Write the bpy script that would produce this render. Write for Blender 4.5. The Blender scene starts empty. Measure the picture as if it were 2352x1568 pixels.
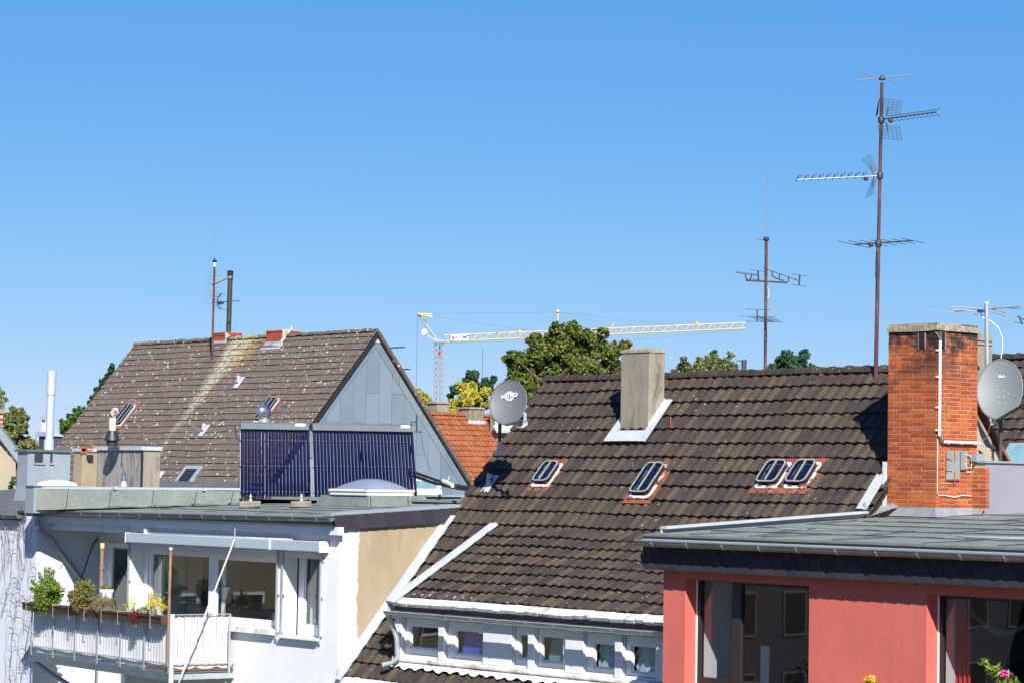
import bpy, math, random
import numpy as np
from mathutils import Vector, Matrix
random.seed(7)
R=math.radians
# ------------------------------------------------------------------ camera
SC=bpy.context.scene
COL=SC.collection
FPX=9816.7/(3936/2352); YAW=.857213; PIT=.0558508; ROL=.0164672
FW=Vector((-math.sin(YAW)*math.cos(PIT),math.cos(YAW)*math.cos(PIT),math.sin(PIT)))
RT0=Vector((math.cos(YAW),math.sin(YAW),0)); UP0=RT0.cross(FW)
RT=RT0*math.cos(ROL)+UP0*math.sin(ROL); UP=-RT0*math.sin(ROL)+UP0*math.cos(ROL)
cd=bpy.data.cameras.new('camera'); cam=bpy.data.objects.new('camera',cd); COL.objects.link(cam)
cd.sensor_width=36; cd.lens=36*FPX/2352; cd.clip_start=.5; cd.clip_end=6000
cam.matrix_world=Matrix(((RT.x,UP.x,-FW.x,0),(RT.y,UP.y,-FW.y,0),(RT.z,UP.z,-FW.z,0),(0,0,0,1)))
SC.camera=cam
# ------------------------------------------------------------------ world, sun, exposure
EXPO=1.0
SUN=Vector((1.06,-.63,1.0)).normalized()
W=bpy.data.worlds.new('World'); SC.world=W; W.use_nodes=True
nt=W.node_tree; nt.nodes.clear()
sky=nt.nodes.new('ShaderNodeTexSky'); sky.sky_type='NISHITA'; sky.sun_disc=False
sky.sun_elevation=math.asin(SUN.z); sky.sun_rotation=math.atan2(SUN.x,SUN.y)
sky.altitude=1000; sky.air_density=.7; sky.dust_density=.5; sky.ozone_density=10
bg=nt.nodes.new('ShaderNodeBackground'); bg.inputs['Strength'].default_value=.10
ow=nt.nodes.new('ShaderNodeOutputWorld')
# camera-like tone response of the sky colour: one gamma and gain per channel, the same over the whole sky
sp=nt.nodes.new('ShaderNodeSeparateColor'); cb=nt.nodes.new('ShaderNodeCombineColor'); nt.links.new(sky.outputs[0],sp.inputs[0])
for i,(gm,gain) in enumerate(((1.18,1.72),(.68,.97),(.30,.985))):
    a=nt.nodes.new('ShaderNodeMath'); a.operation='MULTIPLY'; a.inputs[1].default_value=.1; nt.links.new(sp.outputs[i],a.inputs[0])
    b=nt.nodes.new('ShaderNodeMath'); b.operation='POWER'; b.inputs[1].default_value=gm; nt.links.new(a.outputs[0],b.inputs[0])
    c=nt.nodes.new('ShaderNodeMath'); c.operation='MULTIPLY'; c.inputs[1].default_value=gain*10/2**EXPO; nt.links.new(b.outputs[0],c.inputs[0]); nt.links.new(c.outputs[0],cb.inputs[i])
nt.links.new(cb.outputs[0],bg.inputs[0]); nt.links.new(bg.outputs[0],ow.inputs[0])
sl=bpy.data.lights.new('sun','SUN'); sl.energy=5.0; sl.angle=R(.53); sl.color=(1,.955,.88)
so=bpy.data.objects.new('sun',sl); COL.objects.link(so); so.rotation_euler=SUN.to_track_quat('Z','Y').to_euler()
so.location=(0,0,60)
SC.view_settings.view_transform='Standard'; SC.view_settings.look='None'
SC.view_settings.exposure=EXPO; SC.view_settings.gamma=1; SC.view_settings.use_curve_mapping=False
SC.render.engine='CYCLES'
# ------------------------------------------------------------------ helpers
def ray(x,y): return FW*FPX+RT*(x-1176)-UP*(y-784)
def at(x,y,X=None,Y=None,Z=None,d=None,pl=None):
    r=ray(x,y)
    if X is not None: t=X/r.x
    elif Y is not None: t=Y/r.y
    elif Z is not None: t=Z/r.z
    elif pl is not None: t=pl[0].dot(pl[1])/r.dot(pl[1])
    else: t=d/FPX
    return r*t
V=Vector
def wl(o):
    p=V((0,0,0))
    while o is not None: p=p+o.location; o=o.parent
    return p
def tag(o,label=None,cat=None,group=None,kind=None):
    if label: o['label']=label
    if cat: o['category']=cat
    if group: o['group']=group
    if kind: o['kind']=kind
    return o
def thing(name,loc,label,cat,group=None):
    o=bpy.data.objects.new(name,None); COL.objects.link(o); o.location=V(loc); o.empty_display_size=.3
    return tag(o,label,cat,group)
class MB:
    def __init__(s): s.v=[];s.f=[];s.m=[]
    def add(s,vs,fs,m=0):
        n=len(s.v); s.v+= [tuple(p) for p in vs]; s.f+=[tuple(i+n for i in f) for f in fs]; s.m+=[m]*len(fs); return s
    def box(s,x0,x1,y0,y1,z0,z1,m=0):
        if x0>x1:x0,x1=x1,x0
        if y0>y1:y0,y1=y1,y0
        if z0>z1:z0,z1=z1,z0
        return s.add([(x0,y0,z0),(x1,y0,z0),(x1,y1,z0),(x0,y1,z0),(x0,y0,z1),(x1,y0,z1),(x1,y1,z1),(x0,y1,z1)],
          [(0,3,2,1),(4,5,6,7),(0,1,5,4),(1,2,6,5),(2,3,7,6),(3,0,4,7)],m)
    def obox(s,o,a,b,c,m=0):   # corner + three edge vectors (right handed)
        o,a,b,c=V(o),V(a),V(b),V(c)
        if a.cross(b).dot(c)<0: a,b=b,a
        return s.add([o,o+a,o+a+b,o+b,o+c,o+a+c,o+a+b+c,o+b+c],[(0,3,2,1),(4,5,6,7),(0,1,5,4),(1,2,6,5),(2,3,7,6),(3,0,4,7)],m)
    def bar(s,p,q,w,h=None,up=(0,0,1),m=0):
        p,q=V(p),V(q); h=h or w; d=(q-p).normalized(); u=V(up)
        if abs(d.dot(u))>.98: u=V((1,0,0))
        a=d.cross(u).normalized(); b=a.cross(d).normalized()
        return s.obox(p-a*w/2-b*h/2,a*w,b*h,q-p,m)
    def prism(s,pts,vec,m=0):
        pts=[V(p) for p in pts]; vec=V(vec); n=len(pts)
        nr=V((0,0,0))
        for i in range(n): nr+=pts[i].cross(pts[(i+1)%n])
        if nr.dot(vec)>0: pts=pts[::-1]
        vs=pts+[p+vec for p in pts]
        fs=[tuple(range(n)),tuple(range(2*n-1,n-1,-1))]+[(j,i,i+n,j+n) for i,j in [(i,(i+1)%n) for i in range(n)]]
        return s.add(vs,fs,m)
    def tube(s,pts,r,n=8,m=0,cap=True):
        pts=[V(p) for p in pts]; k=len(pts)
        rs=r if isinstance(r,(list,tuple)) else [r]*k
        vs=[];a=None
        for i in range(k):
            d=(pts[min(i+1,k-1)]-pts[max(i-1,0)]).normalized()
            if a is None: a=d.orthogonal().normalized()
            a=(a-d*a.dot(d)); a=a.normalized() if a.length>1e-6 else d.orthogonal().normalized()
            b=d.cross(a)
            for j in range(n):
                t=2*math.pi*j/n; vs.append(pts[i]+(a*math.cos(t)+b*math.sin(t))*rs[i])
        fs=[(i*n+j,i*n+(j+1)%n,(i+1)*n+(j+1)%n,(i+1)*n+j) for i in range(k-1) for j in range(n)]
        if cap: fs+=[tuple(range(n-1,-1,-1)),tuple((k-1)*n+j for j in range(n))]
        return s.add(vs,fs,m)
    def lathe(s,c,prof,n=20,axis=(0,0,1),m=0):   # prof: (radius, height)
        c=V(c); z=V(axis).normalized(); a=z.orthogonal().normalized(); b=z.cross(a); k=len(prof); vs=[]
        for r_,h in prof:
            for j in range(n):
                t=2*math.pi*j/n; vs.append(c+z*h+(a*math.cos(t)+b*math.sin(t))*max(r_,1e-4))
        fs=[(i*n+j,i*n+(j+1)%n,(i+1)*n+(j+1)%n,(i+1)*n+j) for i in range(k-1) for j in range(n)]
        fs+=[tuple(range(n-1,-1,-1)),tuple((k-1)*n+j for j in range(n))]
        return s.add(vs,fs,m)
    def quad(s,a,b,c,d,m=0): return s.add([a,b,c,d],[(0,1,2,3)],m)
    def poly(s,pts,m=0): return s.add(pts,[tuple(range(len(pts)))],m)
    def mesh(s,name,mats,off=V((0,0,0)),smooth=False):
        me=bpy.data.meshes.new(name)
        me.from_pydata([(x-off.x,y-off.y,z-off.z) for x,y,z in s.v],[],s.f)
        for m_ in (mats if isinstance(mats,(list,tuple)) else [mats]): me.materials.append(m_)
        if len(set(s.m))>1: me.polygons.foreach_set('material_index',s.m)
        if smooth:
            me.polygons.foreach_set('use_smooth',[True]*len(me.polygons))
            try: me.set_sharp_from_angle(angle=R(35))
            except Exception: pass
        me.update(); return me
    def build(s,name,mats,parent=None,loc=None,smooth=False,label=None,cat=None,group=None,kind=None,bevel=0):
        if loc is None: loc=V((0,0,0)) if parent is None else wl(parent)
        loc=V(loc); me=s.mesh(name,mats,loc,smooth)
        o=bpy.data.objects.new(name,me); COL.objects.link(o)
        if parent is not None: o.parent=parent; o.location=loc-wl(parent)
        else: o.location=loc
        if bevel:
            b=o.modifiers.new('bevel','BEVEL'); b.width=bevel; b.segments=2; b.limit_method='ANGLE'
        return tag(o,label,cat,group,kind)
def inst(name,me,parent,M):
    o=bpy.data.objects.new(name,me); COL.objects.link(o); o.parent=parent
    M=M.copy(); M.translation=M.translation-wl(parent); o.matrix_local=M; return o
def copy_tree(o,loc,parent=None):
    c=o.copy(); COL.objects.link(c); c.parent=parent
    if parent is None: c.location=loc
    for ch in list(o.children): copy_tree(ch,None,c)
    return c
# ------------------------------------------------------------------ materials
def lin(h):
    h=h.lstrip('#'); return tuple(((int(h[i:i+2],16)/255)**2.2) for i in (0,2,4))
class NT:
    def __init__(s,name):
        s.mat=bpy.data.materials.new(name); s.mat.use_nodes=True; s.t=s.mat.node_tree; s.t.nodes.clear()
        s.out=s.n('ShaderNodeOutputMaterial'); s.b=s.n('ShaderNodeBsdfPrincipled'); s.l(s.b.outputs[0],s.out.inputs[0]); s._pos=None
    def n(s,ty,**k):
        n=s.t.nodes.new(ty)
        for a,b in k.items(): setattr(n,a,b)
        return n
    def l(s,a,b): s.t.links.new(a,b)
    def pos(s):
        if s._pos is None: s._pos=s.n('ShaderNodeNewGeometry').outputs['Position']
        return s._pos
    def mapping(s,scale=(1,1,1),rot=(0,0,0),src=None):
        m=s.n('ShaderNodeMapping'); s.l(src or s.pos(),m.inputs[0]); m.inputs['Scale'].default_value=scale; m.inputs['Rotation'].default_value=rot; return m.outputs[0]
    def noise(s,scale,detail=4,rough=.6,vec=None,lo=None,hi=None):
        t=s.n('ShaderNodeTexNoise'); t.inputs['Scale'].default_value=scale; t.inputs['Detail'].default_value=detail; t.inputs['Roughness'].default_value=rough
        s.l(vec or s.pos(),t.inputs['Vector']); o=t.outputs[0]
        return s.rng(o,lo,hi) if lo is not None else o
    def rng(s,v,a,b,c=0,d=1):
        m=s.n('ShaderNodeMapRange'); s.l(v,m.inputs[0])
        for i,x in zip((1,2,3,4),(a,b,c,d)): m.inputs[i].default_value=x
        return m.outputs[0]
    def vor(s,scale,vec=None,feature='F1',out='Distance'):
        t=s.n('ShaderNodeTexVoronoi',feature=feature); t.inputs['Scale'].default_value=scale; s.l(vec or s.pos(),t.inputs['Vector']); return t.outputs[out]
    def math(s,op,a,b=None):
        m=s.n('ShaderNodeMath',operation=op)
        for i,x in enumerate((a,b)):
            if x is None: continue
            if isinstance(x,(int,float)): m.inputs[i].default_value=x
            else: s.l(x,m.inputs[i])
        return m.outputs[0]
    def mix(s,f,a,b,blend='MIX'):
        m=s.n('ShaderNodeMix',data_type='RGBA',blend_type=blend)
        for i,x in ((0,f),(6,a),(7,b)):
            if isinstance(x,(int,float)): m.inputs[i].default_value=x
            elif isinstance(x,tuple): m.inputs[i].default_value=(*x[:3],1)
            else: s.l(x,m.inputs[i])
        return m.outputs[2]
    def rand(s):
        g=s.n('ShaderNodeNewGeometry').outputs['Random Per Island']; o=s.n('ShaderNodeObjectInfo').outputs['Random']
        return s.math('FRACT',s.math('ADD',g,o))
    def ramp(s,f,stops):
        r=s.n('ShaderNodeValToRGB'); e=r.color_ramp.elements
        while len(e)<len(stops): e.new(.5)
        for el,(p,c) in zip(e,stops): el.position=p; el.color=(*c,1)
        s.l(f,r.inputs[0]); return r.outputs[0]
    def sep(s,v=None):
        n=s.n('ShaderNodeSeparateXYZ'); s.l(v or s.pos(),n.inputs[0]); return n.outputs
    def fin(s,col,rough=.8,metal=0,bump=None,bstr=.3,bdist=.01,spec=.5):
        if isinstance(col,tuple): s.b.inputs['Base Color'].default_value=(*col[:3],1)
        else: s.l(col,s.b.inputs['Base Color'])
        if isinstance(rough,(int,float)): s.b.inputs['Roughness'].default_value=rough
        else: s.l(rough,s.b.inputs['Roughness'])
        s.b.inputs['Metallic'].default_value=metal; s.b.inputs['Specular IOR Level'].default_value=spec
        if bump is not None:
            b=s.n('ShaderNodeBump'); b.inputs['Strength'].default_value=bstr; b.inputs['Distance'].default_value=bdist
            s.l(bump,b.inputs['Height']); s.l(b.outputs[0],s.b.inputs['Normal'])
        return s.mat
def plain(name,col,rough=.6,metal=0,var=.15,scale=3,bump=0,bscale=60,spec=.5,bdist=.004):
    t=NT(name); n=t.noise(scale,5)
    f=t.rng(n,.3,.7,0,1)
    c=t.mix(f,tuple(x*(1-var) for x in col),tuple(min(1,x*(1+var)) for x in col))
    return t.fin(c,rough,metal,t.noise(bscale,3) if bump else None,bump,bdist,spec)
def streaky(name,col,dark,amt=.6,rough=.9,sx=6,scale=1.2,bump=.2,zs=.35):
    t=NT(name); x_,y_,z_=t.sep(); wn=t.noise(1.3,3); cx=t.n('ShaderNodeCombineXYZ'); t.l(t.math('ADD',x_,t.math('MULTIPLY',wn,.5)),cx.inputs[0]); t.l(t.math('ADD',y_,t.math('MULTIPLY',wn,.4)),cx.inputs[1]); t.l(z_,cx.inputs[2]); v=t.mapping((sx,sx,zs),src=cx.outputs[0])
    s1=t.noise(scale,6,.65,v,.48,.68); s2=t.noise(2.2,4,.6,None,.35,.7)
    c=t.mix(t.math('MULTIPLY',s1,amt),t.mix(s2,tuple(x*.88 for x in col),tuple(min(1,x*1.08) for x in col)),dark)
    fine=t.noise(55,3,.6,None,.3,.7); c=t.mix(t.math('MULTIPLY',fine,.25),c,tuple(x*.6 for x in col))
    return t.fin(c,rough,0,t.noise(70,3),bump,.006)
M={}
def _wr():
    t=NT('white_render'); n=t.noise(1.2,5); c=t.mix(t.rng(n,.3,.7,0,1),(.58,.585,.60),(.65,.65,.655)); s=t.noise(1.4,5,.6,t.mapping((4,4,.45))); c=t.mix(t.rng(s,.55,.75,0,.35),c,(.46,.46,.46)); return t.fin(c,.88,0,t.noise(60,3),.15,.004,.3)
M['white_render']=_wr()
M['white_trim']=plain('white_trim',(.60,.61,.63),.45,var=.03,scale=4)
M['white_pvc']=plain('white_pvc',(.66,.67,.69),.3,var=.02,scale=3)
M['awning_box']=plain('awning_box',(.30,.355,.40),.6,var=.03)
M['galv']=plain('galvanised_steel',(.42,.46,.48),.42,.55,var=.12,scale=6)
M['zinc']=plain('zinc_sheet',(.30,.345,.38),.5,.35,var=.12,scale=1.1)
M['zinc_dark']=plain('zinc_dark',(.16,.19,.22),.45,.5,var=.15,scale=4)
M['lead']=streaky('lead_flashing',(.22,.225,.24),(.12,.125,.13),.5,.55,2,1.5,.1)
M['lead_white']=streaky('pale_flashing',(.40,.42,.44),(.21,.22,.23),.3,.5,2,1.5,.1)
M['copper']=plain('brown_gutter',(.22,.18,.15),.4,.3,var=.15,scale=5)
M['slate']=None
def _slate():
    t=NT('fascia_slate'); r=t.rand()
    c=t.mix(r,(.018,.018,.025),(.030,.028,.038)); n=t.noise(60,3,.6)
    c=t.mix(t.rng(n,.35,.65,0,.3),c,(.045,.045,.055)); return t.fin(c,.75,0,n,.2,.003,.2)
M['slate']=_slate()
def _tile(name,stops,spot,spotamt,lich=None,dirt=(.02,.018,.015),moss=0,spscale=6,streak=True,thr=.23):
    t=NT(name); r=t.rand(); c=t.ramp(r,stops)
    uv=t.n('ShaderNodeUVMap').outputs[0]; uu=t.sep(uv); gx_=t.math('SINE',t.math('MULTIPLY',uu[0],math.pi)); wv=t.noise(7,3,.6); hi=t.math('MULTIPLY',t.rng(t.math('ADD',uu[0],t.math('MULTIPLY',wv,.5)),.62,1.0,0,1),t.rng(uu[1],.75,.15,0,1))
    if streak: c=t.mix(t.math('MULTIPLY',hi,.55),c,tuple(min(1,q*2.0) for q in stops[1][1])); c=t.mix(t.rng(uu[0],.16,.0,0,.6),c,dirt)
    n=t.noise(9,6,.7); c=t.mix(t.rng(n,.35,.72,0,.55),c,dirt)
    if streak:
        v=t.mapping((22,2.2,2.2)); s=t.noise(1,4,.6,v,.48,.75); c=t.mix(t.math('MULTIPLY',s,.45),c,tuple(min(1,x*2.1) for x in stops[1][1]))
    if moss:
        m=t.noise(3.3,5,.7,None,.58,.68); c=t.mix(t.math('MULTIPLY',m,moss),c,(.075,.08,.02))
    d=t.vor(spscale); k=t.noise(1.1,3,.6,None,.45,.62); f=t.math('MULTIPLY',t.rng(d,thr,thr*.7,0,1),k)
    c=t.mix(t.math('MULTIPLY',f,spotamt),c,spot)
    if lich: c=lich(t,c)
    return t.fin(c,.85,0,t.noise(120,4),.35,.004,.25)
M['tile_brown']=_tile('brown_concrete_tile',[(0,(.022,.018,.017)),(.3,(.040,.030,.024)),(.5,(.060,.043,.030)),(.72,(.078,.056,.036)),(.86,(.036,.028,.028)),(1,(.050,.024,.022))],(.30,.28,.20),.8,moss=.25,spscale=7,thr=.13)
def _lich(t,c):
    x,y,z=t.sep()
    # pale run-off stain below the left chimney, fading down the slope
    yy=t.math('SUBTRACT',LY0,y); wob=t.noise(.9,4,.6,None,.2,.8)
    xc=t.math('ADD',t.math('ADD',t.math('MULTIPLY',yy,-.02),LX0),t.math('MULTIPLY',wob,.5))
    dx=t.math('ABSOLUTE',t.math('SUBTRACT',x,xc))
    half=t.math('MAXIMUM',t.math('SUBTRACT',.85,t.math('MULTIPLY',yy,.27)),.14)
    band=t.rng(t.math('SUBTRACT',dx,half),.25,-.25,0,1)
    fade=t.rng(yy,4.6,2.4,0,1); tx=t.noise(6,4,.7,None,.35,.6)
    f=t.math('MULTIPLY',t.math('MULTIPLY',band,fade),tx); c=t.mix(t.math('MULTIPLY',f,.85),c,(.36,.33,.23))
    yel=t.math('MULTIPLY',t.rng(t.math('ABSOLUTE',t.math('SUBTRACT',x,LX0+1.2)),.8,.1,0,1),t.rng(yy,1.7,.5,0,1))
    yel=t.math('MULTIPLY',yel,t.noise(3,4,.7,None,.42,.6)); c=t.mix(t.math('MULTIPLY',yel,.8),c,(.32,.21,.04))
    d=t.vor(3.0); k=t.noise(.6,4,.7,None,.38,.56); f=t.math('MULTIPLY',t.rng(t.math('ADD',d,t.math('MULTIPLY',t.noise(14,3),.12)),.27,.15,0,1),k)
    return t.mix(f,c,(.50,.49,.45))
from mathutils import noise as nz
ZA=at(862,760,d=98.0)                      # apex of the zinc gable
LX0=at(528,790,Y=ZA.y-.6).x; LY0=ZA.y
M['tile_grey']=_tile('lichened_concrete_tile',[(0,(.085,.067,.056)),(.4,(.108,.084,.070)),(.75,(.125,.10,.083)),(1,(.09,.072,.062))],(.42,.41,.38),.9,_lich,dirt=(.055,.042,.036),streak=False)
M['tile_orange']=_tile('clay_tile',[(0,(.19,.055,.02)),(.4,(.28,.088,.03)),(.75,(.24,.075,.027)),(1,(.16,.05,.022))],(.10,.06,.04),.7,dirt=(.13,.05,.028),streak=False)
def _brick(name,stops,soot=None):
    t=NT(name); r=t.rand(); c=t.ramp(r,stops); n=t.noise(14,5,.7); c=t.mix(t.rng(n,.35,.75,0,.55),c,tuple(x*.45 for x in stops[0][1]))
    f=t.noise(70,3); c=t.mix(t.rng(f,.4,.7,0,.18),c,(.50,.15,.05))
    if soot:
        z=t.sep()[2]; k=t.math('MULTIPLY',t.rng(z,soot[0],soot[1],0,1.5),t.noise(2.0,5,.7,None,.44,.60)); c=t.mix(t.math('MULTIPLY',k,.85),c,(.022,.017,.016))
    return t.fin(c,.85,0,f,.4,.004,.3)
BST=[(0,(.27,.036,.008)),(.35,(.42,.080,.010)),(.7,(.50,.112,.013)),(.9,(.29,.035,.010)),(1,(.46,.13,.04))]
M['brick']=_brick('orange_brick',BST,(1.5,2.35))
M['brick_far']=_brick('red_brick',[(0,(.28,.045,.02)),(.5,(.40,.075,.03)),(1,(.32,.06,.03))])
def _ms():
    t=NT('sooty_mortar'); n=t.noise(6,4); c=t.mix(n,(.22,.185,.14),(.33,.29,.225)); z=t.sep()[2]; k=t.math('MULTIPLY',t.rng(z,1.5,2.35,0,1.3),t.noise(2.0,5,.7,None,.44,.60)); k2=t.math('MINIMUM',k,1.0); c=t.mix(t.math('MULTIPLY',k2,.9),c,(.03,.024,.02)); return t.fin(c,.95)
M['mortar_sooty']=_ms()
M['mortar']=plain('mortar',(.38,.34,.27),.95,var=.2,scale=6,bump=.3)
M['concrete']=streaky('weathered_concrete',(.25,.22,.17),(.05,.043,.035),.8,.95,4.5,1.0,zs=.5)
M['concrete_dark']=streaky('stained_concrete',(.27,.26,.245),(.028,.028,.028),.95,.95,7,1.2,zs=.45)
M['concrete_beige']=streaky('beige_concrete',(.27,.225,.15),(.16,.13,.09),.5,.95,5,1.0)
M['cap_concrete']=plain('mossy_cap_concrete',(.25,.22,.16),.95,var=.45,scale=14,bump=.6,bscale=40,bdist=.02)
def _felt(name,col):
    t=NT(name); n=t.noise(2.0,5,.65); c=t.mix(t.rng(n,.35,.68,0,1),tuple(x*.82 for x in col),tuple(x*1.15 for x in col))
    g=t.noise(85,2,.6); c=t.mix(t.rng(g,.55,.72,0,.55),c,(.52,.54,.53)); c=t.mix(t.rng(g,.42,.3,0,.4),c,tuple(x*.45 for x in col))
    m=t.noise(.9,4,.6); c=t.mix(t.rng(m,.52,.62,0,.25),c,(.21,.20,.14))
    return t.fin(c,.9,0,g,.35,.004,.3)
M['felt']=_felt('roofing_felt',(.125,.145,.135))
M['felt_dark']=_felt('dark_roofing_felt',(.06,.06,.065))
M['seam']=plain('bitumen_seam',(.03,.032,.03),.7,var=.3)
def _render(name,col,bs=26,var=.06,bstr=.8):
    t=NT(name); n=t.noise(1.3,5); c=t.mix(t.rng(n,.3,.7,0,1),tuple(x*(1-var) for x in col),tuple(x*(1+var) for x in col))
    b=t.noise(bs,3,.55); return t.fin(c,.9,0,b,bstr,.012,.3)
def _pink():
    t=NT('salmon_render'); n=t.noise(1.1,5); c=t.mix(t.rng(n,.3,.7,0,1),(.42,.100,.078),(.49,.120,.093)); s=t.noise(1.5,5,.6,t.mapping((5,1,.5))); c=t.mix(t.rng(s,.52,.75,0,.3),c,(.33,.075,.065))
    g=t.noise(34,3,.6); c=t.mix(t.rng(g,.60,.72,0,.45),c,(.27,.055,.05)); return t.fin(c,.92,0,t.math('ADD',g,t.noise(90,2)),.35,.008,.2)
M['pink']=_pink()
def _yellow():
    t=NT('old_yellow_render'); n=t.noise(1.1,6,.65); c=t.mix(t.rng(n,.35,.7,0,1),(.27,.215,.145),(.325,.265,.185))
    v=t.mapping((1,5,.55)); s=t.noise(1.6,5,.65,v,.52,.72); z=t.sep()[2]; top=t.rng(z,-2.3,-.9,0,1)
    c=t.mix(t.math('MULTIPLY',t.math('MULTIPLY',s,top),.75),c,(.20,.165,.115))
    g=t.noise(2.6,4,.7,None,.56,.70); c=t.mix(t.math('MULTIPLY',g,.4),c,(.36,.34,.32))
    y_=t.sep()[1]; pe=t.rng(t.math('ADD',y_,t.math('MULTIPLY',t.noise(3.2,6,.75),.28)),27.68,27.66,0,1); c=t.mix(pe,c,(.50,.49,.48))
    d=t.vor(9); k=t.noise(2,3,.6,None,.55,.65); c=t.mix(t.math('MULTIPLY',t.rng(d,.10,.06,0,1),k),c,(.25,.19,.12))
    return t.fin(c,.95,0,t.noise(18,5,.7),.5,.012,.2)
M['yellow']=_yellow()
M['beige_wall']=plain('beige_render',(.34,.285,.205),.9,var=.06,scale=1.5,bump=.3)
M['panel_grey']=plain('lavender_grey_panel',(.22,.215,.245),.6,var=.04,scale=1.2)
M['steel_beam']=plain('painted_steel_beam',(.12,.155,.18),.45,.3,var=.15,scale=5)
def _rustmast():
    t=NT('rusty_mast'); z=t.sep()[2]; n=t.noise(2.4,5,.7,t.mapping((6,6,1)))
    c=t.ramp(n,[(.25,(.035,.020,.026)),(.5,(.075,.026,.026)),(.62,(.17,.065,.03)),(.8,(.06,.026,.03))]); return t.fin(c,.75,.1)
M['rust_mast']=_rustmast()
M['dark_metal']=plain('dark_antenna_metal',(.05,.052,.06),.5,.4,var=.2)
M['alu']=plain('aluminium_rod',(.30,.29,.27),.5,.4,var=.1)
M['rust']=plain('rust_orange',(.38,.10,.02),.8,.1,var=.35,scale=9)
def _rustwhite():
    t=NT('rusting_white_frame'); n=t.noise(5.5,5,.7); c=t.mix(t.rng(n,.47,.58,0,1),(.55,.55,.53),(.22,.065,.025)); return t.fin(c,.6,0,t.noise(50),.2)
M['rust_white']=_rustwhite()
M['rust_plate']=_tile('rusted_plate',[(0,(.20,.065,.03)),(1,(.28,.10,.05))],(.55,.52,.48),.7,dirt=(.10,.03,.02),streak=False)
M['black_rubber']=plain('black_rubber',(.018,.018,.02),.5,var=.2)
M['brown_wood']=plain('brown_wood',(.17,.07,.03),.7,var=.25,scale=7)
M['bamboo']=plain('bamboo_brown',(.21,.125,.08),.6,var=.25,scale=9)
M['planter']=plain('brown_planter',(.075,.033,.022),.5,var=.15)
M['timber_grey']=plain('grey_timber',(.19,.17,.13),.9,var=.25,scale=6,bump=.3)
M['fabric']=plain('white_screen_fabric',(.64,.62,.64),.9,var=.02,scale=2)
M['dish_grey']=plain('dish_grey',(.075,.08,.092),.55,var=.02)
M['dish_light']=plain('dish_light_grey',(.105,.122,.13),.55,var=.03)
M['crane_yellow']=plain('crane_yellow',(.62,.40,.10),.7,var=.1)
M['crane_grey']=plain('crane_grey',(.27,.28,.30),.6,var=.1)
M['red']=plain('red_paint',(.55,.04,.04),.5)
M['lime']=plain('lime_plastic',(.35,.55,.08),.5)
M['black']=plain('matt_black',(.012,.012,.014),.6)
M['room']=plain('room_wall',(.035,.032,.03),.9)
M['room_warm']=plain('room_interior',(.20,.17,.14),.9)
M['curtain_white']=plain('white_curtain',(.72,.73,.72),.9,var=.04)
M['curtain_red']=plain('red_curtain',(.62,.035,.03),.9,var=.1)
M['blue_blind']=plain('blue_blind',(.06,.13,.55),.6,var=.1)  # blue of the sky reflected in a dormer pane, painted on a sheet
M['dark_frame']=plain('dark_window_frame',(.022,.018,.017),.4,var=.1)
M['tube_blue']=plain('blue_vacuum_tube',(.0015,.002,.032),.35,.0,var=.2,spec=.12)
M['header_grey']=plain('grey_header_box',(.085,.10,.115),.7,0,var=.04,spec=.3)
M['pvc_pipe']=plain('white_pvc_pipe',(.78,.78,.78),.35,var=.02)
M['silver']=plain('silver_ball',(.55,.57,.60),.18,.9,var=.1)
M['soil']=plain('soil',(.03,.02,.015),.95)
def _glass(name,tint,trans,rough=.01,fres=.075):
    t=NT(name); t.t.nodes.remove(t.b)
    g=t.n('ShaderNodeBsdfGlossy'); g.inputs['Roughness'].default_value=rough; tr=t.n('ShaderNodeBsdfTransparent'); tr.inputs[0].default_value=(*tint,1)
    lw=t.n('ShaderNodeLayerWeight'); lw.inputs[0].default_value=.5; f=t.math('ADD',t.math('MULTIPLY',t.math('POWER',lw.outputs['Facing'],4.0),.85),fres); m=t.n('ShaderNodeMixShader')
    t.l(f,m.inputs[0]); t.l(tr.outputs[0],m.inputs[1]); t.l(g.outputs[0],m.inputs[2])
    n=t.noise(1.2,2); b=t.n('ShaderNodeBump'); b.inputs['Strength'].default_value=.03; b.inputs['Distance'].default_value=.01; t.l(n,b.inputs['Height']); t.l(b.outputs[0],g.inputs['Normal'])
    t.l(m.outputs[0],t.out.inputs[0]); return t.mat
M['glass']=_glass('window_glass',(.85,.9,.9),1)
M['glass_dark']=_glass('tinted_window_glass',(.86,.89,.90),1)
M['glass_sky']=_glass('skylight_glass',(.45,.5,.55),1,.03,.09)
M['rim_grey']=plain('weathered_rim',(.24,.245,.24),.5,var=.15,scale=9)
M['dome']=None
def _dome(name,col,a):
    t=NT(name); t.fin(col,.15); t.b.inputs['Alpha'].default_value=a; return t.mat
M['dome']=_dome('clear_dome',(.26,.29,.40),.55); M['dome_milky']=_dome('milky_dome',(.72,.75,.78),.96)
def _leaf(name,stops,rough=.55):
    t=NT(name); r=t.rand(); n=t.noise(.35,3); f=t.math('ADD',t.math('MULTIPLY',r,.7),t.math('MULTIPLY',t.rng(n,.3,.7,0,1),.3)); c=t.ramp(f,stops)
    t.fin(c,rough,spec=.3); tl=t.n('ShaderNodeBsdfTranslucent'); t.l(c,tl.inputs[0]); m=t.n('ShaderNodeMixShader'); m.inputs[0].default_value=.25
    t.l(t.b.outputs[0],m.inputs[1]); t.l(tl.outputs[0],m.inputs[2]); t.l(m.outputs[0],t.out.inputs[0]); return t.mat
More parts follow.
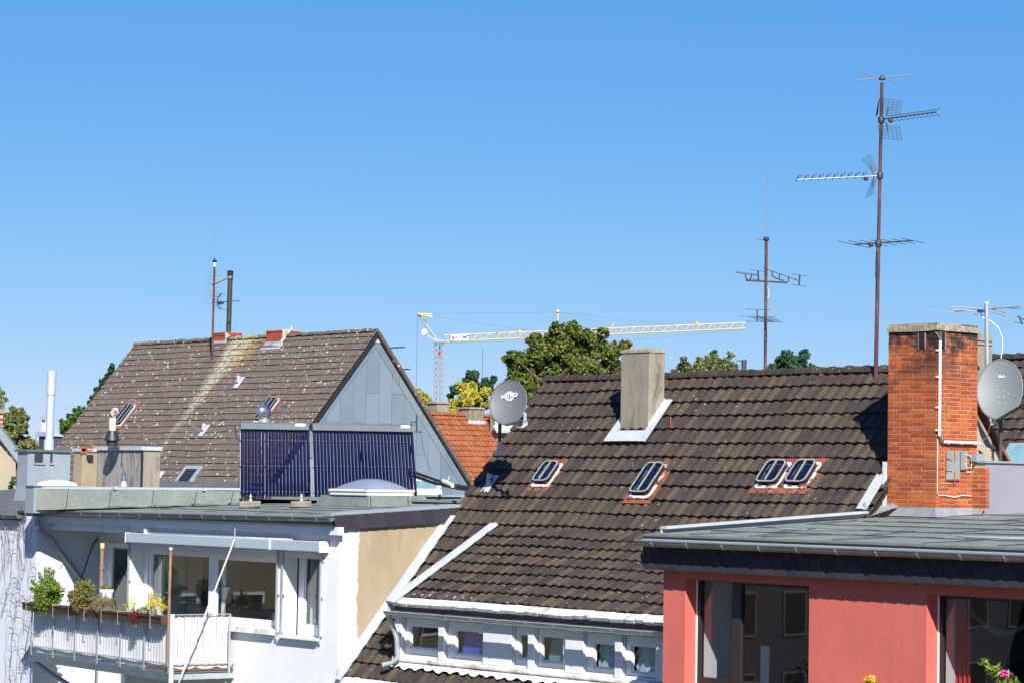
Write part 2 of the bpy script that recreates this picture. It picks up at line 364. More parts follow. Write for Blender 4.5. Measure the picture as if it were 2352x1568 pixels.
M['leaf_walnut']=_leaf('autumn_dark_leaves',[(0,(.035,.075,.012)),(.42,(.085,.135,.022)),(.72,(.15,.165,.035)),(.86,(.26,.15,.045)),(1,(.40,.15,.03))])
M['leaf_yellow']=_leaf('yellow_birch_leaves',[(0,(.12,.14,.02)),(.3,(.30,.27,.03)),(.75,(.48,.40,.05)),(1,(.55,.42,.10))])
M['leaf_green']=_leaf('green_leaves',[(0,(.03,.075,.012)),(.5,(.07,.15,.02)),(1,(.14,.21,.035))])
M['leaf_conifer']=_leaf('conifer_needles',[(0,(.015,.05,.022)),(.6,(.035,.09,.038)),(1,(.07,.14,.05))])
M['leaf_blue']=_leaf('bluish_leaves',[(0,(.02,.07,.035)),(.6,(.05,.12,.06)),(1,(.09,.18,.08))])
M['leaf_thin']=_leaf('pale_thin_leaves',[(0,(.07,.10,.025)),(.6,(.15,.18,.055)),(1,(.28,.24,.11))])
M['leaf_bush']=_leaf('bright_bush_leaves',[(0,(.06,.12,.012)),(.5,(.16,.24,.022)),(.9,(.27,.33,.04)),(1,(.36,.17,.08))])
M['leaf_mix']=_leaf('mixed_leaves',[(0,(.07,.10,.02)),(.5,(.17,.19,.05)),(.8,(.25,.12,.07)),(1,(.32,.10,.06))])
M['leaf_heather']=_leaf('heather_sprigs',[(0,(.10,.11,.03)),(.5,(.24,.22,.10)),(1,(.22,.07,.06))])
M['leaf_flower']=_leaf('yellow_flowers',[(0,(.25,.28,.03)),(.4,(.62,.50,.02)),(1,(.70,.58,.04))])
M['leaf_red']=_leaf('dark_red_sprigs',[(0,(.10,.012,.012)),(1,(.22,.035,.025))])
M['bark']=plain('bark',(.10,.075,.055),.95,var=.3,scale=5)
M['bark_pale']=plain('pale_bark',(.42,.38,.33),.9,var=.2,scale=5)
M['ground']=plain('ground_cover',(.07,.08,.05),.95,var=.3,scale=.2)
M['felt_light']=_felt('patched_felt',(.26,.29,.30))
M['zinc_copper']=plain('zinc_gutter',(.25,.245,.235),.4,.5,var=.2,scale=5)
M['galv_worn']=streaky('worn_steel_plate',(.23,.24,.245),(.20,.14,.09),.5,.5,5,2,.05)
M['bluish_board']=plain('pale_painted_board',(.55,.59,.66),.6,var=.05)
M['beige_pipe']=plain('beige_pipe',(.58,.52,.44),.6,var=.05)
M['flue_steel']=plain('flue_steel',(.62,.66,.70),.38,.5,var=.05)
M['post_grey']=plain('post_grey',(.38,.41,.46),.45,var=.05)
M['lime_blue']=plain('teal_clamp',(.10,.35,.36),.4)
M['yellow_cap']=plain('yellow_cap',(.62,.48,.12),.5)
M['dark_brown_bristle']=plain('dark_bristle',(.045,.035,.03),.9)
M['ochre']=plain('ochre_plaque',(.30,.17,.05),.7)
M['white_render_cool']=plain('cool_white_render',(.52,.545,.60),.85,var=.03,scale=1.2,bump=.35,bscale=45,bdist=.008)
M['galv_green']=plain('greenish_zinc_pipe',(.25,.29,.28),.5,.2,var=.12)
M['vine']=plain('dry_vine',(.20,.17,.17),.9,var=.2)
def _zp():
    t=NT('zinc_cladding_panel'); r=t.rand(); n=t.noise(1.2,4); c=t.mix(r,(.125,.165,.205),(.165,.21,.25)); c=t.mix(t.rng(n,.35,.7,0,.3),c,(.20,.245,.28)); return t.fin(c,.6,.15,spec=.35)
M['zinc_panel']=_zp()
M['far_frame']=plain('grey_frame',(.12,.12,.13),.7)
M['dim_cloth']=plain('dim_cloth',(.10,.09,.10),.9)
M['cream_far']=plain('cream_render',(.17,.14,.095),.9,var=.05)
M['flue_dark']=plain('dark_flue_pipe',(.045,.038,.036),.5,.2,var=.15)
M['slate_far']=plain('far_slate',(.05,.05,.062),.7)
M['crane_cable']=plain('crane_cable',(.12,.13,.14),.6)
M['white_print']=plain('white_print',(.75,.76,.78),.6,var=.02)
M['blue_box']=plain('blue_box',(.02,.04,.22),.5)
M['crane_yellow_pale']=plain('pale_yellow_metal',(.50,.44,.28),.6)
M['magenta']=plain('magenta_blossom',(.40,.03,.20),.7)
M['orange_petal']=plain('orange_petal',(.75,.33,.02),.7)
M['mortar_red']=plain('red_ridge_mortar',(.16,.045,.028),.95,var=.4,scale=8)
def _ledge():
    t=NT('dirty_white_ledge'); n=t.noise(1.4,5,.65,t.mapping((2.2,1,1))); c=t.mix(t.rng(n,.45,.68,0,1),(.72,.70,.67),(.33,.28,.23)); return t.fin(c,.6)
M['ledge']=_ledge()
def _eb():
    t=NT('stained_pale_block'); r=t.rand(); n=t.noise(1.0,5,.7,t.mapping((14,2,2))); c=t.mix(t.rng(n,.48,.66,0,.85),(.52,.52,.51),(.14,.10,.07)); c=t.mix(t.math('MULTIPLY',r,.3),c,(.66,.66,.64)); return t.fin(c,.6)
M['eave_block']=_eb()
M['net_curtain']=plain('net_curtain',(.62,.65,.72),.9,var=.25,scale=8)
M['teal_blind']=plain('frosted_teal_blind',(.14,.27,.30),.5,var=.2)  # teal pane colour; behind the dormer glass it paints reflected sky
# ------------------------------------------------------------------ reusable builders
def tile_mesh(name,w,L,amp,rolls,th=.034,lift=.058,mat=None,seg=7):
    m=MB(); n=seg*rolls; xs=[w*1.02*i/n for i in range(n+1)]
    def zz(x):
        u=(x/(w/rolls))%1.0 if x<w*.9999 else 0.0
        return amp*(abs(math.cos(math.pi*u))**1.5)
    vs=[]
    for x in xs: vs+=[(x,0,lift+zz(x)-.004*(x>w)),(x,L,.006+zz(x)*.9),(x,.004,lift+zz(x)-th)]
    fs=[]
    for i in range(n):
        a=i*3;b=a+3; fs+=[(a,b,b+1,a+1),(a+2,b+2,b,a)]
    fs+=[(0,1,2),(n*3,n*3+2,n*3+1)]
    m.add(vs,fs); me=m.mesh(name,mat,smooth=True); ul=me.uv_layers.new(name='UVMap'); d=[0.0]*(2*len(me.loops))
    for k,l in enumerate(me.loops): q=m.v[l.vertex_index]; d[2*k]=((q[0]/(w/rolls))%1.0 if q[0]<w*.999 else 1.0); d[2*k+1]=q[1]/L
    ul.data.foreach_set('uv',d); return me
def frame_mat(U,Vv,N,o):
    return Matrix(((U.x,Vv.x,N.x,o.x),(U.y,Vv.y,N.y,o.y),(U.z,Vv.z,N.z,o.z),(0,0,0,1)))
def merge_inst(name,me,mats,parent,Ms,label=None):
    n=len(me.vertices); co=np.empty(n*3); me.vertices.foreach_get('co',co); co=co.reshape(n,3)
    polys=[tuple(p.vertices) for p in me.polygons]; off=wl(parent); vs=[];fs=[]
    for k,Mx in enumerate(Ms):
        A=np.array(Mx); p=co@A[:3,:3].T+A[:3,3]-np.array(off); vs.append(p); fs+=[tuple(i+k*n for i in f) for f in polys]
    o=bpy.data.meshes.new(name); o.from_pydata(np.concatenate(vs).tolist(),[],fs); o.materials.append(me.materials[0]); o.polygons.foreach_set('use_smooth',[True]*len(o.polygons))
    try: o.set_sharp_from_angle(angle=R(35))
    except Exception: pass
    if me.uv_layers:
        d=np.empty(2*len(me.loops),dtype=np.float32); me.uv_layers[0].data.foreach_get('uv',d); ul=o.uv_layers.new(name='UVMap'); ul.data.foreach_set('uv',np.tile(d,len(Ms)))
    ob=bpy.data.objects.new(name,o); COL.objects.link(ob); ob.parent=parent; ob.location=off-wl(parent); tag(ob,label,kind='stuff'); return ob
def roof_cells(O,U,D,w,e,nu,nv,keep,jit=.004):
    """O ridge-left corner, U along the eaves, D down the slope; returns tile matrices"""
    N=U.cross(-D).normalized(); out=[]
    for j in range(nv):
        for i in range(nu):
            q=O+U*(i*w)+D*((j+1)*e); p=q+N*(.022*nz.noise(q*.7)+.008*nz.noise(q*2.3))+D*(.018*nz.noise(q*.9+V((5,0,0))))
            c=p+U*w*.5-D*e*.5
            if not keep(c): continue
            a=random.gauss(0,.006); b=random.gauss(0,.004)
            u=(U+N*b+D*a*.4).normalized(); v=(-D+N*random.gauss(0,.003)+U*a*.4).normalized(); nn=u.cross(v).normalized(); u=v.cross(nn)
            out.append((c,frame_mat(u,v,nn,p+N*random.uniform(-jit,jit)+D*random.gauss(0,.004))))
    return out
def put_tiles(cands,me,cap=300,name='roof_tile'):
    """cands: list of (parent, centre, matrix); nearest `cap` singly, the rest joined per parent"""
    cands.sort(key=lambda q:q[1].length); rest={}
    for k,(pa,c,Mx) in enumerate(cands):
        if k<cap: inst(name,me,pa,Mx)
        else: rest.setdefault(pa,[]).append(Mx)
    for pa,ms in rest.items(): merge_inst('far_roof_tiles',me,None,pa,ms)
def gutter(p,q,r,parent,name='gutter',mat=None,brackets=0,bmat=None,outd=None,lip=True):
    p,q=V(p),V(q); d=(q-p).normalized(); up=V((0,0,1)); s=d.cross(up).normalized(); m=MB(); n=10; vs=[]
    for P_ in (p,q):
        for rr in (r,r*.93):
            for i in range(n+1):
                t=math.pi*i/n; vs.append(P_+s*math.cos(t)*rr-up*math.sin(t)*rr)
    k=n+1; fs=[]
    for i in range(n): fs+=[(i,i+1,2*k+i+1,2*k+i),(k+i+1,k+i,3*k+i,3*k+i+1)]
    fs+=[(i+1,i,k+i,k+i+1) for i in range(n)]+[(2*k+i,2*k+i+1,3*k+i+1,3*k+i) for i in range(n)]+[(0,2*k,3*k,k),(n,k+n,3*k+n,2*k+n)]
    m.add(vs,fs)
    for sg in (1,): m.tube([p+s*r*sg,q+s*r*sg],r*.13,6)
    for e,P_ in ((-1,p),(1,q)):
        m.add([P_+s*math.cos(math.pi*i/n)*r-up*math.sin(math.pi*i/n)*r for i in range(n+1)],[tuple(range(n+1))])
    g=m.build(name,mat or M['galv'],parent,smooth=True)
    L=(q-p).length
    for b in range(brackets):
        c=p+d*L*(b+.5)/brackets; bm_=MB(); rr=r*1.06
        pts=[c+s*math.cos(math.pi*i/8)*rr-up*math.sin(math.pi*i/8)*rr for i in range(9)]
        for i in range(8): bm_.bar(pts[i],pts[i+1],.028,.005,up=(pts[i]+pts[i+1])/2-c)
        bm_.build('gutter_bracket',bmat or M['galv'],g)
    return g
def wall_y(mb,X0,X1,Z0,Z1,Y0,Y1,ops):
    """wall slab between Y0 and Y1 with rectangular openings (x0,x1,z0,z1), butted boxes"""
    xs=sorted({X0,X1,*[o[0] for o in ops],*[o[1] for o in ops]}); zs=sorted({Z0,Z1,*[o[2] for o in ops],*[o[3] for o in ops]})
    zs=[z for z in zs if Z0<=z<=Z1]; xs=[x for x in xs if X0<=x<=X1]
    vs={};V_=[];F=[]
    def vid(x,y,z):
        k=(round(x,5),round(y,5),round(z,5))
        if k not in vs: vs[k]=len(V_); V_.append(k)
        return vs[k]
    nx,nz=len(xs)-1,len(zs)-1
    def solid(i,j):
        if i<0 or j<0 or i>=nx or j>=nz: return False
        cx,cz=(xs[i]+xs[i+1])/2,(zs[j]+zs[j+1])/2
        return not any(o[0]<cx<o[1] and o[2]<cz<o[3] for o in ops)
    for i in range(nx):
        for j in range(nz):
            if not solid(i,j): continue
            a,b,c,d=xs[i],xs[i+1],zs[j],zs[j+1]
            F.append((vid(a,Y0,c),vid(b,Y0,c),vid(b,Y0,d),vid(a,Y0,d))); F.append((vid(a,Y1,c),vid(a,Y1,d),vid(b,Y1,d),vid(b,Y1,c)))
            if not solid(i-1,j): F.append((vid(a,Y0,c),vid(a,Y0,d),vid(a,Y1,d),vid(a,Y1,c)))
            if not solid(i+1,j): F.append((vid(b,Y0,c),vid(b,Y1,c),vid(b,Y1,d),vid(b,Y0,d)))
            if not solid(i,j-1): F.append((vid(a,Y0,c),vid(a,Y1,c),vid(b,Y1,c),vid(b,Y0,c)))
            if not solid(i,j+1): F.append((vid(a,Y0,d),vid(b,Y0,d),vid(b,Y1,d),vid(a,Y1,d)))
    mb.add(V_,F); return mb
def window_y(parent,x0,x1,z0,z1,Y,fw,gx0,gx1,gz0,gz1,fmat=None,gmat=None,depth=.07,bars=()):
    """frame rectangle x0..x1,z0..z1 around glass gx0..gx1,gz0..gz1 on a Y plane (front face at Y)"""
    m=MB(); wall_y(m,x0,x1,z0,z1,Y,Y+depth,[(gx0,gx1,gz0,gz1)])
    o=m.build('window',fmat or M['white_pvc'],parent)
    b=MB(); e=.028
    if gx1-gx0>3*e:
        wall_y(b,gx0+.002,gx1-.002,gz0+.002,gz1-.002,Y+.015,Y+depth-.01,[(gx0+e,gx1-e,gz0+e,gz1-e)]); b.build('sash_bead',fmat or M['white_pvc'],o)
    p=MB(); p.box(gx0+.004,gx1-.004,Y+depth*.55,Y+depth*.55+.006,gz0+.004,gz1-.004); p.build('pane',gmat or M['glass'],o)
    return o
def slates_run(P0,P1,hgt,n,out,parent,th=.008,drop=0):
    """fascia slates between P0 and P1 (top edge), each one hanging hgt down with a curved right edge"""
    P0,P1=V(P0),V(P1); d=(P1-P0)/n; up=V((0,0,1)); out=V(out).normalized(); w=d.length; dn=d.normalized()
    pts=[(-.02,0),(1.0,0)]
    for i in range(1,8):
        t=i/7; pts.append((1.0+.42*t**1.7-.04*(1-t)*t*4,-t))
    pts+=[(.36,-1.0)]
    for i in range(6,0,-1):
        t=i/7; pts.append((-.02+.42*t**1.7-.08,-t))
    m=MB(); m.prism([V((u*w,0,0))+V((0,0,v*hgt)) for u,v in pts],(0,-th,0)); me=m.mesh('slate',M['slate'])
    for k in range(n):
        o=P0+d*k; Mx=frame_mat(dn,-out,up,o+out*(.006+.011*(1 if dn.cross(up).dot(out)>0 else 1))) 
        # tilt: the free right edge stands proud of its neighbour
        tilt=Matrix.Rotation(random.uniform(.03,.045),4,'Z')
        inst('slate',me,parent,Mx@tilt.inverted())
def cloud(center_r,n,size,dense=.75,flat=0,droop=0,mb=None,aspect=.55):
    """leaf quads scattered in blobs [(centre, rx, ry, rz)]"""
    mb=mb or MB(); vol=[(rx*ry*rz)**(.75) for _,rx,ry,rz in center_r]; tot=sum(vol)
    for (c,rx,ry,rz),vv in zip(center_r,vol):
        for _ in range(int(n*vv/tot)):
            while True:
                q=V((random.uniform(-1,1),random.uniform(-1,1),random.uniform(-1,1)))
                if q.length<=1 and q.length>random.random()*dense: break
            if random.random()<.16: q=q*random.uniform(1.0,1.38)
            p=V((c.x+q.x*rx,c.y+q.y*ry,c.z+q.z*rz))
            nrm=(q*.6+V((random.gauss(0,.6),random.gauss(0,.6),random.gauss(.35,.6)))).normalized()
            a=nrm.orthogonal().normalized(); a=Matrix.Rotation(random.uniform(0,6.28),3,nrm)@a; b=nrm.cross(a)
            if droop: a=(a+V((0,0,-droop))).normalized(); b=nrm.cross(a)
            s=size*random.uniform(.6,1.35); w_=s*aspect
            mb.add([p-a*s*.5,p+b*w_*.5,p+a*s*.5,p-b*w_*.5],[(0,1,2,3)])
    return mb
def tree(name,label,cat,circles,depth,leaf,mat,n,trunk_r=.18,bark=None,dj=.45,sq=1.0,dense=.75,droop=0,group=None,sub=5,ground=-12.0,rpx=1.0,aspect=.55):
    """circles: (x,y,r) silhouette lobes in photo pixels laid out at the tree's real distance with real depth"""
    k=depth/FPX; cs=[]; cen=V((0,0,0))
    hd=V((FW.x,FW.y,0)).normalized()
    for x,y,r in circles:
        r_=r*k; c=at(x,y,d=depth)+hd*random.uniform(-dj,dj)*r_*2; cen+=c; cs.append((c,r_))
    cen/=len(cs); base=V((cen.x,cen.y,ground)); root=thing(name,base,label,cat,group)
    blobs=[]
    for c,r_ in cs:
        blobs.append((c,r_*.72,r_*.72,r_*.72*sq))
        for _ in range(sub*2):
            a=random.uniform(0,6.28); e=random.uniform(-.9,1.1); q=V((math.cos(a)*math.cos(e),math.sin(a)*math.cos(e),math.sin(e)))
            rr=r_*random.uniform(.12,.32); blobs.append((c+q*r_*random.uniform(.62,1.02),rr,rr,rr*sq))
    m=cloud(blobs,n,leaf,dense,droop=droop,aspect=aspect); m.build('crown',M[mat],root)
    t=MB(); top=V((cen.x,cen.y,cen.z)); t.tube([base,base.lerp(top,.5)+V((.1,0,0)),top],[trunk_r,trunk_r*.75,trunk_r*.35],8); t.build('trunk',bark or M['bark'],root,smooth=True)
    l=MB()
    for c,r_ in cs:
        s=base.lerp(top,random.uniform(.72,.97)); mid=s.lerp(c,.5)+V((0,0,-.08*(c-s).length)); l.tube([s,mid,c],[trunk_r*.4,trunk_r*.25,trunk_r*.08],5)
        for _ in range(3):
            q=c+V((random.uniform(-1,1),random.uniform(-1,1),random.uniform(-.3,1)))*r_*.8; l.tube([c,q],[trunk_r*.1,trunk_r*.03],4)
    l.build('limbs',bark or M['bark'],root); return root
def text_obj(s,size,M4,mat,parent,name='lettering',ext=.002,xs=1):
    cu=bpy.data.curves.new(name,'FONT'); cu.body=s; cu.size=size; cu.align_x='CENTER'; cu.align_y='CENTER'; cu.extrude=ext; cu.offset=size*.015
    tmp=bpy.data.objects.new('tmp',cu); COL.objects.link(tmp); bpy.context.view_layer.update()
    me=bpy.data.meshes.new_from_object(tmp.evaluated_get(bpy.context.evaluated_depsgraph_get())); bpy.data.objects.remove(tmp); me.materials.clear(); me.materials.append(mat)
    for v in me.vertices: v.co.x*=xs
    return inst(name,me,parent,M4)
X_,Y_,Z_=V((1,0,0)),V((0,1,0)),V((0,0,1))
xA=-26.115; xB=-25.156; yB=30.337; xW=-35.84; yF=27.12; GZ=-12.0
TH=R(48.5); Q0=at(1995,1180,X=xA); NM=V((0,-math.sin(TH),math.cos(TH))); PM=(Q0,NM)
def mp(x,y): return at(x,y,pl=PM)
RDG=mp(1265,872); yR=RDG.y; zR=RDG.z
def cbox(xl,xc,xr,yb,yt,d=None,c=None):
    c=c or at(xc,yb,d=d); return (at(xl,yb,Y=c.y).x,c.x,c.y,at(xr,yb,X=c.x).y,c.z,at(xc,yt,Y=c.y).z)
# ============================================================ ground
g=MB(); g.box(-2500,900,-400,3000,GZ-.4,GZ); g.build('ground',M['ground'],loc=(0,0,GZ),kind='structure')
# ============================================================ tiled house in the middle
house=thing('tiled_house',(-31,30,GZ),'dark brown tiled house with a strip of small dormer windows, left of the salmon house','house')
hw=MB(); 
hw.prism([(xW+.03,27.15,GZ),(xW+.03,27.15,-3.75),(xW+.03,yR,zR-.12),(xW+.03,2*yR-27.15,-3.75),(xW+.03,2*yR-27.15,GZ)],(xA-.06-xW,0,0))
hw.build('wall',M['beige_wall'],house)
D=V((0,-math.cos(TH),-math.sin(TH))); 
mroof=MB(); O=V((xW-.02,yR,zR)); L1=9.0
a=O-NM*.03; mroof.prism([a,a+D*8.6,a+D*8.6-NM*.06,a-NM*.06],(xA+.02-xW+.02,0,0))
main_roof=mroof.build('roof',M['black'],house)
me_t=tile_mesh('roof_tile',.218,.40,.036,1,mat=M['tile_brown'],seg=8)
eY=27.17
DP=(V((0,29.53,-.80)),V((0,-math.sin(R(29.8)),math.cos(R(29.8)))))
xD=-34.50; yD=27.49
def keep_main(c):
    if c.y<eY: return False
    if c.x>xD-.02 and 27.40<c.y<29.42: return False
    if c.y<29.3 and c.x>xA-.02: return False
    if c.y<27.5 and c.x>-27.3: return False
    return True
cands=[(main_roof,c,Mx) for c,Mx in roof_cells(O+NM*.0+D*.05,X_,D,.218,.325,45,27,keep_main)]
TD=R(29.8); DD=V((0,-math.cos(TD),-math.sin(TD))); ND=DP[1]
dr=MB(); a=V((xD+.04,29.50,-.80-.02)); dl=(29.5-27.25)/math.cos(TD); dr.prism([a,a+DD*dl,a+DD*dl-ND*.08,a-ND*.08],(9.2,0,0)); dorm_roof=dr.build('dormer_roof',M['black'],house)
cands+= [(dorm_roof,c,Mx) for c,Mx in roof_cells(V((xD+.13,29.53,-.80)),X_,DD,.218,.302,42,8,lambda c:c.x<-26.2)]
put_tiles(cands,me_t,300)
# ridge
rm=MB(); x=xW-.05; 
rt=MB(); n=8
def ridge_tile_mesh(L,r0,r1,mat,name='ridge_tile'):
    m=MB(); vs=[];prof=[(0,r0*1.12),(.06,r0*1.12),(.07,r0),(L,r1)]
    for xx,r in prof:
        for i in range(9):
            t=math.pi*i/8; vs.append((xx,math.cos(t)*r*1.15,math.sin(t)*r*.95))
    m.add(vs,[(a_*9+i,(a_+1)*9+i,(a_+1)*9+i+1,a_*9+i+1) for a_ in range(3) for i in range(8)]+[tuple(range(9))]); return m.mesh(name,mat,smooth=True)
me_r=ridge_tile_mesh(.41,.115,.10,M['tile_ridge'] if 'tile_ridge' in M else M['tile_brown'])
k=0
while x<xA+.0:
    inst('ridge_tile',me_r,main_roof,Matrix.Translation(V((x,yR,zR-.03+random.gauss(0,.004))))@Matrix.Rotation(random.gauss(0,.012),4,'Y')); x+=.375
mm=MB(); mm.bar((xW,yR-.10,zR-.10),(xA,yR-.10,zR-.10),.07,.05); mm.build('ridge_mortar',M['mortar_red'],main_roof)
# verge trim on the left and the step flashing against the white house
def strip(mb,p,q,wv,t,nrm): # flat strip from p to q, width vector wv
    p,q,wv=V(p),V(q),V(wv); mb.obox(p,q-p,wv,V(nrm)*t)
fl=MB(); p0=V((xW+.012,0,0)); 
a=mp(1068,1192);b=mp(770,1566)
A_=V((xW+.015,a.y,a.z)); B_=V((xW+.015,b.y-.0,b.z)); 
fl.obox(A_+NM*.085,B_-A_,X_*.15,NM*.025); fl.obox(A_+NM*.05,B_-A_,X_*.02,Z_*.2)

for k_ in range(12):
    q=A_.lerp(B_,(k_+.3)/12)+NM*.111; fl.add([q+X_*.14,q+X_*.14+D*.30,q+X_*.20+D*.02],[(0,1,2)]); 
fl.obox(A_+NM*.112+X_*.05,B_-A_,X_*.012,NM*.008)
fl.build('side_flashing',M['lead_white'],house)
fl=MB(); A_=V((xD-.10,29.58,-.76)); B_=V((xD-.10,27.23,-.76-(29.58-27.23)*math.tan(TD)))
fl.obox(A_+ND*.05,B_-A_,X_*.15,ND*.05); fl.obox(A_-Z_*.18,B_-A_,X_*.02,Z_*.24); fl.obox(A_+X_*.15+ND*.07,B_-A_,X_*.07,ND*.015)
fl.build('dormer_verge_flashing',M['lead_white'],house)
# eave strip of the dormer: pale sheet, cement blocks, gutter
eyd=27.53-.06
ex0,ex1=at(905,1390,Y=27.3).x,xA+.2
ez=lambda y:-.80-(29.53-y)*math.tan(TD)
es=MB(); es.obox((ex0,27.56,ez(27.56)+.02),X_*(ex1-ex0),(0,-.17,-.17*math.tan(TD)-.01),Z_*.02); es.build('eave_sheet',M['lead_white'],house)
mb_=None
xx=ex0+.02
blk=[]
for wv in (.12,.16,.2,.24):
    m=MB(); m.box(0,wv-.010,-.19,0,-.05,.012); blk.append((wv,m.mesh('eave_block',M['eave_block'])))
while xx<ex1-.25:
    wv,me=random.choice(blk); inst('eave_block',me,house,Matrix.Translation(V((xx,27.40+random.uniform(-.008,.008),ez(27.40)+.055+random.uniform(-.006,.006))))@Matrix.Rotation(random.gauss(.50,.03),4,'X')); xx+=wv
gA=at(888,1402,Y=27.13); gB=at(1522,1447,Y=27.13)
gutter((gA.x,27.13,gA.z),(gB.x+.6,27.13,gA.z),.075,house,brackets=11)
dp=MB(); gx=at(893,1412,Y=27.2).x
dp.tube([(gx+.03,27.16,gA.z-.06),(gx+.05,27.22,gA.z-.2),(gx+.10,27.3,gA.z-.45),(gx+.12,27.32,gA.z-.78),(gx+.05,27.27,gA.z-.88),(gx-.08,27.15,gA.z-.93)],.042,10)
dp.build('downpipe',M['galv'],house,smooth=True)
# dormer front wall with the six windows
def dx(x,y=1480,Y=yD): return at(x,y,Y=Y).x
def dz(x,y,Y=yD): return at(x,y,Y=Y).z
wins=[(928,1009,938,1007,1435,1490),(1025,1109,1042,1107,1445,1504),(1181,1216,1189,1212,1453,1513),(1233,1298,1240,1291,1458,1521),(1344,1415,1360,1412,1474,1535),(1435,1509,1447,1504,1480,1546)]
zt=-2.30; zb=-2.93
dw=MB(); ops=[(dx(w[0]),dx(w[1]),zb,zt) for w in wins]
wall_y(dw,dx(911),xA-.02,-3.25,-2.16,yD,yD+.12,ops); dw.build('dormer_wall',M['white_trim'],house)
ck=MB(); ck.prism([(dx(911),yD+.12,-3.25),(dx(911),29.4,-.98),(dx(911),29.45,-.86),(dx(911),yD+.12,-1.98)],(.04,0,0)); ck.build('dormer_cheek',M['zinc_dark'],house)
for w in wins:
    a_,b_,c_,d_=dx(w[0]),dx(w[1]),dx(w[2]),dx(w[3]); gt=dz((w[2]+w[3])/2,w[4]+1); gb_=dz((w[2]+w[3])/2,w[5])
    tilt=w[0] in (1025,1181,1233)
    window_y(house,a_+.012,b_-.012,zb+.010,zt-.010,yD+.03,.05,c_,d_,gb_,gt,depth=.06)
for x0,x1,o_ in ((911,926,.05),(1011,1024,.05),(1217,1231,.05),(1417,1433,.05),(1112,1178,.03),(1301,1342,.03),(1511,1535,.03)):
    pl=MB(); pl.box(dx(x0),dx(x1),yD-o_,yD-.002,-2.97,-2.2); pl.build('cladding_panel',M['white_trim'],house,bevel=.008)
sl_=MB(); sl_.obox((dx(909),yD-.09,-3.05),X_*(xA-.3-dx(909)),Y_*.085,Z_*.075); sl_.build('window_ledge',M['ledge'],house,bevel=.02)
lf=MB(); 
n=90; x0=dx(900); x1=xA-.3; vs=[]
for i in range(n+1):
    x=x0+(x1-x0)*i/n; f=.02*math.sin(i*1.9)+.012*math.sin(i*.7); p=V((x,yD-.10,0)); zz=Q0.z+(p.y-Q0.y)*math.tan(TH)
    vs+=[(x,yD-.04,-3.045),(x,yD-.08,-3.09),(x,yD-.15+f*.7,Q0.z+(yD-.15+f*.7-Q0.y)*math.tan(TH)+.125+.012*math.sin(i*1.9))]
fs=[(a*3+k_,a*3+3+k_,a*3+4+k_,a*3+1+k_) for a in range(n) for k_ in (0,1)]
lf.add(vs,[f[::-1] for f in fs]); lf.build('ledge_flashing',M['ledge'],house,smooth=True)
rm=MB(); x0,x1=dx(915),xA-.1
rm.poly([(x0,yD+.9,-3.1),(x1,yD+.9,-3.1),(x1,yD+.9,-1.9),(x0,yD+.9,-1.9)]); rm.poly([(x0,yD+.13,-3.1),(x1,yD+.13,-3.1),(x1,yD+.9,-3.1),(x0,yD+.9,-3.1)]); 
for xs in (dx(1110),dx(1180),dx(1300),dx(1343)): rm.box(xs-.02,xs+.02,yD+.13,yD+.88,-3.09,-1.95)
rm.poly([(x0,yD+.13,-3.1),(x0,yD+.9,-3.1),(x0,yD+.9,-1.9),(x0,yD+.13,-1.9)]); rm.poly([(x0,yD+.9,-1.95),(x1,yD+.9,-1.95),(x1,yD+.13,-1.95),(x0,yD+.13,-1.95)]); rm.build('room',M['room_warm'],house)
# swagged curtains, and sheets coloured as sky reflected in the panes
def drape(parent,x0,x1,z0,z1,Y,mat,name='curtain',swag=False,amp=.012,waves=7):
    m=MB(); nx,nz=28,14; vs=[]
    for j in range(nz+1):
        for i in range(nx+1):
            u=i/nx;v=j/nz; x=x0+(x1-x0)*u; z=z1+(z0-z1)*v
            y=Y+amp*math.sin(u*math.pi*2*waves+ (2.2*math.cos(math.pi*(u-.5))*v*3 if swag else 0))
            if swag: y=Y+amp*math.sin(18*(v+.55*(2*u-1)**2*(-1)))
            vs.append((x,y,z))
    m.add(vs,[(j*(nx+1)+i,(j+1)*(nx+1)+i,(j+1)*(nx+1)+i+1,j*(nx+1)+i+1) for j in range(nz) for i in range(nx)]); return m.build(name,mat,parent,smooth=True)
for w in wins[4:]: drape(house,dx(w[2])-.01,dx(w[3])+.02,zb+.04,zt,yD+.17,M['net_curtain'],'net_curtain',True,.02)
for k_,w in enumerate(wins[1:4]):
    b_=MB(); a0,a1=dx(w[2])+.01,dx(w[3])+.01; b_.quad((a0+.05,yD+.13,zb+.06),(a1,yD+.13,zb+.06),(a1,yD+.19,zt-.05),(a0+.09,yD+.19,zt-.05)); b_.build('blind',M['blue_blind'] if k_==0 else M['teal_blind'],house)  # added sheets whose colour stands in for sky reflected in the glass
rb=MB(); xr=dx(962); rb.box(xr,xr+.10,yD+.14,yD+.19,zb+.075,zb+.125); tag(rb.build('red_box',M['red'],None,loc=(xr,yD+.14,zb+.075),bevel=.006),'small red box on the sill inside the leftmost dormer window','box')
for k_,xx in enumerate((983,989)):
    bt=MB(); xr=dx(xx); bt.lathe((xr,yD+.16,zb+.075),[(.018,0),(.02,.05),(.009,.07),(.009,.085)],10); tag(bt.build('bottle',M['lime'],None,loc=(xr,yD+.16,zb+.075),smooth=True),'lime green bottle inside the leftmost dormer window, '+('nearer the red box' if k_==0 else 'farther from the red box'),'bottle','bottles on the dormer sill')
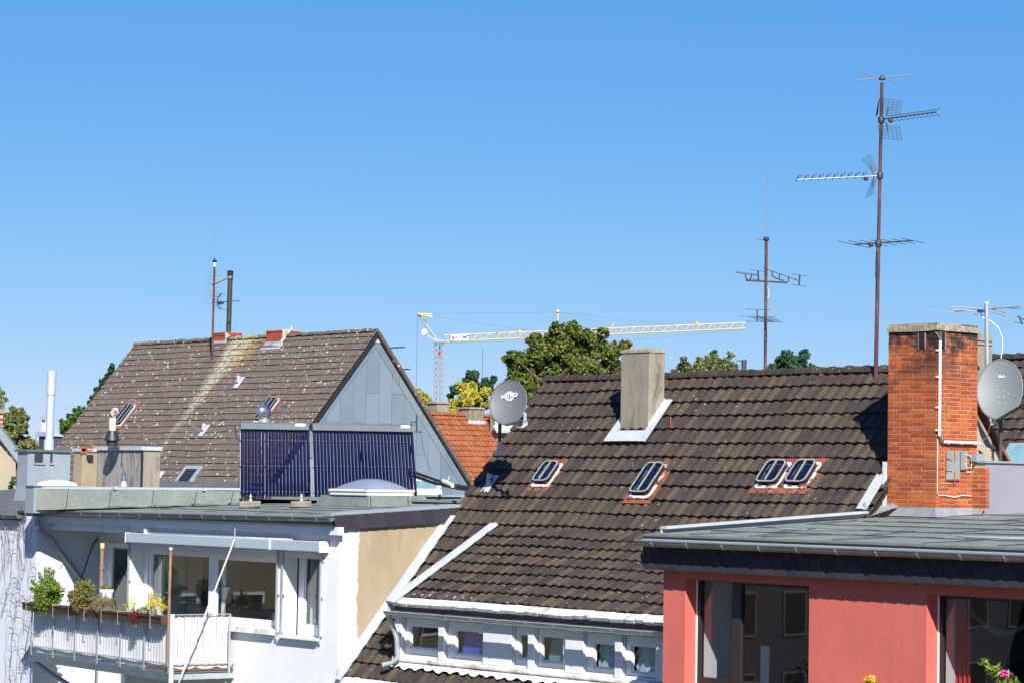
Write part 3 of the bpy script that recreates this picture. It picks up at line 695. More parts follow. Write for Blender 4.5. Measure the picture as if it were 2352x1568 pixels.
# lower eave sheet and gutter
le=MB(); E0=V((xW+.1,eY+.06,0)); E0.z=Q0.z+(E0.y-Q0.y)*math.tan(TH)
le.obox(E0+NM*.03,X_*7.5,D*.30,NM*.02); le.build('lower_eave_sheet',M['eave_block'],house)
E1=E0+D*.33; gutter((xW-.25,E1.y-.02,E1.z+.02),(xW+8,E1.y-.02,E1.z+.02),.075,house,brackets=0)
# grey rendered chimney
c1=mp(1424,998); gy=c1.y; gx0=c1.x; gx1=at(1489,1000,Y=gy).x; gyb=at(1527,850,X=gx1).y; gz1=at(1426,803,Y=gy).z
ch=MB(); ch.box(gx0,gx1,gy,gyb,.2,gz1-.05); chim=ch.build('rendered_chimney',M['concrete'],house,bevel=.012)
cp=MB(); 
cp.add([(gx0-.015,gy-.015,gz1-.06),(gx1+.015,gy-.015,gz1-.06),(gx1+.015,gyb+.015,gz1-.06),(gx0-.015,gyb+.015,gz1-.06),(gx0-.01,gy-.01,gz1-.01),(gx1+.01,gy-.01,gz1-.01),(gx1+.01,gyb+.01,gz1-.01),(gx0-.01,gyb+.01,gz1-.01),((gx0+gx1)/2,(gy+gyb)/2,gz1+.05)],[(0,1,5,4),(1,2,6,5),(2,3,7,6),(3,0,4,7),(4,5,8),(5,6,8),(6,7,8),(7,4,8)]); cp.build('chimney_cap',M['cap_concrete'],chim)
fl=MB(); zb0=c1.z
fl.box(gx0-.01,gx1+.012,gy-.02,gy-.001,zb0-.13,zb0+.03); fl.box(gx0-.01,gx1+.014,gy-.026,gy-.003,zb0+.005,zb0+.03)
ga=lambda y:Q0.z+(y-Q0.y)*math.tan(TH); a_=V((gx0-.15,gy-.005,ga(gy)))+NM*.10; fl.obox(a_,X_*(gx1-gx0+.17),D*.25,NM*.018)
for s,xx in ((1,gx1+.003),(-1,gx0-.145)):
    q=V((xx,gy-.17,Q0.z+(gy-.17-Q0.y)*math.tan(TH)))+NM*.10; fl.obox(q,-D*((gyb-gy)/math.cos(TH)+.42),X_*(.17 if s>0 else .145),NM*.018)
    xx2=gx1+.002 if s>0 else gx0-.014; q=V((xx2,gy-.02,Q0.z+(gy-.02-Q0.y)*math.tan(TH)+.05)); fl.obox(q,-D*((gyb-gy)/math.cos(TH)+.05),X_*.012,Z_*.16)
fl.build('chimney_flashing',M['lead_white'],chim)
# skylights
def rrect(w,h,r,n=5):
    out=[]
    for cx,cy,a0 in ((w/2-r,h/2-r,0),(-w/2+r,h/2-r,90),(-w/2+r,-h/2+r,180),(w/2-r,-h/2+r,270)):
        for i in range(n+1): t=R(a0+90*i/n); out.append((cx+r*math.cos(t),cy+r*math.sin(t)))
    return out
def ring(mb,outer,inner,T,z0,z1,m=0):
    n=len(outer); f=lambda p,z:T@V((p[0],p[1],z))
    vs=[f(p,z0) for p in outer]+[f(p,z1) for p in outer]+[f(p,z1) for p in inner]+[f(p,z0) for p in inner]
    mb.add(vs,[(i,(i+1)%n,n+(i+1)%n,n+i) for i in range(n)]+[(n+i,n+(i+1)%n,2*n+(i+1)%n,2*n+i) for i in range(n)]+[(2*n+i,2*n+(i+1)%n,3*n+(i+1)%n,3*n+i) for i in range(n)],m)
def skylight(parent,c,N_,Dn,w,h,lift=.09,scale=1,plate=M['rust_plate'],curb=M['rust_white'],rim=M['rim_grey'],glass=M['glass_sky'],bar=True,name='skylight'):
    T=frame_mat(X_,-Dn,N_,c+N_*.045)
    m=MB(); e=.16*scale; T0=T; T=frame_mat(X_,-Dn,N_,c+N_*.045+X_*.035*scale+Dn*.045*scale)
    m.prism([T@V((x,y,.0)) for x,y in rrect(w+e*1.5,h+e*1.9,.02)],N_*.02); o=m.build(name,plate,parent)
    m=MB(); ring(m,rrect(w+e*.62,h+e*.7,.07*scale),rrect(w,h,.06*scale),T,.021,lift*.45); m.build('curb',curb,o)
    T2=frame_mat(X_,-Dn,N_,c+N_*.045-X_*.0)
    m=MB(); ring(m,rrect(w+.0*e,h,.075*scale),rrect(w-.05,h-.05,.06*scale),T2,.02,lift); m.build('inner_collar',M['black'],o,smooth=False)
    m=MB(); ring(m,rrect(w+.022,h+.022,.10*scale),rrect(w-.022,h-.022,.085*scale),T2,lift+.001,lift+.016); m.build('frame',rim,o,smooth=True)
    if bar:
        m=MB(); m.obox(T2@V((-.008,-h/2+.02,lift+.012)),(T2.to_3x3()@V((.016,0,0))),(T2.to_3x3()@V((0,h-.04,0))),N_*.018); m.build('glazing_bar',rim,o)
    m=MB(); m.poly([T2@V((x,y,lift+.010)) for x,y in rrect(w-.025,h-.025,.08*scale)]); m.build('pane',glass,o)
    m=MB(); m.poly([T2@V((x,y,.022)) for x,y in rrect(w-.03,h-.03,.06*scale)]); m.build('shaft',M['black'],o)
    return o
for px,py,w,h in ((1262,1092,.38,.46),(1495,1107,.42,.66),(1781,1093,.42,.46),(1848,1093,.42,.46)):
    skylight(main_roof.parent,mp(px,py),NM,D,w,h)
# vent tile with white flashing, snow hooks
def vent(parent,c,N_,Dn,s=1,mat=M['lead_white']):
    T=frame_mat(X_,-Dn,N_,c+N_*.05); m=MB(); m.obox(T@V((-.10*s,-.20*s,0)),T.to_3x3()@V((.20*s,0,0)),T.to_3x3()@V((0,.40*s,0)),N_*.02)
    o=m.build('roof_vent',mat,parent); m=MB(); b=c+N_*.05; m.tube([b,b+N_*.05*s,b+Z_*.17*s+N_*.03],[.05*s,.045*s,.042*s],10); m.build('vent_pipe',mat,o,smooth=True); return o
vent(house,mp(1129,1115),NM,D,1)
hk=MB()
for px,py in ((1546,985),):
    c=mp(px,py)+NM*.08; hk.tube([c,c+Z_*.16],.008,5); hk.tube([c,c+X_*.06-Z_*.03,c+X_*.1],.008,5)
hk.build('roof_hook',M['rust'],house)
# right end of the house seen behind the brick chimney: party wall with clay verge tiles, second chimney
ve=MB(); vt=MB(); vt.box(0,.12,0,.30,0,.05); mev=vt.mesh('verge_tile',M['tile_orange'])
for k_ in range(14):
    y0=yR+.1+k_*.2; z0=zR-(y0-yR)*math.tan(TH); inst('verge_tile',mev,house,Matrix.Translation(V((xA-.08,y0+.2,z0-.22)))@Matrix.Rotation(math.pi-0,4,'Z')@Matrix.Rotation(-TH*-1,4,'X')@Matrix.Translation(V((-.12,-.05,0))))
b=cbox(2236,2246,2279,860,765,d=43.2); m=MB(); m.box(b[0],b[1],b[2],b[3],-.5,b[5]); oc=m.build('concrete_chimney',M['concrete'],house,bevel=.01)
m=MB(); m.box(b[0]-.02,b[1]+.02,b[2]-.02,b[3]+.02,b[5]-.12,b[5]-.105); m.box(b[0]-.02,b[1]+.02,b[2]-.02,b[3]+.02,b[5]-.19,b[5]-.18); m.build('chimney_strap',M['galv'],oc)
# ============================================================ salmon house with the brick chimney
pinkh=thing('salmon_house',(-22,28,GZ),'salmon pink rendered house with a low felt roof and large dark framed windows','house')
yP=25.27; pX=lambda x,y=1450: at(x,y,Y=yP).x
x0p=pX(1523); x1p=-17.2
d1,d2=.23,.23
o1=(pX(1573),pX(1858),at(1606,1564,Y=yP).z-.12,at(1606,1331,Y=yP).z)
o2=(pX(2128),-18.0,-4.2,at(2128,1364,Y=yP).z)
m=MB(); wall_y(m,x0p,x1p,-5.5,-.93,yP,yP+.30,[o1,o2]); m.build('wall',M['pink'],pinkh)
m=MB(); m.box(x0p,x0p+.25,yP+.30,31.5,GZ,-.93); m.box(x0p,x1p,yP+.01,yP+.30,GZ,-5.5); m.box(x1p-.3,x1p,yP+.31,36,GZ,-.93); m.box(x0p+.25,x1p-.3,35.7,36,GZ,-1.0); m.build('outer_wall',M['pink'],pinkh)
# rooms
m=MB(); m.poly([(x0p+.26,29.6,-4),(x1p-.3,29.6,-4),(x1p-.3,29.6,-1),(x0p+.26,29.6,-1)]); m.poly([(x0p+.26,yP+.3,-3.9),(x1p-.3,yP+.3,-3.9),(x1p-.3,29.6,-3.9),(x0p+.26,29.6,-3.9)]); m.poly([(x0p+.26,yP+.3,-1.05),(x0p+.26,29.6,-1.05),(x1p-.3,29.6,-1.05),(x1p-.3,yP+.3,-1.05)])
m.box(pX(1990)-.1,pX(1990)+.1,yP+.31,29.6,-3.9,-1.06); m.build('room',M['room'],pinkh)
def bigwin(o,gl,zt_,zb_,name='window'):
    Yw=yP+.22; a,b,c,d=o
    fr=MB(); wall_y(fr,a+.003,b-.003,c+.003,d-.003,Yw,Yw+.08,[(g0,g1,zb_,g2) for g0,g1,g2 in gl]); w_=fr.build('window',M['dark_frame'],pinkh)
    e=MB(); e.box(a+.004,a+.03,Yw-.012,Yw-.001,c,d); e.build('white_seal',M['white_pvc'],w_)
    for g0,g1,g2 in gl:
        p=MB(); p.box(g0+.003,g1-.003,Yw+.04,Yw+.05,zb_+.003,g2-.003); p.build('pane',M['glass_dark'],w_)
    return w_
Yw=yP+.22; gx=lambda x: at(x,1450,Y=Yw).x; gz=lambda x,y: at(x,y,Y=Yw).z
bigwin(o1,[(gx(1608),gx(1681),gz(1640,1334)),(gx(1701),gx(1856)+.12,gz(1780,1347))],0,gz(1700,1562))
bigwin(o2,[(gx(2164),-18.1,gz(2170,1372))],0,-4.1)
m=MB(); cx=gx(1608)-.06; m.box(cx-.02,cx,Yw+.10,Yw+.75,-3.85,-1.3); m.build('window_lining',M['white_trim'],pinkh)
m=MB(); cx=gx(2164)-.06; m.box(cx-.02,cx,Yw+.10,Yw+.34,-4.0,-1.35); m.build('window_lining',M['white_trim'],pinkh)
drape(pinkh,at(2188,1500,Y=Yw+.36).x,at(2230,1500,Y=Yw+.36).x,-4.0,-1.35,Yw+.36,M['curtain_red'],'curtain',amp=.025,waves=4)
m=MB(); x0=gx(1650); m.box(x0,x0+.16,Yw+.85,Yw+.88,-3.85,-2.2); m.build('curtain_panel',M['curtain_white'],pinkh)
m=MB(); rr=[]
for i in range(15):
    t=i/14; rr.append((gx(2180)+1.2*t,Yw+.3,-1.48-.32*math.sin(math.pi*t)))
for p,q in zip(rr,rr[1:]): m.quad(p,q,(q[0],q[1]+.03,q[2]+.07),(p[0],p[1]+.03,p[2]+.07))
m.build('valance',M['dim_cloth'],pinkh)
# roof slab
rz=lambda y: -.66+.052*(y-25.2)
m=MB(); xl=at(1475,1290,Y=25.12).x
m.prism([(xl+.01,25.14,rz(25.14)),(xl+.01,25.14,rz(25.14)-.26),(xl+.01,33.4,rz(33.4)-.26),(xl+.01,33.4,rz(33.4))],(x1p+.6-xl,0,0)); roofp=m.build('roof',M['felt'],pinkh)
m=MB()
def seam(x0,y0,x1,y1,zf,n=26,amp=.03,w=.02):
    pts=[V((x0+(x1-x0)*i/n,y0+(y1-y0)*i/n+random.gauss(0,amp),0)) for i in range(n+1)]
    for p,q in zip(pts,pts[1:]):
        p=p.copy();q=q.copy(); p.z=zf(p.y)+.006; q.z=zf(q.y)+.006
        dd=(q-p).normalized(); s_=dd.cross(Z_)*w; hh=Z_*random.uniform(.007,.016); m.quad(p-s_*.5,q-s_*.5,q-s_*.5+hh,p-s_*.5+hh); m.quad(p-s_*.5+hh,q-s_*.5+hh,q+s_,p+s_); m.quad(p+s_*.5,p+s_*.5+hh,q+s_*.5+hh,q+s_*.5)
for yy in (26.1,27.05,28.0,28.95,29.9,31.2): seam(xl+.1+random.random()*.8,yy,x1p,yy+random.uniform(-.05,.05),rz)
for xx in (-25.3,-23.9,-22.6,-21.1,-19.9,-18.8):
    y0=25.2; seam(xx,y0,xx+.35,y0+.8,rz,8,.02,.014); 
for xx,y0 in ((-25.6,28.1),(-24.2,25.3),(-19.5,27.2),(-22.9,26.2),(-23.6,30),(-24.6,26.1),(-22.2,27.05),(-21.3,28),(-23,28.95),(-20,26.1)): seam(xx,y0,xx+.05,y0+.93,rz,6,.01,.01)
m.build('roof_seams',M['seam'],roofp,kind='stuff')
m=MB()
for cx,cy,w_,h_ in ((-24.6,27.0,1.5,.35),(-20.6,26.6,2.2,.4),(-21.6,28.5,1.3,.3)):
    m.poly([(cx+w_/2*math.cos(t)*(1+.15*math.sin(3*t)),cy+h_/2*math.sin(t)*(1+.2*math.cos(2*t)),rz(cy+h_/2*math.sin(t))+.008) for t in [2*math.pi*i/18 for i in range(18)]])
m.build('felt_patches',M['felt_light'],roofp,kind='stuff')
# gutter along the front, slate fascia, left verge
gp=at(1465,1240,Y=24.98); gutter((gp.x,24.99,gp.z-.0),(x1p+.7,24.99,gp.z),.085,pinkh,brackets=14,mat=M['zinc_copper'])
m=MB(); m.obox((gp.x-.02,25.07,gp.z+.0),X_*(x1p+.7-gp.x),(0,.16,.035),Z_*.015); m.build('drip_edge',M['zinc'],pinkh)
zt_=rz(25.1)-.03; zb_=at(1475,1305,Y=25.12).z
m=MB(); m.box(xl+.02,x1p+.7,25.125,25.16,zb_+.02,zt_); m.box(xl+.02,x1p+.7,25.16,yP-.002,zb_+.03,zb_+.06); m.box(xl+.01,xl+.045,25.125,31,zb_+.02,zt_-.01); m.build('fascia_board',M['black'],pinkh)
slates_run((xl,25.122,zb_+.22),(x1p+.6,25.122,zb_+.22),.22,42,(0,-1,0),pinkh)
slates_run((xl+.1,25.128,zb_+.42),(x1p+.7,25.128,zb_+.42),.22,42,(0,-1,0),pinkh)
m=MB(); yy0,yy1=25.45,29.75; 
m.obox((xl+.01,yy0,rz(yy0)+.055),(0,yy1-yy0,(yy1-yy0)*.052+.02),X_*.14,Z_*.035); m.obox((xl+.02,yy0,rz(yy0)-.1),(0,yy1-yy0,(yy1-yy0)*.052),X_*.02,Z_*.16); m.build('verge_flashing',M['lead_white'],pinkh)
# brick chimney ------------------------------------------------
bch=thing('brick_chimney_root',(0,0,0),None,None) if False else None
zc0=-.24; ztop=2.57; y2=yB+1.0
core=MB(); core.box(xA+.008,xB-.008,yB+.008,y2,-.6,ztop); bc=core.build('brick_chimney',M['mortar_sooty'],pinkh)
yE=31.2; xE=at(2263,1120,Y=yE).x
me_b={}
def brick_me(l,axis):
    k=(round(l,3),axis)
    if k not in me_b:
        m=MB(); e=.004
        if axis=='x': m.box(e,l-.010,0,.09,e,.052)
        else: m.box(-.09,0,e,l-.010,e,.052)
        me_b[k]=m.mesh('brick',M['brick'])
    return me_b[k]
def courses(x0,x1,axis,fixed,z0,z1,gap=None):
    out=[]; k=0; z=z0
    while z+.05<z1:
        x=x0; first=True; seq=[.25] if k%2==0 else [.125,.06]
        i=0
        while x<x1-.03:
            l=seq[i] if i<len(seq) else .25
            i+=1
            if x+l>x1-.075: l=x1-x+(.014 if axis=='x' else 0)
            if not(gap and gap[0]<x+l*.5<gap[1] and z>gap[2]): out.append((x,l,z,axis,fixed))
            x+=l
        k+=1; z+=.0625
    return out
bl=courses(xA,xB,'x',yB,zc0,ztop-.12,(xB-.34,xB-.22,2.19)); bl+=courses(yB+.09,y2,'y',xB,zc0,ztop-.12,(yB+.10,yB+.19,2.19)); bl+=courses(xB+.02,xE,'x',yE,zc0,.42)
bl.sort(key=lambda b:-b[2]*0+((V((b[0],b[4],b[2])) if b[3]=='x' else V((b[4],b[0],b[2]))).length)-b[1]*20)
rest=[]
for k_,(x,l,z,ax,f) in enumerate(bl):
    o=V((x,f+.003+random.gauss(0,.0018),z)) if ax=='x' else V((f-.003+random.gauss(0,.0018),x,z))
    if k_<300: inst('brick',brick_me(l,ax),bc,Matrix.Translation(o))
    else: rest.append((l,ax,o))
m=MB()
for l,ax,o in rest:
    e=.004
    if ax=='x': m.box(o.x+e,o.x+l-.01,o.y,o.y+.09,o.z+e,o.z+.052)
    else: m.box(o.x-.09,o.x,o.y+e,o.y+l-.01,o.z+e,o.z+.052)
m.build('remaining_bricks',M['brick'],bc,kind='stuff')
core=MB(); core.box(xB+.01,xE-.008,yE+.008,yE+.4,-.5,.46); core.build('brick_pier_core',M['mortar'],bc)
m=MB(); cx0,cx1,cy0,cy1=xA-.012,xB+.03,yB-.03,y2+.02; zc=ztop-.12
g=5; vs=[]
for j in range(g+1):
    for i in range(g+1):
        u,v_=i/g,j/g; vs.append((cx0+(cx1-cx0)*u,cy0+(cy1-cy0)*v_,zc+.075+.045*math.sin(math.pi*u)*math.sin(math.pi*v_)+.02*math.sin(math.pi*v_)+random.gauss(0,.006)))
nb=len(vs); fs=[(j*(g+1)+i,j*(g+1)+i+1,(j+1)*(g+1)+i+1,(j+1)*(g+1)+i) for j in range(g) for i in range(g)]
ed=[i for i in range(g+1)]+[(j*(g+1)+g) for j in range(1,g+1)]+[g*(g+1)+i for i in range(g-1,-1,-1)]+[j*(g+1) for j in range(g-1,0,-1)]
for e_ in ed: vs.append((vs[e_][0],vs[e_][1],zc+random.gauss(0,.004)))
k_=len(ed); fs+=[(nb+i,nb+(i+1)%k_,ed[(i+1)%k_],ed[i]) for i in range(k_)]+[tuple(nb+i for i in range(k_-1,-1,-1))]
m.add(vs,fs); m.build('chimney_cap',M['cap_concrete'],bc)
m=MB(); m.box(xB-.34,xB-.22,yB-.012,yB+.007,2.19,ztop-.13); m.build('flue_slot',M['black'],bc); m=MB(); m.box(xB-.007,xB+.014,yB+.10,yB+.19,2.19,ztop-.13); m.build('flue_slot',M['black'],bc)
m=MB()
for yv in (yB+.092,yB+.198): m.box(xB-.004,xB+.016,yv-.008,yv+.008,2.17,ztop-.13)
for xv in (xB-.345,xB-.213): m.box(xv-.008,xv+.008,yB-.016,yB+.004,2.17,ztop-.13)
m.build('slot_frame',M['concrete'],bc)
# pipes on the right face
yq=at(2158,900,X=xB+.04).y; zt2=at(2158,782,X=xB+.04).z; zb2=at(2157,1000,X=xB+.04).z; xq=xB+.045
m=MB(); m.tube([(xq,yq,zt2),(xq,yq,zb2)],.021,10); m.build('vertical_pipe',M['pvc_pipe'],bc,smooth=True)
m=MB(); m.tube([(xB-.02,yq-.04,zt2+.13),(xB+.02,yq-.03,zt2+.09),(xq,yq,zt2+.01)],.016,8); m.build('pipe_elbow',M['header_grey'],bc,smooth=True); m=MB(); m.tube([(xq,yq,zb2),(xq,yq+.03,zb2-.06),(xq,yq+.09,zb2-.085)],.02,8); m.build('pipe_elbow',M['header_grey'],bc,smooth=True)
yq2=at(2245,1003,X=xB+.04).y+.04; m=MB(); m.tube([(xq,yq+.09,zb2-.09),(xq,yq2,zb2-.09)],.022,10); m.build('horizontal_pipe',M['pvc_pipe'],bc,smooth=True)
m=MB()
for zf in (.06,.30,.62,.9): zz=zb2+(zt2-zb2)*zf; m.box(xB,xB+.05,yq-.05,yq-.03,zz-.01,zz+.01); m.lathe((xq,yq,zz-.012),[(.027,0),(.027,.024)],10)
for yf in (.15,.5,.9): y_=yq+.09+(yq2-yq-.09)*yf; m.box(xB,xB+.05,y_-.012,y_+.012,zb2-.10-.02,zb2-.09+.025)
m.build('pipe_clamps',M['pvc_pipe'],bc,kind='stuff')
m=MB(); yc=yq-.005; m.tube([(xB+.015,yc,zb2-.05),(xB+.015,yc,at(2155,1130,X=xB).z),(xB+.015,yc+.03,at(2158,1137,X=xB).z),(xB+.015,yc+.2,at(2170,1137,X=xB).z),(xB+.02,yc+.42,at(2190,1141,X=xB).z),(xB+.015,yc+.6,at(2208,1136,X=xB).z),(xB+.015,yE-.02,at(2233,1138,X=xB).z)],.007,6); m.build('cable',M['fabric'],bc)
def plate(x0,x1,y0,y1,name,mat,t=.02):
    a=at(x0,y0,X=xB+.01);b=at(x1,y1,X=xB+.01); m=MB(); m.box(xB+.009,xB+.009+t,a.y,b.y,b.z,a.z); o=m.build(name,mat,bc,bevel=.003)
    m=MB(); e=.018; m.box(xB+.009+t,xB+.014+t,a.y+e,b.y-e,b.z+e,a.z-e); m.build('door_leaf',mat,o); return a,b
a,b=plate(2173,2203,1034,1102,'chimney_door',M['galv_worn']); 
m=MB(); yc=(a.y+b.y)/2+.01; m.tube([(xB+.05,yc,a.z+.03),(xB+.05,yc,a.z-.16)],.006,5); m.tube([(xB+.05,yc,b.z+.14),(xB+.05,yc,b.z-.05)],.006,5)
for zf in (.28,.70): zz=a.z+(b.z-a.z)*zf; m.bar((xB+.04,a.y-.02,zz+.01),(xB+.04,a.y+.11,zz-.02*(1 if zf<.5 else -.2)),.012,.01)
m.build('door_latches',M['rust'],bc)
plate(2206,2219,1034,1078,'small_chimney_door',M['galv_worn'])
m=MB(); P=lambda x,y: at(x,y,X=xB+.03)
m.tube([P(2217,1042),P(2228,1045),P(2232,1056),P(2231,1074),P(2221,1073),P(2218,1060)],.007,6); m.tube([P(2221,1083),P(2231,1083)],.007,6); m.build('cable_loop',M['fabric'],bc,smooth=True)
# flashing skirt at the chimney foot
m=MB(); zz=zc0-.012
for (p,q,o_) in (((xA-.01,yB-.0),(xB+.01,yB-.0),V((0,-1,0))),((xB,yB),(xB,yE),X_),((xB,yE),(xE,yE),V((0,-1,0)))):
    p=V((p[0],p[1],0));q=V((q[0],q[1],0)); f0,f1=rz(p.y)+.01,rz(q.y)+.01
    m.quad(p+o_*.012+Z_*zz,q+o_*.012+Z_*zz,q+o_*.10+Z_*(f1-.0),p+o_*.10+Z_*(f0-.0)) if o_.x<.5 else m.quad(p+o_*.012+Z_*zz,q+o_*.012+Z_*zz,q+o_*.10+Z_*f1,p+o_*.10+Z_*f0)
m.add([(xB-.0,yB-.012,zz),(xB+.012,yB,zz),(xB+.10,yB-.10,rz(yB)+.01),(xB,yB-.10,rz(yB)+.01),(xB+.10,yB,rz(yB)+.01)],[(0,3,2),(0,2,4,1)])
m.add([(xA-.01,yB-.012,zz),(xA-.16,yB-.12,rz(yB)+.01),(xA-.01,yB-.10,rz(yB)+.01)],[(0,1,2)])
m.build('chimney_flashing',M['lead'],bc)
m=MB(); m.box(xA+.03,xB+.02,yB-.022,yB-.010,zc0-.035,zc0+.0); m.box(xB+.010,xB+.024,yB-.02,yE-.01,zc0-.035,zc0+.0); m.box(xB+.026,xE+.01,yE-.022,yE-.010,zc0-.035,zc0); m.build('clamping_strip',M['galv'],bc)
a=mp(1999,1178); m=MB(); A_=V((xA-.20,a.y-.02,a.z+.02)); m.obox(A_+NM*.05,-D*.72,X_*.14,NM*.03); m.obox(A_+NM*.05+X_*.14,-D*.74,X_*.05,Z_*.12); m.obox((xA-.012,yB-.1,-.30),(.0,.1,.0),X_*.014,Z_*.75); m.build('step_flashing',M['lead_white'],pinkh)
m=MB()
for i in range(7):
    p=V((xA-.06+.03*i,yB-.36+.05*i,rz(yB)+.02+.02*i)); m.quad(p,p+V((.10,-.12,-.03)),p+V((.13,.02,.0)),p+V((.02,.12,.10)))
m.build('crumpled_flashing',M['lead'],pinkh,kind='stuff')
# grey panel wall to the right
pz0=at(2265,1190,X=xE).z-.05; pz1=at(2265,1062,X=xE).z
m=MB(); m.box(xE-.10,xE,yE+.012,yE+2.6,pz0,pz1); pnl=m.build('panel_wall',M['panel_grey'],pinkh)
m=MB(); m.box(xE-.2,xE+.03,yE-.02,yE+2.65,pz1+.002,pz1+.035); m.box(xB+.012,xE-.201,yE-.03,yE+.35,pz1-.02,pz1+.02); m.box(xB+.02,xB+.14,yE-.06,yE+.15,pz1+.021,pz1+.14); m.build('coping',M['zinc'],pinkh)
# ============================================================ white house on the left with the balcony
wh=thing('white_house',(-40,30,GZ),'white rendered house with flat felt roof, yellow side wall and a balcony','house')
wr=lambda y: -.605+.053*(y-26.97)
xWo=xW
aX=lambda x,y=1350,Y=yF: at(x,y,Y=Y).x
aZ=lambda x,y,Y=yF: at(x,y,Y=Y).z
Yw=27.45; Yb=28.3
xin=at(225,1350,Y=Yb).x; yN=at(81,1350,X=xin).y
xfin=aX(292); 
bzt=aZ(345,1262); 
op1=(aX(298),aX(637),-3.45,bzt); op2=(aX(651),aX(738),aZ(690,1462),bzt)
# main facade: left fin .. corner.  window sill part of the first opening is filled below
m=MB(); wall_y(m,xfin,xWo-.0,-12,-.785,yF,yF+.30,[(op1[0],op1[1],-3.45,op1[3]),op2]); m.build('wall',M['white_render'],wh)
zs=aZ(600,1441); xdo=at(487,1350,Y=Yw).x
m=MB(); m.box(xdo,op1[1]-.002,yF+.005,yF+.29,-3.449,zs); m.build('parapet_below_window',M['white_render'],wh)
m=MB(); m.box(xfin,xfin+.25,yF+.301,Yb,-6,-.785); m.box(xin-.3,xfin,Yb,Yb+.3,-6,-.785); m.build('recess_wall',M['white_render'],wh)
m=MB(); m.prism([(xW-.25,yF+.301,-.66),(xW-.25,36,-.30),(xW-.25,36,GZ),(xW-.25,yF+.301,GZ)],(.25,0,0)); m.build('side_wall',M['yellow'],wh)
m=MB(); m.box(xin-2,xW-.26,35.8,36,GZ,-.3); m.build('rear_wall',M['white_render'],wh)
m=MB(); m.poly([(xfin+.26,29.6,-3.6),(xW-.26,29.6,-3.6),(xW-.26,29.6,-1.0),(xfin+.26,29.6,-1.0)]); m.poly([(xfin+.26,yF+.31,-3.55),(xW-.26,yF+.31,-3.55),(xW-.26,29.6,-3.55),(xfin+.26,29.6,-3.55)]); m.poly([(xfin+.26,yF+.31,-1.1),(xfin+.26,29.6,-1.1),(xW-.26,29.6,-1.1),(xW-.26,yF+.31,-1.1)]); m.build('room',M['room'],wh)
# windows
wx=lambda x,y=1350: at(x,y,Y=Yw).x
wz=lambda x,y: at(x,y,Y=Yw).z
def win3(x0,x1,z0,z1,glass,Y=Yw,par=wh,depth=.06):
    fr=MB(); wall_y(fr,x0,x1,z0,z1,Y,Y+depth,glass); w_=fr.build('window',M['white_pvc'],par)
    for g in glass:
        b=MB(); e=.03; wall_y(b,g[0]+.001,g[1]-.001,g[2]+.001,g[3]-.001,Y+.018,Y+depth-.01,[(g[0]+e,g[1]-e,g[2]+e,g[3]-e)]); b.build('sash_bead',M['white_pvc'],w_)
        p=MB(); p.box(g[0]+.01,g[1]-.01,Y+.035,Y+.042,g[2]+.01,g[3]-.01); p.build('pane',M['glass'],w_)
    return w_
zg=wz(420,1272)
win3(op1[0]+.002,xdo-.001,-3.44,op1[3]-.002,[(wx(346),wx(479),-3.25,zg)])
w_=win3(xdo,op1[1]-.004,zs+.001,op1[3]-.003,[(wx(495),op1[1]-.03,wz(560,1422),zg-.03)])
win3(op2[0]+.002,op2[1]-.002,op2[2]+.002,op2[3]-.002,[(wx(698),op2[1]-.03,wz(698,1436),wz(700,1276))])
m=MB(); m.box(xdo+.02,op1[1]+.0,yF-.09,yF+.30,zs-.075,zs+.0); m.box(op2[0]-.02,op2[1]+.0,yF-.06,yF+.29,op2[2]-.03,op2[2]); 
m2=MB(); m2.obox((xdo+.02,yF-.10,zs-.10),X_*(op1[1]-xdo-.02),(0,.099,.0),Z_*.09); m2.build('window_sill',M['ledge'],wh)
m2=MB(); m2.obox((op2[0]-.03,yF-.10,op2[2]-.035),X_*(op2[1]-op2[0]+.04),(0,.099,.0),Z_*.04); m2.build('window_sill',M['white_trim'],wh)
for a_,b_ in ((348,364),(494,510)):
    m=MB(); x0=wx(a_)+.01; x1=x0+(.16 if a_>400 else .14); n_=8; vs=[]
    for i in range(n_+1): t=i/n_; vs+=[(x0+(x1-x0)*t,Yw+.14+.02*math.sin(t*12),-3.4),(x0+(x1-x0)*t,Yw+.14+.02*math.sin(t*12),-1.5)]
    m.add(vs,[(2*i,2*i+2,2*i+3,2*i+1) for i in range(n_)]); m.build('side_curtain',M['curtain_white'],wh,smooth=True)
m=MB(); x0=wx(703); m.box(x0,x0+.02,Yw+.1,Yw+.42,-3.5,-1.4); m.build('open_sash',M['white_pvc'],wh)
m=MB(); x0=wx(366)+.1; m.box(x0,x0+.45,Yw+.6,Yw+.63,-3.4,-1.5); m.build('wardrobe',M['room_warm'],wh)
m=MB(); m.lathe((wx(706)+.1,Yw+.13,op2[2]+.03),[(.04,0),(.055,.25),(.05,.26)],12); m.build('vase',M['white_pvc'],wh,smooth=True)
# door of the balcony recess
dz0=-3.5; m=MB(); xa=at(240,1300,Y=Yb-.05).x; xb=xfin; g0,g1=at(259,1300,Y=Yb-.05).x,xfin-.02
fr=MB(); wall_y(fr,xa,xb-.002,dz0,-1.32,Yb-.06,Yb-.005,[(g0,g1,-3.3,at(259,1256,Y=Yb-.05).z)]); do=fr.build('balcony_door',M['white_pvc'],wh)
m=MB(); m.box(g0+.003,g1-.003,Yb-.03,Yb-.022,-3.297,at(259,1256,Y=Yb-.05).z-.003); m.build('pane',M['glass_dark'],do)
m=MB(); m.box(g0,g1,Yb-.012,Yb-.006,-3.3,-1.45); m.build('dark_behind_door',M['room'],do)
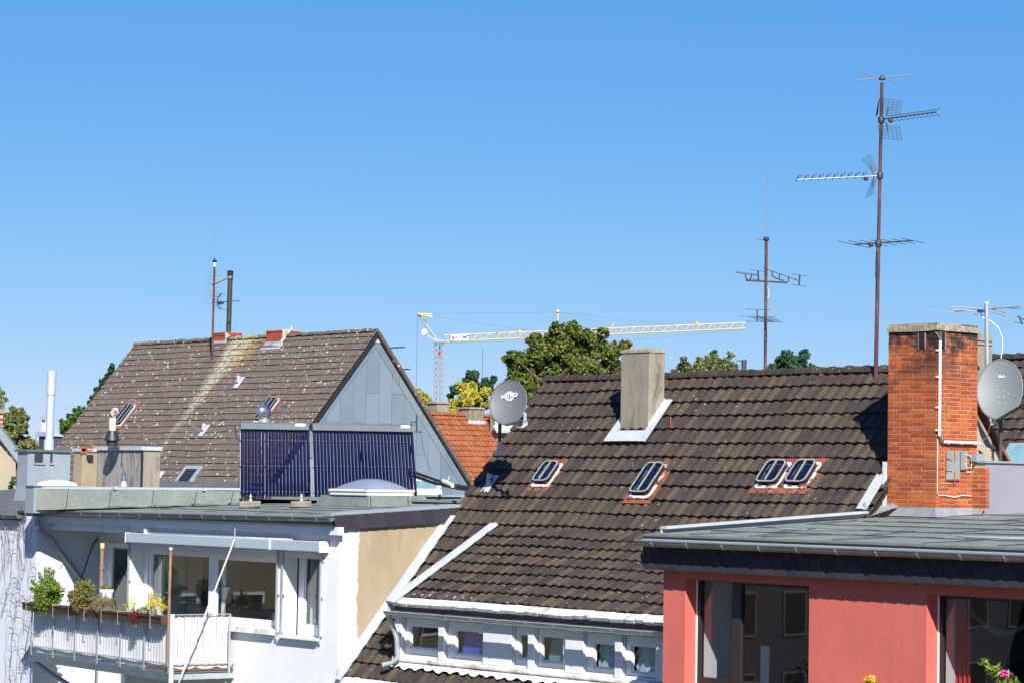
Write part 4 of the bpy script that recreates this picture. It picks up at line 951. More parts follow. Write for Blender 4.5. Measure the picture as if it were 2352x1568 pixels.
# awning box with brackets and the guide rails of the screens
ax0=at(288,1235,Y=yF-.22).x; az1=at(500,1232,Y=yF-.22).z; az0=at(500,1255,Y=yF-.22).z; ax1=at(733,1255,Y=yF-.22).x
m=MB(); m.box(ax0,ax1,yF-.22,yF-.02,az0,az1); m.build('awning_box',M['awning_box'],wh,bevel=.012)
m=MB(); m.box(ax0-.012,ax0-.001,yF-.225,yF-.015,az0-.005,az1+.005); m.build('box_end',M['white_trim'],wh); 
m=MB(); m.box(ax1+.001,ax1+.012,yF-.225,yF-.015,az0-.005,az1+.005); m.build('box_end',M['white_trim'],wh)
xm=at(619,1255,Y=yF-.225).x; m=MB(); m.box(xm-.03,xm+.03,yF-.228,yF-.221,az0-.003,az1+.003); m.build('box_joint',M['white_trim'],wh)
m=MB(); m.box(ax0+.5,xm+.5,yF-.10,yF-.04,az1+.001,az1+.03); m.build('box_rail',M['white_trim'],wh)
m=MB(); m.box(ax0+.55,ax0+.62,yF-.16,yF-.0,az1+.001,az1+.09); m.build('wall_bracket',M['white_trim'],wh)
for px,t_,b_ in ((636,1278,1468),(648,1278,1468),(736,1280,1478),(294,1250,1420)):
    x=at(px,1350,Y=yF-.03).x; z0=at(px,b_,Y=yF-.03).z; m=MB(); m.box(x-.016,x+.016,yF-.05,yF-.022,z0,az0-.002); g_=m.build('guide_rail',M['galv'],wh)
    for f in (.08,.5,.9): m=MB(); zz=z0+(az0-z0)*f; m.box(x+.017,x+.05,yF-.04,yF-.001,zz-.012,zz+.012); m.build('rail_clip',M['galv'],g_)
# eaves
gz_=wr(26.95)+.0
gutter((aX(45,1176,26.86),26.86,-.70),(aX(762,1187,26.86),26.86,-.625),.075,wh,brackets=15,mat=M['zinc_dark'],bmat=M['galv'])
gx0=aX(45,1176,26.86); gx1=aX(762,1198,26.85)
m=MB(); m.box(gx0+.3,gx1+.02,26.985,27.10,-.93,-.79); m.build('fascia_board',M['bluish_board'],wh); 
m=MB(); m.box(xin,xfin,27.105,27.35,-1.07,-.835); m.build('recess_beam',M['bluish_board'],wh)
m=MB(); m.box(gx0+.3,xW-.01,27.0,yF+.3,-.785,-.76); m.box(xin,xfin,yF+.301,Yb,-.785,-.76); m.build('soffit',M['white_trim'],wh)
# felt roof
ux=[at(58,1150,d=55).x]
m=MB(); m.add([(gx0+.15,26.93,wr(26.93)-.07),(xW-.0,26.93,wr(26.93)),(xW-.0,31.2,wr(31.2)),(gx0+.15,31.2,wr(31.2)-.01),(gx0+.15,26.93,-.755),(xW-.0,26.93,-.755),(xW-.0,31.2,-.62),(gx0+.15,31.2,-.62)],[(0,1,2,3),(4,7,6,5),(0,4,5,1),(1,5,6,2),(2,6,7,3),(3,7,4,0)]); roofw=m.build('roof',M['felt'],wh)
m=MB()
for yy in (27.5,28.15,28.8,29.4): seam(gx0+.3,yy+random.uniform(-.05,.05),xW-.3,yy+random.uniform(-.05,.05),wr,30,.02,.010)
for xx in (-46.8,-45.1,-43.4,-41.6,-39.9,-38.2,-37): seam(xx,26.95,xx+.25,27.6,wr,6,.01,.01)
m.build('roof_seams',M['seam'],roofw,kind='stuff')
# upstand of the raised rear roof, felt with a zinc coping
def pw(x,y): r=ray(x,y); n=V((0,-.053,1)); return r*(V((0,26.97,-.605)).dot(n)/r.dot(n))
a=pw(82,1168); b=pw(550,1155)
m=MB(); ztl=at(300,1120,Y=(a.y+b.y)/2).z-.03; a=V((a.x,a.y,a.z)); b2=b.copy()
m.add([(a.x,a.y,a.z-.02),(b.x,b.y,b.z-.02),(b.x,b.y+.045,ztl+.02),(a.x,a.y+.045,ztl-.02),(a.x,a.y+.4,a.z-.02),(b.x,b.y+.4,b.z-.02),(b.x,b.y+.4,ztl+.02),(a.x,a.y+.4,ztl-.02)],[(0,1,2,3),(1,5,6,2),(3,2,6,7),(4,0,3,7)]); up=m.build('upstand',M['felt'],wh)
m=MB(); dv=(b-a); 
m.obox((a.x-.1,a.y+.0,ztl-.015),(b.x-a.x+.1,b.y-a.y,.04),(0,.5,0),Z_*.045); m.build('coping',M['zinc'],up)
m=MB()
for f in (.15,.36,.57,.78,.96):
    p=a.lerp(b,f); m.bar(p+V((0,-.012,.0)),V((p.x,p.y+.035,ztl-.01)),.016,.004,up=(0,-1,0)); m.bar(p+V((0,-.012,.003)),p+V((.12,-.2,-.018)),.014,.004)
m.build('upstand_seams',M['seam'],up,kind='stuff')
m=MB(); 
for f in (.37,.81): p=a.lerp(b,f); m.box(p.x-.05,p.x+.05,p.y+.02,p.y+.1,ztl+.0,ztl+.062)
m.build('coping_clips',M['lead_white'],up,kind='stuff')
m=MB(); ex=at(58,1150,Y=a.y-.05).x; m.box(ex,a.x-.01,a.y-.05,a.y+1.2,-.72,ztl+.04); m.box(ex-.03,a.x+.02,a.y-.08,a.y+1.2,ztl+.041,ztl+.06); m.build('end_cladding',M['zinc'],wh)
# upper flat roof
m=MB(); m.prism([(ex+.05,a.y+.46,-.36),(b.x+.2,b.y+.45,-.36),(xW-1.6,31.25,-.36),(xW-.3,31.25,-.36),(xW-.3,36,-.30),(ex+.05,36,-.30)],(0,0,.04)); m.build('upper_roof',M['felt'],wh)
# plinth with the dome skylight on the right
k0=pw(845,1161); kt=at(842,1137.5,X=k0.x-.08).z
xk0=at(722,1155,Y=k0.y).x; yk1=at(1062,1150,X=k0.x).y
m=MB(); m.add([(xk0,k0.y,k0.z-.02),(k0.x,k0.y,k0.z-.02),(k0.x-.06,k0.y+.06,kt),(xk0+.15,k0.y+.06,kt),(k0.x,yk1,wr(yk1)-.02),(k0.x-.06,yk1,kt+.0),(xk0,yk1,wr(yk1)-.02),(xk0+.15,yk1,kt)],[(0,1,2,3),(1,4,5,2),(3,2,5,7),(0,3,7,6),(4,6,7,5)]); pk=m.build('plinth',M['felt'],wh)
m=MB(); m.box(k0.x-.10,k0.x+.01,k0.y+1.45,yk1+.02,kt+.001,kt+.04); m.box(k0.x-.02,k0.x+.02,yk1,yk1+.03,wr(yk1),kt+.04); m.build('coping',M['zinc'],pk)
m=MB(); 
for f in (.03,.42,.72): y_=k0.y+(yk1-k0.y)*f; m.bar((k0.x+.008,y_,wr(y_)+.0),(k0.x-.045,y_+.02,kt-.01),.02,.004,up=(1,0,0))
m.build('plinth_seams',M['seam'],pk,kind='stuff')
q=at(842,1137,X=k0.x-.08); sx0=at(757,1134,Y=q.y).x; sy1=at(950,1136,X=q.x).y; st=at(842,1123,Y=q.y).z
m=MB(); m.box(sx0,q.x,q.y,sy1,kt+.002,st-.05); m.box(sx0-.02,q.x+.02,q.y-.02,sy1+.02,st-.049,st); ds=m.build('dome_skylight',M['white_trim'],wh,bevel=.012)
m=MB(); n=16; cx,cy=(sx0+q.x)/2,(q.y+sy1)/2; hx,hy=(q.x-sx0)/2-.05,(sy1-q.y)/2-.05; hgt=at(850,1098,Y=cy).z-st; vs=[]
for j in range(n+1):
    for i in range(n+1):
        u,v_=-1+2*i/n,-1+2*j/n; vs.append((cx+hx*u,cy+hy*v_,st+hgt*((1-u*u)*(1-v_*v_))**.55))
m.add(vs,[(j*(n+1)+i,j*(n+1)+i+1,(j+1)*(n+1)+i+1,(j+1)*(n+1)+i) for j in range(n) for i in range(n)]); m.build('dome',M['dome'],ds,smooth=True)
m=MB()
for xx,yy in ((sx0+.03,q.y-.022),(q.x-.02,q.y-.022),(q.x-.02,sy1-.05)): m.box(xx-.04,xx+.04,yy,yy+.08,st+.001,st+.012)
m.build('dome_clips',M['rust'],ds,kind='stuff')
# milky dome far left
c=at(131,1114,d=55.5); hx=at(156,1112,Y=c.y).x-c.x; hz=at(131,1101,Y=c.y).z-c.z
m=MB(); m.lathe((c.x,c.y,c.z-.05),[(hx*math.cos(t),.05+hz*math.sin(t)) for t in [math.pi/2*i/8 for i in range(9)]],24); m.build('milky_dome',M['dome_milky'],wh,smooth=True)
# side verge: zinc strip and slates
y0s,y1s=26.95,30.0; v0=V((xW+.02,y0s,-.585)); v1=V((xW+.02,y1s,-.415))
m=MB(); m.obox(v0+V((-.20,0,.0)),v1-v0,X_*.24,Z_*.05); m.box(xW-.2,xW+.03,26.90,26.948,v0.z-.02,v0.z+.04); m.build('verge_trim',M['zinc'],wh)
hs=.255
m=MB(); m.obox(v0+V((-.015,0,-hs+.02)),v1-v0,X_*.012,Z_*(hs-.03)); m.build('verge_board',M['black'],wh)
slates_run(v0+V((.004,0,-.004)),v1+V((.004,0,-.004)),hs,14,(1,0,0),wh)
# ------------------------------------------------------------ chimneys, vents and metal tower on the upper roof
def flatbox(b,name,mat,par,z0=None,bev=.01): m=MB(); m.box(b[0],b[1],b[2],b[3],z0 if z0 is not None else b[4],b[5]); return m.build(name,mat,par,bevel=bev)
B=cbox(219,324,366,1114,1033,d=54.5)
cb=flatbox(B,'concrete_chimney',M['concrete_dark'],wh,-.3)
m=MB(); m.box(B[1]+.001,B[1]+.006,B[2]+.04,B[3],-.3,B[5]-.001); m.build('side_slab',M['concrete'],cb)
m=MB(); m.box(B[1]-.02,B[1]+.008,B[2]-.008,B[2]+.035,-.3,B[5]-.002); m.build('corner_joint',M['black'],cb)
m=MB(); m.box(B[0]-.02,B[1]+.04,B[2]-.04,B[3]+.03,B[5]+.001,B[5]+.085); m.build('cap_flashing',M['lead_white'],cb)
B2=cbox(167,187,240,1114,1036,d=55.6); cb2=flatbox(B2,'beige_chimney',M['concrete_beige'],wh,-.3)
m=MB(); m.box(B2[0]-.02,B2[1]+.03,B2[2]-.03,B2[3],B2[5]+.001,B2[5]+.07); m.build('cap_flashing',M['lead_white'],cb2)
cc=at(257,1028,d=54.9); z=B[5]+.086
m=MB(); m.lathe((cc.x,cc.y,z),[(.12,0),(.12,.10),(.17,.12),(.10,.33)],20); m.build('flue_cone',M['black_rubber'],cb,smooth=True)
m=MB(); m.lathe((cc.x,cc.y,z+.30),[(.075,0),(.075,.30),(.06,.30),(.06,.26)],16); m.build('flue_pipe',M['beige_pipe'],cb,smooth=True)
m=MB(); c2=V((cc.x-.08,cc.y+.1,z+.45)); m.lathe(c2+Z_*.28,[(.001,-.012),(.10,-.01),(.10,.01),(.001,.012)],16,axis=(.3,-.9,.1)); m.bar(c2-Z_*.1,c2+Z_*.25,.05,.03); m.build('rusted_flue_plate',M['rust_white'],cb)
p=lambda x,y: at(x,y,X=B2[1]+.03)
m=MB(); a=p(187,1026);b=p(200,1040); m.box(B2[1]+.005,B2[1]+.03,a.y,b.y,b.z,a.z); m.tube([p(196,1033),p(210,1033),p(212,1028),p(212,1012)],.016,6); m.build('orange_bracket',M['rust'],cb2)
m=MB(); a=p(200,1043);b=p(211,1054); m.box(B2[1]+.005,B2[1]+.1,a.y,b.y,b.z,a.z); m.build('floodlight',M['black_rubber'],cb2,bevel=.01)
c=at(284,1114,d=52.2); m=MB(); m.lathe((c.x,c.y,c.z-.02),[(.075,0),(.05,.10),(.045,.11)],14); vp_=m.build('roof_vent',M['lead_white'],wh,smooth=True)
m=MB(); m.lathe((c.x,c.y,c.z+.09),[(.048,0),(.048,.13),(.04,.13),(.04,.15),(.055,.15),(.055,.165)],14); m.build('vent_cap',M['zinc_dark'],vp_,smooth=True)
c=at(1009,1131,d=48.5); m=MB(); m.lathe((c.x,c.y,c.z-.02),[(.06,0),(.05,.08),(.025,.09),(.025,.10),(.05,.13),(.02,.16)],14); m.build('small_vent',M['white_pvc'],wh,smooth=True)
# metal clad tower with flue, flaring at the foot
B=cbox(38,61,159,1150,1036,d=57); z0=B[4]-.1; z1=B[5]; e=.06
m=MB(); m.add([(B[0]-e*1.5,B[2]-e,z0),(B[1]+e,B[2]-e,z0),(B[1]+e,B[3]+e,z0),(B[0]-e*1.5,B[3]+e,z0),(B[0],B[2],z1-.75),(B[1],B[2],z1-.75),(B[1],B[3],z1-.75),(B[0],B[3],z1-.75),(B[0],B[2],z1),(B[1],B[2],z1),(B[1],B[3],z1),(B[0],B[3],z1)],[(0,1,5,4),(1,2,6,5),(2,3,7,6),(3,0,4,7),(4,5,9,8),(5,6,10,9),(6,7,11,10),(7,4,8,11),(8,9,10,11)]); tw=m.build('metal_clad_chimney',M['zinc'],wh)
m=MB(); m.box(B[0]-.08,B[1]+.05,B[2]-.05,B[3]+.05,z1+.001,z1+.05); m.build('cap_sheet',M['zinc_dark'],tw)
p=lambda x,y: at(x,y,X=B[1]+.01)
for x0,x1,yt,yb in ((80,101,1041,1063),(116,123,1041,1063)):
    a=p(x0,yt);b=p(x1,yb); m=MB(); m.box(B[1]+.002,B[1]+.012,a.y,b.y,b.z,a.z); fo=m.build('flue_opening',M['dark_metal'],tw); m=MB(); m.box(B[1]+.013,B[1]+.03,a.y-.02,b.y+.02,b.z-.03,b.z+.01); m.box(B[1]+.013,B[1]+.02,b.y-.03,b.y+.01,b.z,a.z); m.build('opening_frame',M['zinc'],fo)
m=MB()
for f in (.22,.42,.6,.72,.86): y_=B[2]+(B[3]-B[2])*f; m.box(B[1]+.0015,B[1]+.010,y_-.004,y_+.004,z1-.74,z1-.03)
m.build('standing_seams',M['zinc'],tw,kind='stuff')
a=at(112,1036,d=58); b=at(119,900,d=58); t_=at(122,852,d=58)
m=MB(); m.tube([a+V((0,0,-.1)),at(117,905,d=58)],.093,16); fl_=m.build('steel_flue',M['flue_steel'],tw,smooth=True)
m=MB(); m.tube([at(117,905,d=58),at(119,851,d=58)],.108,16); m.build('flue_head',M['flue_steel'],fl_,smooth=True)
m=MB(); a2=at(112,1031,d=58); m.tube([a2+Z_*-.1,a2+Z_*.22],.115,16); m.build('flue_collar',M['flue_steel'],fl_,smooth=True)
# ------------------------------------------------------------ solar collector
sc=thing('solar_collector',at(600,1160,d=50.6),'pair of dark blue vacuum tube solar collectors with grey header boxes on the flat roof','solar collector')
TLc,TRc,BLc,BRc=at(553,985,d=51.9),at(949,992,d=52.3),at(552,1137,d=51.3),at(959,1139,d=51.9)
def sp_(u,v): return TLc.lerp(TRc,u).lerp(BLc.lerp(BRc,u),v)
nrm=(TRc-TLc).cross(TLc-BLc).normalized(); nrm=nrm if nrm.dot(-TLc)>0 else -nrm
for pi,(u0,u1,nt_) in enumerate(((0,.395,20),(.415,1.0,30))):
    me=None
    for i in range(nt_):
        u=u0+(u1-u0)*(i+.5)/nt_; a=sp_(u,0.0);b=sp_(u,1.0); m=MB(); m.tube([a,a.lerp(b,.985),b],[.0295,.0295,.014],8); m.build('vacuum_tube',M['tube_blue'],sc,smooth=True)
    a=sp_(u0,0)+nrm*.08; b=sp_(u1-.002,0)+nrm*.08; dv=b-a; upv=(sp_(u0,0)-sp_(u0,1)).normalized()
    m=MB(); pts=[a-upv*.02,a+upv*.10-nrm*.0,a+upv*.155-nrm*.05,a+upv*.155-nrm*.16,a-upv*.02-nrm*.16]; m.prism(pts,dv); hb=m.build('header_box',M['header_grey'],sc)
    la=.80 if pi==0 else .88; m=MB(); q=a+dv*la+upv*.06+nrm*.003; m.obox(q,dv.normalized()*.20,upv*.05,nrm*.004); m.build('maker_plate',M['white_trim'],hb)
    for v_ in (.16,.55,.94):
        m=MB(); m.tube([sp_(u0,v_)-nrm*.035,sp_(u1,v_)-nrm*.035],.012,6); m.build('cross_rail',M['galv'],sc)
        m=MB()
        for i in range(nt_+1): q=sp_(u0+(u1-u0)*i/nt_,v_); m.box(q.x-.012,q.x+.012,q.y-.012,q.y+.012,q.z-.012,q.z+.012)
        m.build('tube_clips',M['galv'],sc,kind='stuff')
    m=MB()
    for i in range(nt_): q=sp_(u0+(u1-u0)*(i+.5)/nt_,1.0); m.box(q.x-.018,q.x+.018,q.y-.018,q.y+.018,q.z-.03,q.z-.0)
    m.build('tube_feet',M['dark_metal'],sc,kind='stuff')
for u in (.0,.135,.40,.41,.7,.99):
    m=MB(); a=sp_(u,.0)-nrm*.05;b=sp_(u,1.03)-nrm*.05; m.bar(a,b,.03); c=V((a.x+nrm.x*-.9,a.y-nrm.y*.9,b.z-.1)); m.bar(a.lerp(b,.1),c,.025); m.build('support_strut',M['dark_metal'],sc)
m=MB(); a=sp_(.405,0)-nrm*.02;b=sp_(.405,.42)-nrm*.02; m.bar(a,b,.055,.02,up=nrm); m.build('gap_plate',M['header_grey'],sc)
for x0,x1 in ((550,598),(668,714)):
    c0=pw(x0,1163); c1=c0+(at(x1,1162,d=50)-at(x0,1163,d=50))
    for k_ in range(2): m=MB(); m.obox(c0+Z_*(.0+.055*k_),(c1-c0),V((-nrm.x,-nrm.y,0)).normalized()*.35,Z_*.05); m.build('timber_block',M['timber_grey'],sc,bevel=.004)
    m=MB(); c=c0.lerp(c1,.52)+V((-nrm.x,-nrm.y,0))*.15; m.lathe(c+Z_*.11,[(.04,0),(.015,.06),(.03,.08),(.005,.14)],8); m.build('foot_bolt',M['galv'],sc)
hs_=MB(); 
h0=at(958,1090,d=51.5); 
for off,r_ in ((0,.030),(9,.032)): hs_=MB(); hs_.tube([at(950,1083+off,d=51.8),at(1000,1101+off*.9,d=50),at(1050,1114+off*.7,d=48.5),at(1090,1121+off*.4,d=47.0)],r_,10); hs_.build('insulated_pipe',M['black_rubber'],sc,smooth=True)
m=MB(); m.tube([at(1018,1104,d=49.2),at(1040,1114,d=48.6)],.045,8); m.tube([at(1026,1108,d=49),at(1033,1092,d=49)],.008,5); m.build('pipe_wrap',M['beige_pipe'],sc,smooth=True)
m=MB(); a=at(951,990,d=52.2); m.tube([a,at(958,990,d=52.2),at(967,991,d=52.2)],.014,6); m.tube([at(957,990,d=52.2),at(957,953,d=52.2)],.016,6); m.tube([at(957,968,d=52.2),at(944,969,d=52.2),at(944,978,d=52.2)],.013,6); m.lathe(at(967,991,d=52.2),[(.001,-.02),(.022,0),(.001,.02)],8); m.build('valve_pipe',M['dark_metal'],sc)
m=MB(); m.tube([at(553,975,d=51.9),at(541,976,d=51.9),at(540,990,d=51.9),at(545,1005,d=51.9),at(553,1013,d=51.9)],.022,8); m.build('return_pipe',M['dark_metal'],sc,smooth=True)
m=MB(); m.tube([at(966,992,d=52.2),at(972,1030,d=52),at(990,1083,d=51.5)],.004,4); m.build('sensor_cable',M['black_rubber'],sc)
# ball ventilator behind the collector
c=at(606,972,d=56); rv=thing('ball_ventilator',c,'silver turbine ball ventilator on a short pipe behind the solar collector','ventilator')
k=56/FPX
m=MB(); m.tube([c+Z_*-.5,c+Z_*.10],.12,14); m.build('pipe',M['galv'],rv,smooth=True)
cc=at(606,945,d=56); m=MB(); nseg=18
for i in range(nseg):
    t0=2*math.pi*i/nseg; vs=[]
    for j in range(9):
        p_=math.pi*j/8; tt=t0+.35*math.sin(p_); r_=k*17*math.sin(p_); r2=r_*.93; vs+=[(cc.x+r_*math.cos(tt),cc.y+r_*math.sin(tt),cc.z+k*17*math.cos(p_)),(cc.x+r2*math.cos(tt+.33),cc.y+r2*math.sin(tt+.33),cc.z+k*16.5*math.cos(p_))]
    m.add(vs,[(2*j,2*j+2,2*j+3,2*j+1) for j in range(8)])
m.build('ball_vanes',M['silver'],rv,smooth=True)
# ============================================================ balcony of the white house
bz=-3.51
cA=at(395,1545,Z=bz); cL=at(70,1500,Z=bz); cR=V((cA.x+.14,yF-.01,bz))
cL=V((xin-.02 if False else cL.x,cL.y,bz))
bal=MB(); fl_pts=[cL,cA,cR,V((xfin-.4,yF-.01,bz)),V((cL.x+.25,yF+.6,bz))]
bal.prism([p+Z_*.0 for p in fl_pts],(0,0,.04)); balc=bal.build('balcony',M['steel_beam'],wh)
fd=(cA-cL).normalized(); fo_=V((fd.y,-fd.x,0))
m=MB(); m.obox(cL-Z_*.14+fo_*.0-fd*.02,(cA-cL)+fd*.02,fo_*.03,Z_*.15); m.build('front_beam',M['steel_beam'],balc)
sd=(cR-cA).normalized(); so_=V((sd.y,-sd.x,0))
m=MB(); m.obox(cA-Z_*.12,cR-cA,so_*.04,Z_*.10); m.build('side_beam',M['galv'],balc)
m=MB(); 
for i in range(10):
    a=cA.lerp(cR,i/10); b=cA.lerp(cR,(i+.93)/10); m.obox(a+Z_*.045-fd*.9*.0-fd*1.0,b-a,fd*1.03,Z_*.025)
for_board=m.build('floor_boards',M['brown_wood'],balc,kind='stuff')
def zpx(x,y,p): # height of pixel row y above plan point p near column x
    r=ray(x,y); t=math.hypot(p.x,p.y)/math.hypot(r.x,r.y); return r.z*t
ztA=zpx(395,1412,cA); zb1=zpx(395,1536,cA)
ztL=ztA
# posts and balusters on the front
npost=7; L_=(cA-cL).length
for i in range(npost):
    p=cL+fd*(.12+(L_-.2)*i/(npost-1)) if i else cL+fd*.10
    m=MB(); m.obox(p+fo_*.035-fd*.02+Z_*-.02,fd*.045,fo_*.012,Z_*(ztA-bz-.06)); m.build('post',M['galv'],balc)
m=MB()
k_=0; t=.16
while t<L_-.04:
    p=cL+fd*t+fo_*.02; m=MB(); m.tube([p+Z_*(.17),p+Z_*(ztA-bz-.05)],.006,5); m.build('baluster',M['galv'],balc); t+=.108
m=MB(); m.obox(cL+fo_*.012+Z_*.155,cA-cL,fo_*.03,Z_*.02); m.build('bottom_rail',M['galv'],balc)
m=MB(); m.obox(cL+fo_*.0+Z_*(ztA-bz-.04),cA-cL,fo_*.04,Z_*.025); m.build('top_rail',M['galv'],balc)
L2=(cR-cA).length
for i in range(9):
    p=cA.lerp(cR,(i+.7)/9.5)+so_*.02; m=MB(); m.tube([p+Z_*.17,p+Z_*(ztA-bz)],.010,5); m.build('baluster',M['galv'],balc)
m=MB(); m.obox(cA+so_*.01+Z_*.15,cR-cA,so_*.03,Z_*.015); m.build('bottom_rail',M['galv'],balc)
m=MB(); m.obox(cA+so_*.01+Z_*(ztA-bz),(cR-cA)*.93,so_*.03,Z_*.018); m.build('top_rail',M['galv'],balc)
p=cA.lerp(cR,.92); m=MB(); m.tube([p+so_*.03-Z_*.02,p+so_*.03+Z_*(ztA-bz)],.022,8); m.build('post',M['galv'],balc)
m=MB(); c=cA+V((.0,-.02,0)); m.tube([c-Z_*.45,c+Z_*(ztA-bz+.02)],.048,14); m.build('corner_post',M['post_grey'],balc,smooth=True)
# fabric screens behind the balusters
def screen(a,b,off,z0,z1,nw,name='fabric_screen'):
    m=MB(); n=60; d=(b-a).normalized(); o=V((d.y,-d.x,0)); vs=[]; rows=6
    for i in range(n+1):
        t=i/n; p=a.lerp(b,t)-o*off; sag=.035*abs(math.sin(math.pi*t*nw))
        for j in range(rows+1):
            f=j/rows; vs.append((p.x+o.x*.008*math.sin(t*40+f*4),p.y+o.y*.008*math.sin(t*40+f*4),z0-sag*(1-f)**2+(z1-z0)*f))
    m.add(vs,[(i*(rows+1)+j,(i+1)*(rows+1)+j,(i+1)*(rows+1)+j+1,i*(rows+1)+j+1) for i in range(n) for j in range(rows)]); return m.build(name,M['fabric'],balc,smooth=True)
screen(cL+fd*.08,cA-fd*.02,.012,bz+.085,ztA-.05,5.5); screen(cA+sd*.04,cR-sd*.12,.012,bz+.10,ztA-.02,2.5)
m=MB(); m.tube([cL+V((.1,.05,-.16)),cL+V((.55,.25,-.42)),cL+V((1.9,.6,-.95))],.05,10); m.build('lower_downpipe',M['galv'],wh,smooth=True)
m=MB(); a=cA+V((-.05,.1,-.18)); m.bar(a,a+V((1.2,.9,-.5)),.05,.03); m.build('underside_brace',M['galv'],balc)
# bamboo like poles
def pole(name,px,y0,y1,p,r,mat,lab,cat):
    a=V((p.x,p.y,zpx(px,y1,p))); b=V((p.x+.0,p.y,zpx(px,y0,p))); m=MB(); n=9
    pts=[a.lerp(b,i/n) for i in range(n+1)]; m.tube(pts,[r*(1.0+.12*(i%2)) for i in range(n+1)],10); return tag(m.build(name,mat,None,loc=a,smooth=True),lab,cat)
pA=cA-fd*.06+fo_*.02
pole('bamboo_pole',391,1258,1556,pA,.026,M['bamboo'],'brown bamboo pole tied to the balcony corner post','pole','' ) if False else None
m=MB(); pA=cA-fd*.075+fo_*.055; a=V((pA.x,pA.y,zpx(389,1530,pA))); b=V((pA.x+.02,pA.y,zpx(392,1257,pA)))
pts=[a.lerp(b,i/12) for i in range(13)]; m.tube(pts,[.026+.004*(i%3==0) for i in range(13)],10); bp=thing('bamboo_pole',a,'brown bamboo pole with pale top tied to the balcony corner post','pole'); m.build('shaft',M['bamboo'],bp,smooth=True)
m=MB(); c=a.lerp(b,.985); m.tube([c,c+Z_*.035],.034,10); m.build('cap',M['white_pvc'],bp); m=MB(); c=a.lerp(b,.62); m.tube([c-fd*.04,c+fd*.02],.012,6); m.tube([c-fd*.11,c-fd*.03],.009,6); m.build('clamp',M['lime_blue'],bp)
q=cL+fd*(L_*.47)-fo_*.28; q=V((at(232,1350,Y=27.0).x,27.0,0)); a=V((q.x,q.y,bz+.1)); b=V((q.x+.01,q.y,zpx(231,1246,q)))
bp2=thing('wooden_pole',a,'brown wooden pole with yellow top standing beside the balcony door','pole'); m=MB(); m.tube([a,b],.038,10); m.build('shaft',M['bamboo'],bp2,smooth=True)
m=MB(); m.tube([b-Z_*.10,b],.044,10); m.build('cap',M['yellow_cap'],bp2); c=a.lerp(b,.77); m=MB(); m.tube([c-X_*.09,c+X_*.09],.012,6); m.build('clamp',M['lime_blue'],bp2)
c=at(223,1260,Y=Yb-.02); m=MB(); m.box(c.x-.06,c.x+.04,Yb-.05,Yb-.01,bz+.1,c.z); tag(m.build('wooden_board',M['brown_wood'],None,loc=(c.x,Yb,bz+.1)),'tall dark brown board upright in the recess corner behind the pole with the yellow top','board')
# long handled brush against the wall
s0=at(160,1404,Y=27.3); s1=at(217,1240,Y=Yb-.10)
br=thing('long_handled_brush',s0,'long handled brush leaning against the shaded balcony wall','brush'); m=MB(); m.tube([s0,s1],.013,8); m.build('handle',M['dark_metal'],br)
m=MB(); d_=(s1-s0).normalized(); m.add(*(lambda mm:(mm.v,mm.f))(MB().obox(s1-d_*.05-X_*.05,X_*.10,d_*.26,Y_*.05))); m.build('head',M['dark_brown_bristle'],br,bevel=.015)
m=MB(); m.tube([s0,s0+d_*.22],.02,8); m.build('grip',M['white_pvc'],br)
c=at(205,1262,X=xin+.01) if False else at(205,1262,Y=Yb-.03); m=MB(); m.box(c.x-.045,c.x+.045,Yb-.04,Yb-.005,c.z-.12,c.z+.09); m.tube([(c.x,Yb-.02,c.z+.09),(c.x,Yb-.02,c.z+.25)],.003,4); tag(m.build('hanging_plaque',M['ochre'],None,loc=c),'small ochre plaque hanging on the shaded recess wall','plaque')
# awning crank pole running diagonally in front of the side screen
a=at(415,1556,Y=25.95); b=at(539,1237,Y=yF-.26)
ap=thing('crank_pole',a,'long white crank pole hanging diagonally from the awning box across the balcony side','pole'); m=MB(); m.tube([a,a.lerp(b,.55)],.018,8); m.tube([a.lerp(b,.5),b],.014,8); m.build('rod',M['white_trim'],ap,smooth=True)
m=MB(); m.tube([b,b+Z_*.20],.012,6); m.tube([a,a-(b-a).normalized()*.2,a-(b-a).normalized()*.26+X_*.08],.014,6); m.build('hook',M['galv'],ap)
